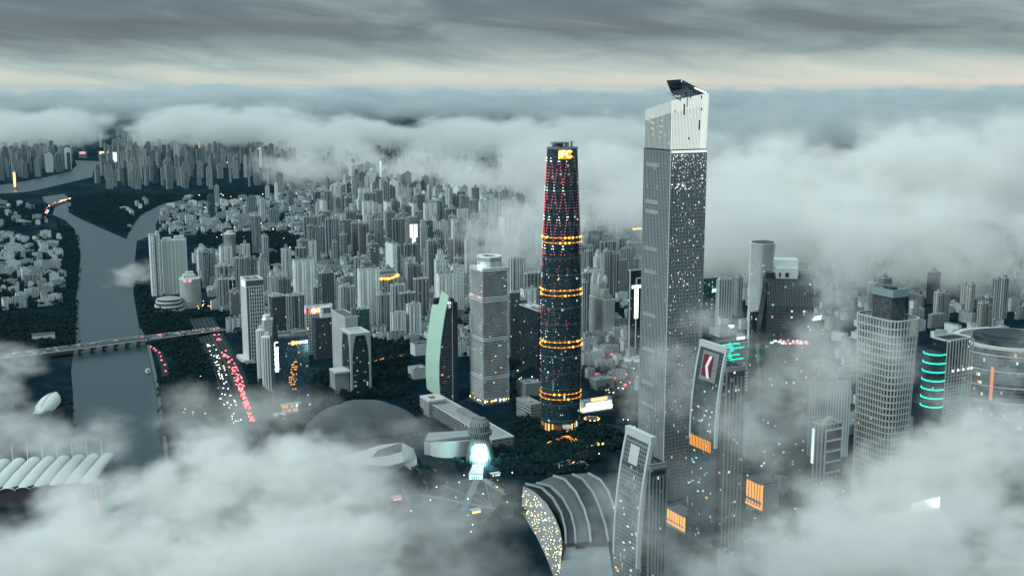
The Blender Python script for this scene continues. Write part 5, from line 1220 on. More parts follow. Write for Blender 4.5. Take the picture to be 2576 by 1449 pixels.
WAT = water_mat(); water_polys = [poly_w(p) for p in (RIV, BRA, REA, CON)]
for nme, p in zip(('river', 'river_branch', 'river_reach', 'river_channel'), water_polys): sheet(nme, [p], .3, WAT)
m = MB(); q = poly_w([(344, 822), (352, 835), (368, 869), (388, 963), (403, 1066), (440, 1449)])
for a, b in zip(q, q[1:]): m.bar((a[0] + 4, a[1], 1), (b[0] + 4, b[1], 1), 6, 2)
setting(m.build('embankment_path', MT['roof']))
def strip(pts, wd):
    P = [Vector(G(*p)) for p in pts]; L, Rr = [], []
    for i, p in enumerate(P):
        d = (P[min(i + 1, len(P) - 1)] - P[max(i - 1, 0)]).normalized(); n = Vector((-d.y, d.x, 0)) * wd / 2; L.append(tuple((p + n)[:2])); Rr.append(tuple((p - n)[:2]))
    return L + Rr[::-1], P
ASP = plain('asphalt', (.016, .026, .034), .75, .3, .02, spec=.05)
AVE = [(505, 800), (528, 845), (552, 890), (573, 935), (588, 980), (602, 1030), (618, 1080), (650, 1180), (700, 1330)]
ROADS = {'avenue': (AVE, 58), 'bank_road': ([(0, 905), (60, 899), (185, 884)], 40), 'quay_road': ([(372, 862), (470, 845), (560, 832), (700, 815), (860, 800)], 40),
 'park_road': ([(372, 868), (400, 885), (412, 915), (420, 960)], 14), 'boulevard': ([(1030, 1060), (1072, 1120), (1105, 1170), (1150, 1260)], 44), 'cross_street': ([(640, 1060), (800, 1040), (960, 1010)], 22),
 'crossing_road': ([(1540, 1000), (1600, 960), (1700, 930)], 34), 'ring_road': ([(1460, 1060), (1540, 1075), (1680, 1110)], 26), 'east_street': ([(1690, 1330), (1850, 1400), (2000, 1500)], 40), 'inner_street': ([(1180, 1010), (1320, 920), (1420, 860)], 24)}
road_polys = []
for i, (k, (pts, wd)) in enumerate(ROADS.items()):
    p, _ = strip(pts, wd); road_polys.append(p); sheet(k, [p], .12 + .02 * i, ASP)
m = MB(); _, P = strip(AVE, 10)
def median(o, wd, mat, name):
    m = MB()
    for a, b in zip(P, P[1:]): n = Vector((-(b - a).y, (b - a).x, 0)).normalized() * o; m.bar(a + n + Vector((0, 0, .5)), b + n + Vector((0, 0, .5)), wd, .6)
    return setting(m.build(name, mat))
median(3, 5, plain('median planting', (.03, .06, .045), .9, .3, .2), 'road_median')
m = MB()
for o in (-22, -14, -6, 12, 20):
    for a, b in zip(P, P[1:]):
        n = Vector((-(b - a).y, (b - a).x, 0)).normalized() * o; L = (b - a).length; k = 0
        while k < L - 4: u = a + (b - a) * (k / L) + n; v = a + (b - a) * ((k + 4) / L) + n; m.bar((u.x, u.y, .42), (v.x, v.y, .42), .35, .02); k += 10
setting(m.build('lane_marking', MT['white']))
# plaza below the lantern tower with pale paving lines
PLZ = [(1090, 1225), (1190, 1200), (1232, 1205), (1320, 1262), (1290, 1300), (1150, 1330), (1030, 1290)]
sheet('plaza', [poly_w(PLZ)], .36, plain('plaza paving', (.055, .07, .078), .8, .2, .05))
m = MB()
def line(a, b, wd, z=.45): p, q = G(*a), G(*b); m.bar((p.x, p.y, z), (q.x, q.y, z), wd, .06)
line((1200, 1205), (1165, 1285), 9); line((1060, 1245), (1300, 1290), 7, .53); line((1215, 1205), (1310, 1268), 8, .61); line((1120, 1222), (1290, 1300), 1.5, .69); line((1180, 1215), (1250, 1290), 1.5, .77); line((1060, 1265), (1240, 1205), 1.5, .85); line((1100, 1300), (1200, 1240), 1.5, .93); line((1220, 1210), (1240, 1295), 1.5, 1.01)
setting(m.build('paving_line', MT['concrete']))
m = MB()
p = G(520, 1035); A = [R(10 + 165 * k / 20) for k in range(21)]
for a, b in zip(A, A[1:]): m.bar((p.x + 62 * math.cos(a), p.y + 70 * math.sin(a), .6), (p.x + 62 * math.cos(b), p.y + 70 * math.sin(b), .6), 2.4, .3)
for pts in ([(1010, 1225), (1030, 1260), (1020, 1290)], [(1055, 1180), (1075, 1230), (1060, 1262)]):
    for a, b in zip(pts, pts[1:]): u, v = G(*a), G(*b); m.bar((u.x, u.y, .6), (v.x, v.y, .6), 4, .3)
setting(m.build('garden_path', MT['roof']))
# ---- bridge
def at_z(px, py, z): y = (EYE - z) / math.tan(dep(py)); return Vector((Xof(px, y, z), y, z))
BR = [at_z(0, 897, 9), at_z(40, 893, 12), at_z(188, 874, 13), at_z(364, 851, 13), at_z(470, 838, 8), at_z(560, 827, 2)]
rt = empty('river_bridge', BR[2], 0, 'long low road bridge packed with traffic over the river', 'bridge'); LAND.append(('road bridge', 280, 865))
o = BR[2]; m = MB()
for a, b in zip(BR, BR[1:]): m.bar(a - o, b - o, 36, 1.8)
m.build('deck', ASP, rt)
m = MB()
for a, b in zip(BR, BR[1:]):
    n = Vector((-(b - a).y, (b - a).x, 0)).normalized()
    for q in (-18.2, 18.2): m.bar(a - o + n * q + Vector((0, 0, .6)), b - o + n * q + Vector((0, 0, .7)), 1.8, 1.6)
    m.bar(a - o + Vector((0, 0, 1.4)), b - o + Vector((0, 0, 1.4)), .8, 1)
m.build('railing', MT['pale'], rt)
for k in range(6):
    c = BR[2].lerp(BR[3], (k + .5) / 6) - o; d = (BR[3] - BR[2]).normalized(); n = Vector((-d.y, d.x, 0)); m = MB()
    m.bar(c + n * -16 + Vector((0, 0, -3)), c + n * 16 + Vector((0, 0, -3)), 4, 3); 
    for q in (-12, 0, 12): m.tube((c + n * q).x, (c + n * q).y, -13.5, -3, 1.8, n=10)
    m.build('pier', MT['concrete'], rt)
B2 = [at_z(112, 550, 6), at_z(122, 520, 8), at_z(150, 508, 8), at_z(178, 500, 8)]
rt = empty('lit_far_bridge', B2[0], 0, 'small far bridge glowing red and white across the upper river', 'bridge'); m = MB()
for a, b in zip(B2, B2[1:]): m.bar(a - B2[0], b - B2[0], 16, 1.5)
m.build('deck', ASP, rt); m = MB(); r = random.Random(5); m2 = MB()
for k in range(46):
    q = r.random() * 2.99; i = int(q); c = B2[i].lerp(B2[i + 1], q - i) - B2[0]; (m if r.random() < .62 else m2).ball(c.x + r.uniform(-6, 6), c.y + r.uniform(-6, 6), c.z + 2, r.uniform(.9, 1.9), 3)
m.build('red_lamp', MT['l_red'], rt); m2.build('warm_lamp', glow('warm lamp', (1, .8, .5), 7), rt)
# ================================================================ vehicles
CARCOL = [(.75, .79, .78), (.10, .12, .13), (.50, .54, .54), (.70, .75, .74), (.20, .05, .05), (.52, .68, .66)]
def car_mesh(col, lit, i):
    m = MB(); m.box(-.9, -2.2, .35, .9, 2.2, .95, 0); m.prism([(-.82, -1.3), (.82, -1.3), (.82, 1.0), (-.82, 1.0)], .95, 1.5, 2, 0, poly1=[(-.7, -.9), (.7, -.9), (.7, .55), (-.7, .55)])
    for x in (-.92, .72):
        for y in (-1.4, 1.4): m.prism([(x, y - .34), (x + .2, y - .34), (x + .2, y + .34), (x, y + .34)], 0, .66, 3)
    m.box(-.88, -2.32, .60, .88, -2.2, 1.0, 1 if lit in ('red', 'both') else 3); m.box(-.88, 2.2, .55, .88, 2.3, .85, 4 if lit in ('white', 'both') else 3)
    o = m.build('car', [plain('car paint %d' % i, col, .3, spec=.6), CAR_R, MT['glass'], MT['dark'], CAR_W]); C.objects.unlink(o); return o.data
CAR_R = glow('tail light', (1.0, .05, .06), 40.0); CAR_W = glow('head light', (1.0, .90, .70), 16.0)
CM = {k: [car_mesh(c, k, i) for i, c in enumerate(CARCOL)] for k in ('red', 'white', 'none')}
NCAR = 0
def put_car(kind, p, d, label, group, sc_=1.0):
    global NCAR
    o = bpy.data.objects.new('car', rnd.choice(CM[kind])); C.objects.link(o); o.location = p; o.rotation_euler = (0, 0, math.atan2(-d.x, d.y)); o.scale = (sc_,) * 3
    tag(o, label, 'car', group); NCAR += 1
def along(P, q): q *= len(P) - 1; i = min(int(q), len(P) - 2); return P[i].lerp(P[i + 1], q - i), (P[i + 1] - P[i]).normalized()
_, RED = strip([(541, 840), (558, 869), (571, 899), (587, 928), (599, 952), (606, 980), (615, 1005), (627, 1036), (637, 1066)], 1)
_, WHT = strip([(523, 852), (538, 890), (553, 919), (563, 952), (574, 990), (588, 1030), (596, 1060)], 1)
RED, WHT = RED[::-1], WHT[::-1]
for k in range(125):
    lane = rnd.randint(0, 4); q = 1 - rnd.random() ** .75 * .98; p, d = along(RED, q); n = Vector((d.y, -d.x, 0)); wid = 1.0 if q > .4 else .5
    put_car('red', p + n * (lane - 2) * 3.0 * wid + Vector((0, 0, .4)), d, 'car showing red tail lights in the queue leaving along the avenue', 'red tail light queue on the avenue', 1.4)
for k in range(58):
    lane = rnd.randint(0, 3); p, d = along(WHT, rnd.random()); n = Vector((d.y, -d.x, 0)); put_car('white', p + n * (lane - 1.5) * 4 + Vector((0, 0, .4)), -d, 'car with white headlights coming down the avenue', 'oncoming headlights on the avenue', 1.15)
for k in range(84):
    q = rnd.uniform(.08, .98); p, d = along(BR, q); lane = rnd.choice((-14, -10.5, -7, -3.5, 3.5, 7, 10.5, 14)); n = Vector((d.y, -d.x, 0)); put_car('none' if rnd.random() < .85 else 'red', p + n * lane + Vector((0, 0, 1.0)), d if lane > 0 else -d, 'car in the traffic crossing the road bridge', 'cars on the road bridge', 1.4)
_, PK = strip(ROADS['park_road'][0], 1)
for k in range(11): p, d = along(PK, .02 + .075 * k * (1 + .04 * k)) if k < 9 else along(PK, .95); put_car('red', p + Vector((rnd.uniform(-3, 3), 0, .4)), -d * -1 if False else Vector((0.2, 1, 0)), 'car with red lights curling down the ramp off the bridge', 'cars on the bridge ramp', 1.2)
_, CR_ = strip(ROADS['crossing_road'][0], 1)
for k in range(12): p, d = along(CR_, rnd.uniform(.1, .6)); n = Vector((d.y, -d.x, 0)); put_car(rnd.choice(('red', 'white')), p + n * rnd.uniform(-12, 12) + Vector((0, 0, .4)), Vector((rnd.uniform(-.3, .3), 1, 0)) * rnd.choice((1, -1)), 'car waiting at the junction by the black slab tower', 'cars at the junction', 1.2)
_, BO = strip(ROADS['boulevard'][0], 1)
for k in range(8): p, d = along(BO, rnd.random()); put_car('white', p + Vector((rnd.uniform(-10, 10), 0, .4)), -d, 'car on the boulevard beside the round wall hall', 'cars on the boulevard', 1.1)
# boat at the quay
p = G(372, 936); rt = empty('river_boat', (p.x, p.y, .3), R(35), 'small white passenger boat moored at the river quay', 'boat'); m = MB()
m.prism([(-3, -8), (3, -8), (3.4, 4), (0, 11), (-3.4, 4)], 0, 2.2, 0, poly1=[(-3.4, -8.5), (3.4, -8.5), (3.8, 4.5), (0, 12.5), (-3.8, 4.5)]); m.build('hull', MT['white'], rt)
m = MB(); m.box(-2.6, -7, 2.2, 2.6, 3, 4.6, 0); m.box(-2, -5, 4.8, 2, 0, 6.6, 0); m.build('cabin', MT['glass'], rt); m = MB(); m.box(-2.9, -7.4, 4.6, 2.9, 3.4, 4.9); m.box(-2.2, -5.2, 6.6, 2.2, .2, 6.8); m.build('roof', MT['white'], rt)
# ================================================================ ordinary blocks
class HS:
    def __init__(s): s.l = []
    def box(s, *a): s.l.append(MB().box(*a))
def proto(kind, h, fm, wd=1.0):
    rt = empty('flats', (0, 0, 0)); r = random.Random(int(h * 10) + len(kind)); bal = MB(); wall = MB(); roof = MB(); hs = HS()
    if kind == 'cross':
        a, b = 13.5 * wd, 7.0 * wd; P = [(-b, -a), (b, -a), (b, -b), (a, -b), (a, b), (b, b), (b, a), (-b, a), (-b, b), (-a, b), (-a, -b), (-b, -b)]
        wall.prism(P, 0, h, 0)
        for x, y in ((0, -a), (0, a)): bal.box(x - 2.6, min(y, y * 1.09), 4, x + 2.6, max(y, y * 1.09), h - 3)
        for x, y in ((-a, 0), (a, 0)): bal.box(min(x, x * 1.09), y - 2.6, 4, max(x, x * 1.09), y + 2.6, h - 3)
        R4 = [(-b, -a, b, -b), (-b, b, b, a), (-a, -b, -b, b), (b, -b, a, b)]; hs.box(-b * .6, -b * .6, h, b * .6, b * .6, h + 7); hs.box(-2.5, -2.5, h + 7, 2.5, 2.5, h + 11)
    elif kind == 'slab':
        L, D = 23 * wd, 7.5; P = [(-L, -D), (-L * .55, -D), (-L * .55, -D + 3), (-L * .4, -D + 3), (-L * .4, -D), (L * .4, -D), (L * .4, -D + 3), (L * .55, -D + 3), (L * .55, -D), (L, -D), (L, D), (-L, D)]
        wall.prism(P, 0, h, 0); R4 = [(-L, -D, L, D)]
        for x in (-.78, 0, .78): bal.box(L * x - 3.4, -D - 1.3, 3, L * x + 3.4, -D, h - 3)
        for x in (-.6, .6): hs.box(L * x - 3.5, -3.5, h, L * x + 3.5, 4, h + 5.5)
    elif kind == 'twin':
        for q, hh in ((-11, h), (11, h * .94)): wall.box(q - 9, -8, 0, q + 9, 8, hh, 0); hs.box(q - 4, -4, hh, q + 3, 4, hh + 6)
        wall.box(-2.5, -3, 0, 2.5, 6, h - 6, 0); R4 = [(-20, -8, -2, 8)]
        for q in (-15, -7, 7, 15): bal.box(q - 2.4, -9.2, 3, q + 2.4, -8, h * .92)
    elif kind == 'stepped':
        for k, (a, hh) in enumerate(((13, h * .84), (9.5, h * .93), (6, h))): wall.box(-a, -a * .9, 0 if k == 0 else hh * .8, a, a * .9, hh, 0)
        R4 = [(-6, -5.4, 6, 5.4)]; hs.box(-3, -3, h, 3, 3, h + 4)
        for q in (-8, 0, 8): bal.box(q - 2.2, -12.9, 3, q + 2.2, -11.7, h * .82)
    elif kind == 'office':
        a, b = 14 * wd, 12; wall.box(-a, -b, 0, a, b, h, 0); R4 = [(-a, -b, a, b)]; hs.box(-a * .6, -b * .5, h, a * .5, b * .6, h + 5); hs.box(-a * .2, -b * .2, h + 5, a * .3, b * .3, h + 9)
        for k in range(6): x = -a + 2 * a * k / 5; bal.box(x - .5, -b - .7, 0, x + .5, -b, h)
    elif kind == 'lowslab':
        L, D = 21 * wd, 6.0; wall.box(-L, -D, 0, L, D, h, 0); R4 = [(-L, -D, L, D)]
        for x in (-.6, 0, .6): hs.box(L * x - 2.2, -2.5, h, L * x + 2.2, 2.5, h + 2.8)
        for x in (-.8, -.3, .3, .8): bal.box(L * x - 2, -D - 1.1, 3, L * x + 2, -D, h - 1)
    elif kind == 'lowell':
        wall.prism([(-15, -10), (15, -10), (15, 1), (-3, 1), (-3, 14), (-15, 14)], 0, h, 0); R4 = [(-15, -10, 15, 1)]; hs.box(-12, -6, h, -6, 0, h + 3); hs.box(5, -7, h, 9, -2, h + 2.5)
        for x in (-10, 0, 10): bal.box(x - 2, -11.1, 3, x + 2, -10, h - 1)
    else:
        wall.box(-8, -7, 0, 8, 7, h, 0); R4 = [(-8, -7, 8, 7)]; hs.box(-4, -2, h, 1, 4, h + 3.2); hs.box(3, -5, h, 6, -2, h + 1.8)
        for x in (-4, 4): bal.box(x - 1.8, -8.0, 3, x + 1.8, -7, h - 1)
    for x0, y0, x1, y1 in R4: roof.parapet([(x0, y0), (x1, y0), (x1, y1), (x0, y1)], h, 1.3, .7)
    wall.build('wall', fm, rt); roof.build('roof', MT['pale'] if h > 40 else MT['concrete'], rt); [b_.build('stair_house', MT['concrete'], rt) for b_ in hs.l]; bal.build('balcony_stack' if kind != 'office' else 'upright_rib', fm if kind != 'office' else MT['grey'], rt)
    return rt
HIGH, LOW = [], []
for kind, fm, ph, nm in (('cross', 'white_res', 'white cross plan flats tower', 'flats_tower'), ('cross', 'grey_res', 'grey cross plan flats tower', 'flats_tower'), ('slab', 'white_res_b', 'pale slab of flats', 'flats_slab'), ('slab', 'grey_res', 'grey slab of flats', 'flats_slab'), ('twin', 'beige_res', 'drab twin block tower', 'twin_flats_tower'), ('stepped', 'white_res', 'white stepped flats tower', 'stepped_flats_tower'), ('office', 'office', 'dark glazed office block', 'office_block'), ('office', 'office_band', 'banded office block', 'office_block'), ('twin', 'dark_res', 'dark twin block tower', 'twin_flats_tower')):
    for h in (66, 88, 112): p = proto(kind, h, FM[fm], {66: .9, 88: 1.0, 112: 1.1}[h]); p.name = nm; HIGH.append([p, h, ph, False])
for kind, fm, ph, nm in (('lowslab', 'low', 'pale low walk up block', 'low_flats'), ('lowslab', 'low_b', 'old grey walk up block', 'low_flats'), ('lowell', 'low', 'pale L shaped low block', 'low_house'), ('small', 'low', 'small pale flat roofed house', 'low_house'), ('small', 'low_b', 'small grey flat roofed house', 'low_house')):
    for h in (15, 22, 30): p = proto(kind, h, FM[fm], {15: .8, 22: 1.0, 30: 1.0}[h]); p.name = nm; LOW.append([p, h, ph, False])
GREEN = [poly_w(p) for p in ([(-60, 795), (165, 798), (190, 762), (187, 882), (-60, 890)], [(-60, 912), (175, 905), (182, 1100), (-60, 1130)], [(140, 556), (165, 562), (200, 600), (207, 645), (193, 765), (166, 770), (168, 650)],
    [(168, 525), (185, 505), (240, 492), (430, 492), (480, 500), (405, 513), (345, 545), (322, 588), (240, 562)], [(336, 702), (352, 690), (385, 770), (440, 792), (580, 790), (590, 815), (362, 852)], [(394, 870), (515, 850), (545, 930), (575, 1030), (600, 1110), (408, 1100)],
    [(470, 605), (560, 625), (760, 628), (800, 606), (690, 588), (560, 590)], [(590, 650), (700, 640), (760, 660), (640, 690)], [(930, 862), (1028, 860), (1030, 1000), (960, 1010), (790, 1030), (780, 960)], [(600, 920), (655, 940), (690, 1060), (640, 1080)],
    [(1220, 1078), (1360, 1092), (1480, 1090), (1545, 1120), (1480, 1180), (1400, 1210), (1250, 1190)], [(1030, 1190), (1120, 1175), (1175, 1185), (1160, 1222), (1050, 1240)], [(1290, 1000), (1362, 960), (1362, 1100), (1300, 1090)], [(1545, 990), (1602, 992), (1602, 1060), (1552, 1040)], [(480, 495), (700, 470), (690, 500), (480, 520)],
    [(1090, 1160), (1180, 1165), (1185, 1195), (1100, 1185)], [(1240, 1200), (1320, 1250), (1310, 1300), (1230, 1330), (1270, 1270)], [(640, 1040), (800, 1032), (800, 1070), (690, 1110)], [(1026, 1010), (1058, 1030), (1062, 1095), (1036, 1075)], [(1455, 1062), (1560, 1085), (1600, 1180), (1500, 1112)], [(1180, 905), (1300, 905), (1300, 960), (1200, 985)])]

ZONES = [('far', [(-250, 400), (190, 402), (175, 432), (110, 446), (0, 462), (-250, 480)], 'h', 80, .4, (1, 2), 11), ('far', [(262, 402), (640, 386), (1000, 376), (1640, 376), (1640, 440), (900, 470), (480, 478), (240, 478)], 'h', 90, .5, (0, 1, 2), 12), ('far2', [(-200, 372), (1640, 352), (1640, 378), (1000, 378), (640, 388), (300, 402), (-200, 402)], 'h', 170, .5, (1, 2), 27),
    ('midlow', [(480, 500), (700, 475), (960, 462), (960, 560), (800, 600), (560, 595), (405, 590), (412, 535)], 'l', 35, .42, None, 13), ('midtower', [(480, 500), (960, 462), (960, 560), (405, 590)], 'h', 210, .5, (0, 1), 14),
    ('mid1', [(880, 462), (1362, 440), (1362, 640), (780, 668), (792, 560)], 'h', 58, .36, (0, 1, 2), 15), ('mid1l', [(880, 462), (1362, 440), (1362, 640), (760, 668), (770, 560)], 'l', 33, .4, None, 16),
    ('mid2', [(490, 640), (780, 640), (1362, 640), (1362, 900), (1180, 900), (1060, 862), (930, 855), (560, 800), (505, 700)], 'h', 84, .52, (0, 1, 2), 17), ('mid2l', [(490, 640), (1362, 640), (1362, 930), (1160, 900), (1060, 862), (600, 862), (560, 800), (505, 700)], 'l', 29, .28, None, 18),
    ('east', [(1460, 545), (1625, 545), (1625, 700), (1460, 850)], 'h', 46, .3, (0, 1, 2), 19), ('eastl', [(1460, 560), (1640, 560), (1640, 860), (1460, 870)], 'l', 34, .3, None, 20), ('bank', [(-60, 596), (160, 600), (164, 766), (-60, 790)], 'l', 36, .38, None, 21), ('bankfar', [(-60, 498), (110, 520), (120, 566), (-60, 580)], 'l', 80, .4, None, 22),
    ('fogright', [(1780, 600), (2650, 600), (2650, 1120), (2320, 1200), (2100, 1120), (1790, 860)], 'l', 52, .45, None, 23), ('fogh', [(1780, 620), (2650, 600), (2650, 860), (1800, 820)], 'h', 110, .45, (0, 1), 24), ('near', [(1690, 1180), (2040, 1060), (2250, 1330), (2200, 1460), (1740, 1440)], 'l', 44, .4, None, 25), ('podium', [(1458, 858), (1640, 858), (1640, 985), (1560, 1000), (1458, 985)], 'l', 38, .25, None, 29), ('island', [(250, 520), (400, 505), (330, 580)], 'l', 80, .6, None, 26)]
cand = {'h': [], 'l': []}; occ = {}
def clear(x, y, rr, cell=60):
    for hx, hy, hr in HERO:
        if (x - hx) ** 2 + (y - hy) ** 2 < (hr + rr) ** 2: return False
    i, j = int(x // cell), int(y // cell)
    for a in (-1, 0, 1):
        for b in (-1, 0, 1):
            for ox, oy, orr in occ.get((i + a, j + b), ()):
                if (x - ox) ** 2 + (y - oy) ** 2 < (orr + rr) ** 2 * .72: return False
    return True
ROT = R(28)
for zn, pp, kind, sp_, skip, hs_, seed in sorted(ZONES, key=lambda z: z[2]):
    poly = poly_w(pp); r = random.Random(seed); xs = [p[0] for p in poly]; ys = [p[1] for p in poly]; c, s_ = math.cos(ROT), math.sin(ROT)
    us = [x * c + y * s_ for x, y in poly]; vs = [-x * s_ + y * c for x, y in poly]
    u = min(us)
    while u < max(us):
        v = min(vs)
        while v < max(vs):
            uu, vv = u + r.uniform(-.3, .3) * sp_, v + r.uniform(-.3, .3) * sp_; x, y = uu * c - vv * s_, uu * s_ + vv * c; v += sp_
            if r.random() < skip or not inside((x, y), poly): continue
            dist = math.hypot(x, y); rr = 13.5 if kind == 'h' else 10
            if any(inside((x, y), q) for q in water_polys) or any(inside((x, y), q) for q in road_polys): continue
            if zn not in ('island',) and any(inside((x, y), q) for q in GREEN): continue
            if not clear(x, y, rr): continue
            occ.setdefault((int(x // 60), int(y // 60)), []).append((x, y, rr))
            lib = HIGH if kind == 'h' else LOW
            if kind == 'h': ch = [i for i, e in enumerate(lib) if i % 3 in hs_]; wts = [({1: 1.0, 3: 1.2, 4: .8, 8: 1.4, 7: .4, 6: .5}.get(i // 3, .12) if zn in ('far', 'far2') else (1.0 if i // 3 < 6 else .45)) for i in ch]; k = r.choices(ch, wts)[0]  # cloud shade over the far zones is put in by favouring darker kinds
            else: ch = list(range(len(lib))); k = r.choices(ch, [(1, 1.3, .5)[i % 3] * (1.3 if i // 3 < 2 else .9) * (.35 if zn in ('midlow', 'bankfar', 'island') and i // 3 in (0, 2, 3) else 1) for i in ch])[0]
            z_ = zc(y, 0); px = CX + F * x / z_; py_ = CY + F * math.tan(math.atan2(EYE, y) - PIT); h = lib[k][1]
            seen = -40 < px < 2616 and py_ < 1500
            cand[kind].append((h * 25 / z_ ** 2 if seen else 0, x, y, k, px, py_, r.choice((0, 0, 0, math.pi / 2)) + r.uniform(-.12, .12) + (0 if y < 4600 else r.uniform(-.5, .5)), r.uniform(.88, 1.12)))
        u += sp_
ORD = 'nearest second third fourth fifth sixth seventh eighth ninth tenth eleventh twelfth thirteenth fourteenth fifteenth sixteenth seventeenth eighteenth nineteenth'.split()
TENS = {2: 'twent', 3: 'thirt', 4: 'fort', 5: 'fift', 6: 'sixt', 7: 'sevent', 8: 'eight', 9: 'ninet'}
def ordinal(n):
    if n < 19: return ORD[n]
    n += 1; t, q = divmod(n, 10)
    if t >= 10: return 'hundred and ' + ordinal(n - 101) if n > 100 else 'hundredth'
    return TENS[t] + ('ieth' if q == 0 else 'y ' + ('first second third fourth fifth sixth seventh eighth ninth'.split()[q - 1]))
for kind, lib, cat, sname, slabel in (('h', HIGH, 'block of flats', 'far_high_rises', 'mass of smaller far off high rise blocks fading into the haze'), ('l', LOW, 'low building', 'low_housing', 'mass of small far low rise houses packed between the towers')):
    wk, hk = (.84, 1.06) if kind == 'h' else (.86, .95); L = sorted(cand[kind], reverse=True); ind, rest = L[:300], L[300:]; groups = {}
    ind = [q for q in ind if q[0] > 0]
    for q in ind:
        bx, by = q[4], q[5] - F * lib[q[3]][1] / 2 / zc(q[2], 0); best = min(LAND, key=lambda l: (l[1] - bx) ** 2 + (1.3 * (l[2] - by)) ** 2); dx, dy_ = bx - best[1], by - best[2]
        rel = ('riverward of' if dx < 0 else 'inland of') if abs(dx) > abs(dy_) * 1.1 else ('beyond' if dy_ < 0 else 'this side of')
        groups.setdefault((lib[q[3]][2], rel, best[0]), []).append((dx * dx + dy_ * dy_, q))
    for (ph, rel, lm), items in groups.items():
        for i, (_, q) in enumerate(sorted(items, key=lambda t: t[0])):
            _, x, y, k, px, py_, rz, zs = q; src = lib[k][0]; lab = '%s, %s %s the %s' % (ph, ordinal(i), rel, lm); grp = 'high rise blocks filling the city' if kind == 'h' else 'low rise blocks filling the city'
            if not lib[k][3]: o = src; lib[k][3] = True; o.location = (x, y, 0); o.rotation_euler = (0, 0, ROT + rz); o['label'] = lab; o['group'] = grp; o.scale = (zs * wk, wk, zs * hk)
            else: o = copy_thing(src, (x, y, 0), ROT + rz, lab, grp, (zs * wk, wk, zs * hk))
            o['category'] = cat
    for e in lib:
        if not e[3]:
            for ch in list(e[0].children): ch.data.name += '_unused'
    # the rest as one mesh of simplified blocks
    mats = [FM[k] for k in (('white_res', 'grey_res', 'white_res_b', 'grey_res', 'beige_res', 'white_res', 'office', 'office_band', 'dark_res') if kind == 'h' else ('low', 'low_b', 'low', 'low', 'low_b'))]
    V, Fc, UV, MI = [], [], [], []
    for q in rest:
        _, x, y, k, px, py_, rz, zs = q; h = lib[k][1] * zs * hk; a, b = {'h': ((12, 11), (12, 11), (22, 7), (22, 7), (19, 8), (12, 11), (14, 12), (14, 12), (19, 8)), 'l': ((20, 6), (20, 6), (14, 10), (8, 7), (8, 7))}[kind][k // 3]; t = ROT + rz; a *= wk; b *= wk; c, s_ = math.cos(t), math.sin(t)
        for (A, B, z0, z1) in ((a, b, 0, h), (a * .4, b * .5, h, h + (6 if kind == 'h' else 2.6))):
            i = len(V); P = [(x + u * c - w_ * s_, y + u * s_ + w_ * c) for u, w_ in ((-A, -B), (A, -B), (A, B), (-A, B))]; V += [(*p, z0) for p in P] + [(*p, z1) for p in P]; per = 0
            for e in range(4):
                f = (e + 1) % 4; Ln = 2 * (A if e % 2 == 0 else B); Fc.append((i + e, i + f, i + 4 + f, i + 4 + e)); UV += [(per, z0), (per + Ln, z0), (per + Ln, z1), (per, z1)]; per += Ln; MI.append(k // 3)
            Fc.append((i + 4, i + 5, i + 6, i + 7)); UV += [(0, 0)] * 4; MI.append(k // 3)
    if V:
        me = bpy.data.meshes.new(sname); me.from_pydata(V, [], Fc); uv = me.uv_layers.new(name='UVMap'); uv.data.foreach_set('uv', [c for p in UV for c in p])
        for mt in mats: me.materials.append(mt)
        me.polygons.foreach_set('material_index', MI); me.update(); o = bpy.data.objects.new(sname, me); C.objects.link(o); stuff(o, slabel, 'buildings')
    for e in lib:
        if not e[3]:
            for ch in list(e[0].children): bpy.data.objects.remove(ch)
            bpy.data.objects.remove(e[0])
    print(kind, len(ind), len(rest))
# ================================================================ trees
LEAF = plain('leaf', (.012, .036, .038), .85, .6, .12, vary=.4, spec=.02); BARK = plain('bark', (.05, .045, .04), .9)
def crown_mesh(name, r, h, n, leaf, seed):
    rr = random.Random(seed); m = MB(); cl = [(rr.gauss(0, .42) * r, rr.gauss(0, .42) * r, h * .62 + rr.gauss(0, .16) * h, r * rr.uniform(.32, .55)) for _ in range(9)]
    for k in range(n):
        cx_, cy_, cz_, cr = rr.choice(cl); d = Vector((rr.gauss(0, 1), rr.gauss(0, 1), rr.gauss(0, 1))).normalized(); p = Vector((cx_, cy_, cz_)) + d * cr * rr.random() ** .4; nrm = (d + Vector((rr.gauss(0, .5), rr.gauss(0, .5), rr.gauss(0, .5) + .4))).normalized(); a = nrm.orthogonal().normalized(); b = nrm.cross(a); s_ = leaf * rr.uniform(.6, 1.3); m.quad([p - a * s_ - b * s_ * .6, p + a * s_ - b * s_ * .6, p + a * s_ + b * s_ * .6, p - a * s_ + b * s_ * .6])
    return m
PT = []
for i, (r_, h_) in enumerate(((5.5, 11), (6.5, 12), (4.2, 10))):
    rt = empty('tree', (0, 0, 0)); crown_mesh('crown', r_, h_, 190, .75, i).build('crown', LEAF, rt); m = MB(); m.tube(0, 0, 0, h_ * .55, .45, .22, n=7)
    for k in range(4): a = k * 1.6 + i; m.bar((0, 0, h_ * .4), (r_ * .5 * math.cos(a), r_ * .5 * math.sin(a), h_ * .68), .25)
    m.build('trunk', BARK, rt); PT.append([rt, False])
spots = []
names = ['poplar edge', '', '', '', '', 'riverside park below the road bridge', '', '', 'garden between the portal framed tower and the bowed tower', 'avenue side below the white grid tower', 'park before the tapering round tower', 'lawn beside the pale shell hall', 'theatre block garden', '', '', 'lawn behind the lit stair hall', 'plaza edge by the library', '', '', '', '']
rest = []
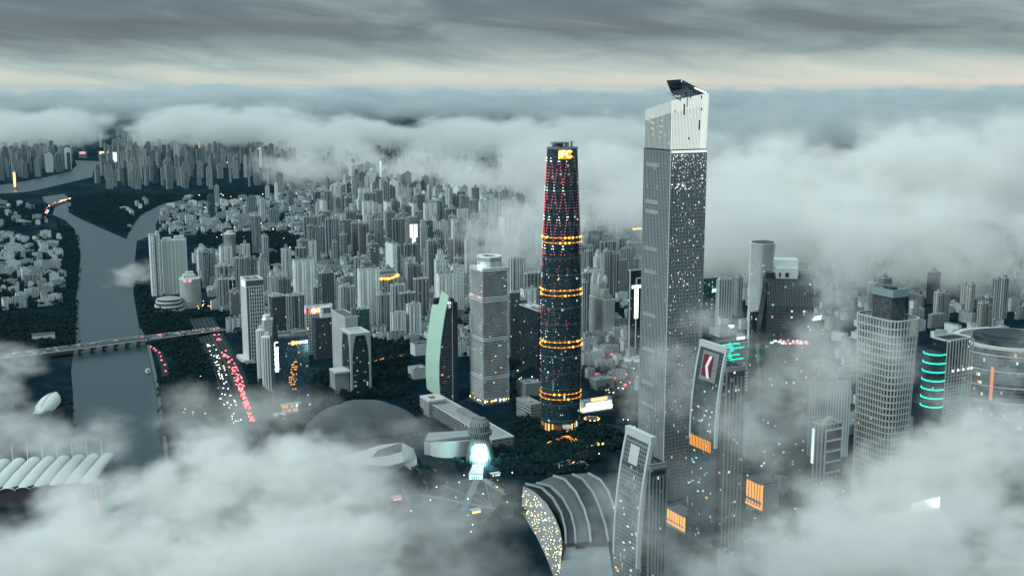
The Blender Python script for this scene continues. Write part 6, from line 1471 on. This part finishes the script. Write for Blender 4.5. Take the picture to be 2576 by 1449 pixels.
for gi, poly in enumerate(GREEN):
    r = random.Random(40 + gi); xs = [p[0] for p in poly]; ys = [p[1] for p in poly]; A = abs(sum(poly[i][0] * poly[(i + 1) % len(poly)][1] - poly[(i + 1) % len(poly)][0] * poly[i][1] for i in range(len(poly)))) / 2
    for k in range(min(1500, int(A / (125 if gi == 8 else 90)))):
        for _ in range(6):
            x, y = r.uniform(min(xs), max(xs)), r.uniform(min(ys), max(ys))
            if inside((x, y), poly): break
        else: continue
        if any(inside((x, y), q) for q in water_polys) or any(inside((x, y), q) for q in road_polys) or any((x - a) ** 2 + (y - b) ** 2 < (c * .8) ** 2 for a, b, c in HERO): continue
        (spots if names[gi] and y < 2300 and gi > 0 else rest).append((x, y, gi, r.randint(0, 2), r.uniform(.75, 1.3)))
spots.sort(key=lambda t: t[1])
nt_ = 0
for x, y, gi, k, sc_ in spots:
    if nt_ < 300 and -40 < CX + F * x / zc(y, 0) < 2600:
        lab = 'dark leafy tree in the ' + names[gi]; src = PT[k]; rz = rnd.uniform(0, 6.28)
        if not src[1]: o = src[0]; src[1] = True; o.location = (x, y, 0); o.scale = (sc_,) * 3; o['label'] = lab; o['group'] = 'trees in the ' + names[gi]
        else: o = copy_thing(src[0], (x, y, 0), rz, lab, 'trees in the ' + names[gi], (sc_,) * 3)
        o['category'] = 'tree'; nt_ += 1
    else: rest.append((x, y, gi, k, sc_))
# street trees and far woods between the blocks, as one mass
r = random.Random(77)
for zn, pp, kind, sp_, skip, hs_, seed in ZONES:
    if kind != 'l' or zn in ('fogright',): continue
    poly = poly_w(pp); xs = [p[0] for p in poly]; ys = [p[1] for p in poly]; A = (max(xs) - min(xs)) * (max(ys) - min(ys))
    for k in range(min(4200, int(A / (300 if zn in ('midlow', 'bank') else 480)))):
        x, y = r.uniform(min(xs), max(xs)), r.uniform(min(ys), max(ys))
        if inside((x, y), poly) and not any(inside((x, y), q) for q in water_polys) and not any(inside((x, y), q) for q in road_polys) and not any((x - a) ** 2 + (y - b) ** 2 < c * c for a, b, c in HERO): rest.append((x, y, 0, r.randint(0, 2), r.uniform(.8, 1.5)))
rng = np.random.default_rng(3); T = len(rest); K = 30; pos = np.array([(t[0], t[1]) for t in rest]); scl = np.array([t[4] for t in rest])
d = rng.normal(size=(T, K, 3)); d /= np.linalg.norm(d, axis=2, keepdims=True); rad = 5.2 * rng.random((T, K, 1)) ** .35; lobes = rng.normal(size=(T, 4, 3)) * [2.6, 2.6, 1.2]; pick = rng.integers(0, 4, (T, K)); ctr = np.take_along_axis(lobes, pick[..., None].repeat(3, 2), 1) + d * rad * [.75, .75, .6]
n_ = d + rng.normal(size=(T, K, 3)) * .5 + [0, 0, .5]; n_ /= np.linalg.norm(n_, axis=2, keepdims=True); a_ = np.cross(n_, rng.normal(size=(T, K, 3))); a_ /= np.linalg.norm(a_, axis=2, keepdims=True); b_ = np.cross(n_, a_); sz = rng.uniform(1.1, 2.3, (T, K, 1))
ctr = ctr * scl[:, None, None]; ctr[..., 2] += 7 * scl[:, None]; ctr[..., 2] = np.maximum(ctr[..., 2], 1.0); ctr[..., :2] += pos[:, None, :]
q = np.stack([ctr - a_ * sz - b_ * sz * .7, ctr + a_ * sz - b_ * sz * .7, ctr + a_ * sz + b_ * sz * .7, ctr - a_ * sz + b_ * sz * .7], 2).reshape(-1, 3)
me = bpy.data.meshes.new('tree_canopy'); nq = len(q) // 4; me.vertices.add(len(q)); me.vertices.foreach_set('co', q.ravel().astype(np.float32)); me.loops.add(nq * 4); me.loops.foreach_set('vertex_index', np.arange(nq * 4, dtype=np.int32)); me.polygons.add(nq); me.polygons.foreach_set('loop_start', np.arange(0, nq * 4, 4, dtype=np.int32)); me.update(calc_edges=True); me.validate()
me.materials.append(LEAF); o = bpy.data.objects.new('tree_canopy', me); C.objects.link(o); stuff(o, 'dark green mass of far trees along the river, in parks and between houses', 'woodland')
# ================================================================ street lamps
def lamp_proto(col, s_, nm):
    rt = empty('street_lamp', (0, 0, 0)); m = MB(); m.tube(0, 0, 0, 9, .18, .1, n=6); m.bar((0, 0, 9), (1.6, 0, 9.3), .14); m.build('post', MT['metal'], rt); m = MB(); m.ball(1.7, 0, 9.2, 1.0, 4, flat=.7); m.build('lamp_head', glow(nm, col, s_), rt); return rt
LP = [[lamp_proto((.85, 1, .97), 9, 'lamp white'), False, 'white'], [lamp_proto((1, .5, .12), 9, 'lamp amber'), False, 'amber']]
r = random.Random(31)
LZ = [([(480, 500), (960, 465), (1360, 560), (1360, 850), (600, 850), (490, 640)], 120, 'among the blocks of the middle city', .72), ([(240, 400), (1500, 380), (1500, 450), (300, 480)], 34, 'far out under the low cloud', .6), ([(400, 880), (540, 870), (600, 1090), (420, 1090)], 26, 'in the riverside park', .85), ([(1240, 880), (1360, 860), (1360, 1080), (1230, 1080)], 18, 'round the theatre block', .8), ([(1460, 870), (1610, 860), (1610, 1130), (1380, 1180)], 30, 'by the bright shopping mall', .6), ([(1700, 1100), (2040, 1050), (2200, 1400), (1740, 1440)], 30, 'in the foggy streets below the chevron tower', .75), ([(2120, 620), (2570, 640), (2570, 850), (2330, 830)], 26, 'in the cloud gap beyond the pale grid tower', .8), ([(1000, 1190), (1320, 1180), (1340, 1420), (1000, 1300)], 16, 'round the plaza', .8), ([(495, 766), (532, 766), (532, 786), (495, 786)], 9, 'beside the round riverside hotel', 0)]
for pp, n, where, pw in LZ:
    poly = poly_w(pp); xs = [p[0] for p in poly]; ys = [p[1] for p in poly]; k = 0; tries = 0
    while k < n and tries < 4000:
        tries += 1; x, y = r.uniform(min(xs), max(xs)), r.uniform(min(ys), max(ys))
        if not inside((x, y), poly) or any(inside((x, y), q) for q in water_polys) or not clear(x, y, 1): continue
        e = LP[0 if r.random() < pw else 1]; lab = '%s street lamp %s' % (e[2], where); g = '%s lamps %s' % (e[2], where); sc_ = .30 + y / 4200
        if not e[1]: o = e[0]; e[1] = True; o.location = (x, y, 0); o['label'] = lab; o['group'] = g; o.scale = (sc_,) * 3
        else: o = copy_thing(e[0], (x, y, 0), r.uniform(0, 6.28), lab, g, (sc_,) * 3)
        o['category'] = 'street lamp'; k += 1
# far lit signs
for px, py, w_, h_, col, lab in ((38, 476, 9, 55, 'l_orange', 'slim orange glowing tower on the far river bank'), (208, 398, 40, 14, 'l_pink', 'pink lit roof sign above the far river reach'), (262, 398, 60, 16, 'l_amber', 'amber lit waterfront sign above the far river reach'), (290, 412, 26, 46, 'l_dim', 'teal white lit tower side at the far river bend'), (500, 378, 10, 40, 'l_orange', 'thin orange tower light far out under the cloud'), (1240, 412, 8, 60, 'l_dim', 'thin white vertical sign far behind the tapering round tower'), (958, 462, 10, 90, 'l_dim', 'thin white edged far tower sign beyond the old housing')):
    p = G(px, py); rt = empty('lit_sign_tower', p, 0, lab, 'lit sign'); m = MB(); m.box(-w_ * .7, 2, 0, w_ * .7, 14, h_ + 30); m.build('wall', MT['grey'], rt); m = MB(); m.box(-w_ / 2, 0, 30 if h_ < 30 else 12, w_ / 2, 1.5, 30 + h_); m.build('lit_panel', MT[col], rt)
# ---------------------------------------------------------------- clouds: fog banks drifting through the city
def cloud_mat(name, col, aniso=0.15):
    m = bpy.data.materials.new(name); m.use_nodes = True; t = m.node_tree; t.nodes.clear()
    pv = t.nodes.new('ShaderNodeVolumePrincipled'); o = t.nodes.new('ShaderNodeOutputMaterial')
    pv.inputs['Color'].default_value = col + (1,); pv.inputs['Anisotropy'].default_value = aniso
    pv.inputs['Density'].default_value = 1.0
    t.links.new(pv.outputs[0], o.inputs['Volume']); return m
DUSK = cloud_mat('dusky vapour', (0.74, 0.785, 0.80))
CLOUD = cloud_mat('cloud vapour', (0.990, 0.995, 0.982))
def cloud(name, label, blobs, Rb, flat, vox, dens, nscale, amp, soft=0.35, seed=0.0, rough=0.55, detail=5.0, warp=0.0, pad=1.55, mat=None):
    """blobs: puff centres; every puff is an ellipsoid of radius Rb (Rb*flat high) whose edge a noise field eats away"""
    pts = np.array([tuple(b)[:3] for b in blobs]); me = bpy.data.meshes.new(name)
    me.vertices.add(len(pts)); me.vertices.foreach_set('co', pts.ravel().astype(np.float32)); me.update()
    o = bpy.data.objects.new(name, me); C.objects.link(o)
    o['kind'] = 'stuff'; o['label'] = label; o['category'] = 'cloud'
    mn = pts.min(0) - np.array([Rb, Rb, Rb * flat]) * pad; mx = pts.max(0) + np.array([Rb, Rb, Rb * flat]) * pad
    mn[2] = max(mn[2], 2.0)
    t = bpy.data.node_groups.new(name, 'GeometryNodeTree')
    t.interface.new_socket('Geometry', in_out='INPUT', socket_type='NodeSocketGeometry')
    t.interface.new_socket('Geometry', in_out='OUTPUT', socket_type='NodeSocketGeometry')
    gi = t.nodes.new('NodeGroupInput'); go = t.nodes.new('NodeGroupOutput'); L = t.links.new
    def vm(op, a, b):
        n = t.nodes.new('ShaderNodeVectorMath'); n.operation = op
        for i, v in enumerate((a, b)):
            if isinstance(v, tuple): n.inputs[i].default_value = v
            else: L(v, n.inputs[i])
        return n.outputs[0]
    pos = t.nodes.new('GeometryNodeInputPosition').outputs[0]
    sp = t.nodes.new('GeometryNodeSetPosition'); L(gi.outputs[0], sp.inputs['Geometry'])
    inv = (1.0, 1.0, 1.0 / flat)
    L(vm('MULTIPLY', t.nodes.new('GeometryNodeInputPosition').outputs[0], inv), sp.inputs['Position'])
    pr = t.nodes.new('GeometryNodeProximity'); pr.target_element = 'POINTS'
    L(sp.outputs[0], pr.inputs['Geometry']); L(vm('MULTIPLY', pos, inv), pr.inputs['Sample Position'])
    f = mathn(t, 'SUBTRACT', 1.0, mathn(t, 'DIVIDE', pr.outputs['Distance'], Rb))
    nv = vm('MULTIPLY', vm('ADD', pos, (seed * 731.0, seed * 311.0, seed * 97.0)), (1.0, 1.0, 1.0 / max(flat, 0.5)))
    nz = t.nodes.new('ShaderNodeTexNoise'); L(nv, nz.inputs['Vector'])
    nz.inputs['Scale'].default_value = 1.0 / nscale; nz.inputs['Detail'].default_value = detail; nz.inputs['Roughness'].default_value = rough
    nz.inputs['Distortion'].default_value = warp or 0.35
    g = mathn(t, 'MULTIPLY_ADD', mathn(t, 'SUBTRACT', nz.outputs['Fac'], 0.5), amp, f)
    mr = t.nodes.new('ShaderNodeMapRange'); mr.interpolation_type = 'SMOOTHSTEP'
    L(g, mr.inputs['Value']); mr.inputs['From Min'].default_value = 0.0; mr.inputs['From Max'].default_value = soft
    mr.inputs['To Min'].default_value = 0.0; mr.inputs['To Max'].default_value = dens
    n2 = t.nodes.new('ShaderNodeTexNoise'); L(nv, n2.inputs['Vector']); n2.inputs['Scale'].default_value = 3.4 / nscale
    n2.inputs['Detail'].default_value = 5.0; n2.inputs['Roughness'].default_value = 0.62; n2.inputs['Distortion'].default_value = 0.6
    m2 = t.nodes.new('ShaderNodeMapRange'); L(n2.outputs['Fac'], m2.inputs['Value']); m2.inputs['From Min'].default_value = 0.36
    m2.inputs['From Max'].default_value = 0.66; m2.inputs['To Min'].default_value = 0.06; m2.inputs['To Max'].default_value = 1.9
    vc = t.nodes.new('GeometryNodeVolumeCube'); L(mathn(t, 'MULTIPLY', mr.outputs[0], m2.outputs[0]), vc.inputs['Density'])
    vc.inputs['Min'].default_value = tuple(mn); vc.inputs['Max'].default_value = tuple(mx)
    for k, i in (('X', 0), ('Y', 1), ('Z', 2)):
        vc.inputs['Resolution ' + k].default_value = max(4, int((mx[i] - mn[i]) / (vox if i < 2 else vox * 0.6)))
    sm = t.nodes.new('GeometryNodeSetMaterial'); sm.inputs['Material'].default_value = mat or CLOUD
    L(vc.outputs[0], sm.inputs['Geometry']); L(sm.outputs[0], go.inputs[0])
    me.materials.append(mat or CLOUD)
    md = o.modifiers.new('vapour', 'NODES'); md.node_group = t
    print(name, [int((mx[i] - mn[i]) / (vox if i < 2 else vox * .6)) for i in range(3)])
    return o
def puffs(seq, n, sx, sy, sz, seed):
    """scatter n puffs along a polyline of (px, py, Y) picture points"""
    r = random.Random(seed); out = []
    ps = [P3(*p) for p in seq]
    for k in range(n):
        q = r.random() * (len(ps) - 1); i = int(q); a = ps[i].lerp(ps[min(i + 1, len(ps) - 1)], q - i)
        out.append(a + Vector((r.gauss(0, sx), r.gauss(0, sy), r.gauss(0, sz))))
    return out
def spots_(*q): return [P3(*p) for p in q]
# lower corner by the river
cloud('river_fog', 'pale fog bank rolling over the river and grandstand side', puffs([(60, 1400, 1070), (330, 1310, 1130), (480, 1255, 1190), (600, 1215, 1220), (720, 1195, 1240), (800, 1200, 1250), (830, 1260, 1180)], 46, 28, 34, 12, 1) + puffs([(-120, 1480, 1000), (300, 1480, 1010), (650, 1420, 1040), (880, 1420, 1060)], 70, 40, 46, 16, 2) + spots_((560, 1150, 1330),), 58, .62, 5, .036, 66, 3.1, .85, 1.0, rough=.70, detail=7)
cloud('river_fog', 'thin trailing veil of fog over the pale shell hall and plaza', puffs([(880, 1240, 1200), (960, 1290, 1150), (1040, 1340, 1110), (1120, 1400, 1070)], 26, 26, 34, 12, 5) + puffs([(900, 1430, 1040), (1200, 1470, 1010)], 16, 30, 40, 12, 6), 58, .6, 7, .0075, 60, 3.0, .9, 2.0, rough=.66)
cloud('river_fog', 'wisp of fog drifting over the river park by the oval hall', spots_((-40, 930, 1900), (-10, 990, 1780), (30, 905, 1900), (10, 1060, 1600), (60, 1090, 1500), (150, 1120, 1440), (240, 1110, 1450), (-30, 1130, 1480), (320, 700, 3000), (345, 690, 3000)), 62, .6, 8, .013, 60, 2.2, .7, 3.0, rough=.6)
cloud('avenue_mist', 'thin mist lying over the lower avenue and riverside park', puffs([(480, 1060, 1620), (560, 1040, 1640), (650, 1060, 1580), (690, 1020, 1640), (760, 1100, 1480)], 22, 26, 40, 10, 8), 60, .45, 8, .0065, 60, 2.2, .8, 4.0, rough=.6)
# right hand fog between the towers
cloud('tower_fog', 'dense fog bank round the foot of the pale grid tower', puffs([(2150, 1330, 1090), (2300, 1260, 1130), (2400, 1170, 1190), (2500, 1130, 1220), (2620, 1180, 1180)], 46, 26, 34, 14, 11) + puffs([(1950, 1470, 990), (2250, 1430, 1020), (2600, 1380, 1040)], 44, 40, 44, 18, 12), 58, .75, 5, .027, 64, 3.1, .85, 5.0, rough=.70, detail=7)
cloud('tower_fog', 'wisps of fog threading between the chevron tower and the dark towers', puffs([(2050, 820, 1440), (2090, 900, 1400), (2010, 970, 1360), (1940, 1040, 1330), (2080, 1060, 1300)], 40, 34, 34, 22, 14) + puffs([(1990, 690, 1480), (2080, 720, 1500)], 6, 20, 30, 12, 15) + spots_((2190, 885, 1290), (2230, 880, 1290), (2120, 910, 1290), (2290, 905, 1290), (2470, 905, 1520), (2535, 950, 1500), (2440, 985, 1480), (2580, 900, 1520), (2500, 1010, 1450), (2370, 1000, 1480)), 42, .75, 5, .013, 46, 3.3, .95, 6.0, rough=.70)
cloud('tower_fog', 'torn veil of fog crossing the lower shaft of the tallest tower', puffs([(1630, 960, 1320), (1680, 950, 1310), (1740, 930, 1320), (1720, 1010, 1300), (1640, 1060, 1290)], 18, 14, 20, 12, 17) + puffs([(1770, 800, 1360), (1830, 840, 1330)], 5, 12, 20, 8, 18) + puffs([(1790, 1010, 1160), (1870, 1060, 1160), (1920, 1120, 1150)], 10, 16, 20, 12, 19) + puffs([(1560, 1260, 880), (1640, 1330, 880), (1500, 1380, 900)], 9, 14, 16, 12, 20), 30, .9, 4, .012, 36, 3.4, .95, 7.0, rough=.70)
cloud('tower_fog', 'low grey mist in the streets past the chevron tower', puffs([(1780, 1400, 1060), (1900, 1300, 1110), (2000, 1200, 1170), (2120, 1180, 1180)], 26, 30, 40, 12, 21) + puffs([(1500, 890, 2000), (1560, 860, 2050), (1590, 930, 1900)], 8, 20, 30, 8, 22), 48, .7, 8, .0045, 52, 2.3, .8, 8.0, rough=.6)
# great bright bank behind the towers
cloud('cloud_bank', 'great bright cloud bank billowing behind the tallest tower', puffs([(1850, 560, 3400), (1980, 510, 3550), (2120, 470, 3700), (2280, 440, 3800), (2420, 450, 3700), (2560, 490, 3600), (2780, 500, 3600)], 48, 70, 180, 34, 31) + puffs([(1830, 600, 3000), (2050, 580, 3100), (2300, 600, 2950), (2700, 620, 2850)], 20, 80, 140, 22, 32), 205, .72, 12, .0115, 215, 3.3, .7, 9.0, rough=.69, detail=7)
cloud('cloud_bank', 'soft cloud rising between the tapering round tower and the tallest tower', puffs([(1180, 455, 4700), (1320, 440, 4500), (1450, 450, 4200), (1560, 430, 4200), (1640, 460, 4200)], 34, 60, 150, 35, 34) + puffs([(1480, 560, 3200), (1600, 500, 3400)], 5, 40, 80, 20, 35) + spots_((1310, 590, 2900), (1340, 570, 2950), (1280, 600, 2900)), 150, .75, 11, .0085, 160, 3.4, .7, 10.0, rough=.69, detail=6)
cloud('cloud_wisp', 'small clouds hanging over the old housing', spots_((715, 425, 6000), (745, 415, 6000), (775, 432, 5900), (810, 440, 5900), (880, 395, 6300), (905, 402, 6300), (1055, 432, 5500), (1080, 420, 5600), (1010, 440, 5600), (960, 440, 5700)), 170, .6, 22, .006, 170, 2.2, .6, 11.0, rough=.58)
GREYC = cloud_mat('grey vapour', (0.93, 0.95, 0.945))
cloud('cloud_layer', 'low layer of grey cloud puffs over the far city', puffs([(-250, 340, 8400), (0, 335, 8200), (150, 325, 8600)], 30, 150, 380, 26, 41) + puffs([(380, 320, 8800), (560, 315, 8800), (680, 322, 8700)], 34, 150, 300, 24, 45) + puffs([(820, 345, 8000), (960, 345, 8000)], 15, 120, 280, 22, 46) + puffs([(1080, 352, 7700), (1250, 352, 7500), (1380, 362, 7200)], 24, 150, 300, 26, 47) + puffs([(1480, 345, 7300), (1640, 370, 6600)], 16, 130, 300, 24, 48), 290, .42, 26, .0065, 290, 3.4, .55, 12.0, rough=.69, mat=GREYC)
cloud('cloud_layer', 'darker far cloud deck stretching to the horizon', puffs([(-400, 272, 14500), (600, 265, 14500), (1500, 272, 13500), (2900, 275, 13500)], 95, 900, 1000, 34, 43), 640, .20, 60, .0052, 700, 3.6, .4, 13.0, rough=.66, mat=DUSK)
cloud('cloud_layer', 'dark ragged cloud rim right along the horizon', puffs([(-900, 249, 31000), (700, 249, 31000), (1700, 252, 31000), (3400, 253, 31000)], 120, 1800, 1400, 40, 44) + spots_((380, 240, 31000), (470, 238, 31000), (560, 233, 31000), (640, 236, 31000), (790, 238, 31000), (820, 236, 31000), (1980, 248, 30000), (2120, 244, 30000), (2230, 241, 30000), (2380, 243, 30000), (2500, 240, 30000), (2600, 240, 30000), (-100, 243, 31000), (120, 247, 31000)), 1050, .20, 100, .0042, 1100, 3.6, .4, 14.0, rough=.66, mat=DUSK)
cloud('avenue_mist', 'thin mist clinging to the dark pebble hall', puffs([(780, 1110, 1420), (900, 1140, 1400), (1000, 1090, 1500)], 14, 26, 30, 8, 61), 48, .5, 7, .006, 46, 3.0, .9, 16.0, rough=.68)
cloud('cloud_layer', 'dusky rolling cloud deck beyond the great bright bank', puffs([(1750, 300, 10000), (2100, 285, 10500), (2400, 290, 10000), (2900, 285, 10000)], 60, 400, 700, 40, 51) + puffs([(1850, 330, 7600), (2250, 310, 8200), (2700, 330, 7600)], 26, 250, 300, 25, 52), 420, .28, 40, .0058, 430, 3.5, .45, 15.0, rough=.66, mat=DUSK)
# ================================================================ haze
def haze():
    m = bpy.data.materials.new('city haze'); m.use_nodes = True; t = m.node_tree; t.nodes.clear(); pv = t.nodes.new('ShaderNodeVolumePrincipled'); o = t.nodes.new('ShaderNodeOutputMaterial')
    pv.inputs['Color'].default_value = (.20, .52, .74, 1); pv.inputs['Density'].default_value = HAZE; pv.inputs['Anisotropy'].default_value = .1; t.links.new(pv.outputs[0], o.inputs['Volume'])
    b = MB(); S = 26500; b.box(-S, -S, -1, S, S, 535); ob = b.build('haze', m); ob['kind'] = 'stuff'; ob['label'] = 'thin blue grey haze over the whole city'; ob['category'] = 'haze'
HAZE = 0.8e-5
haze()
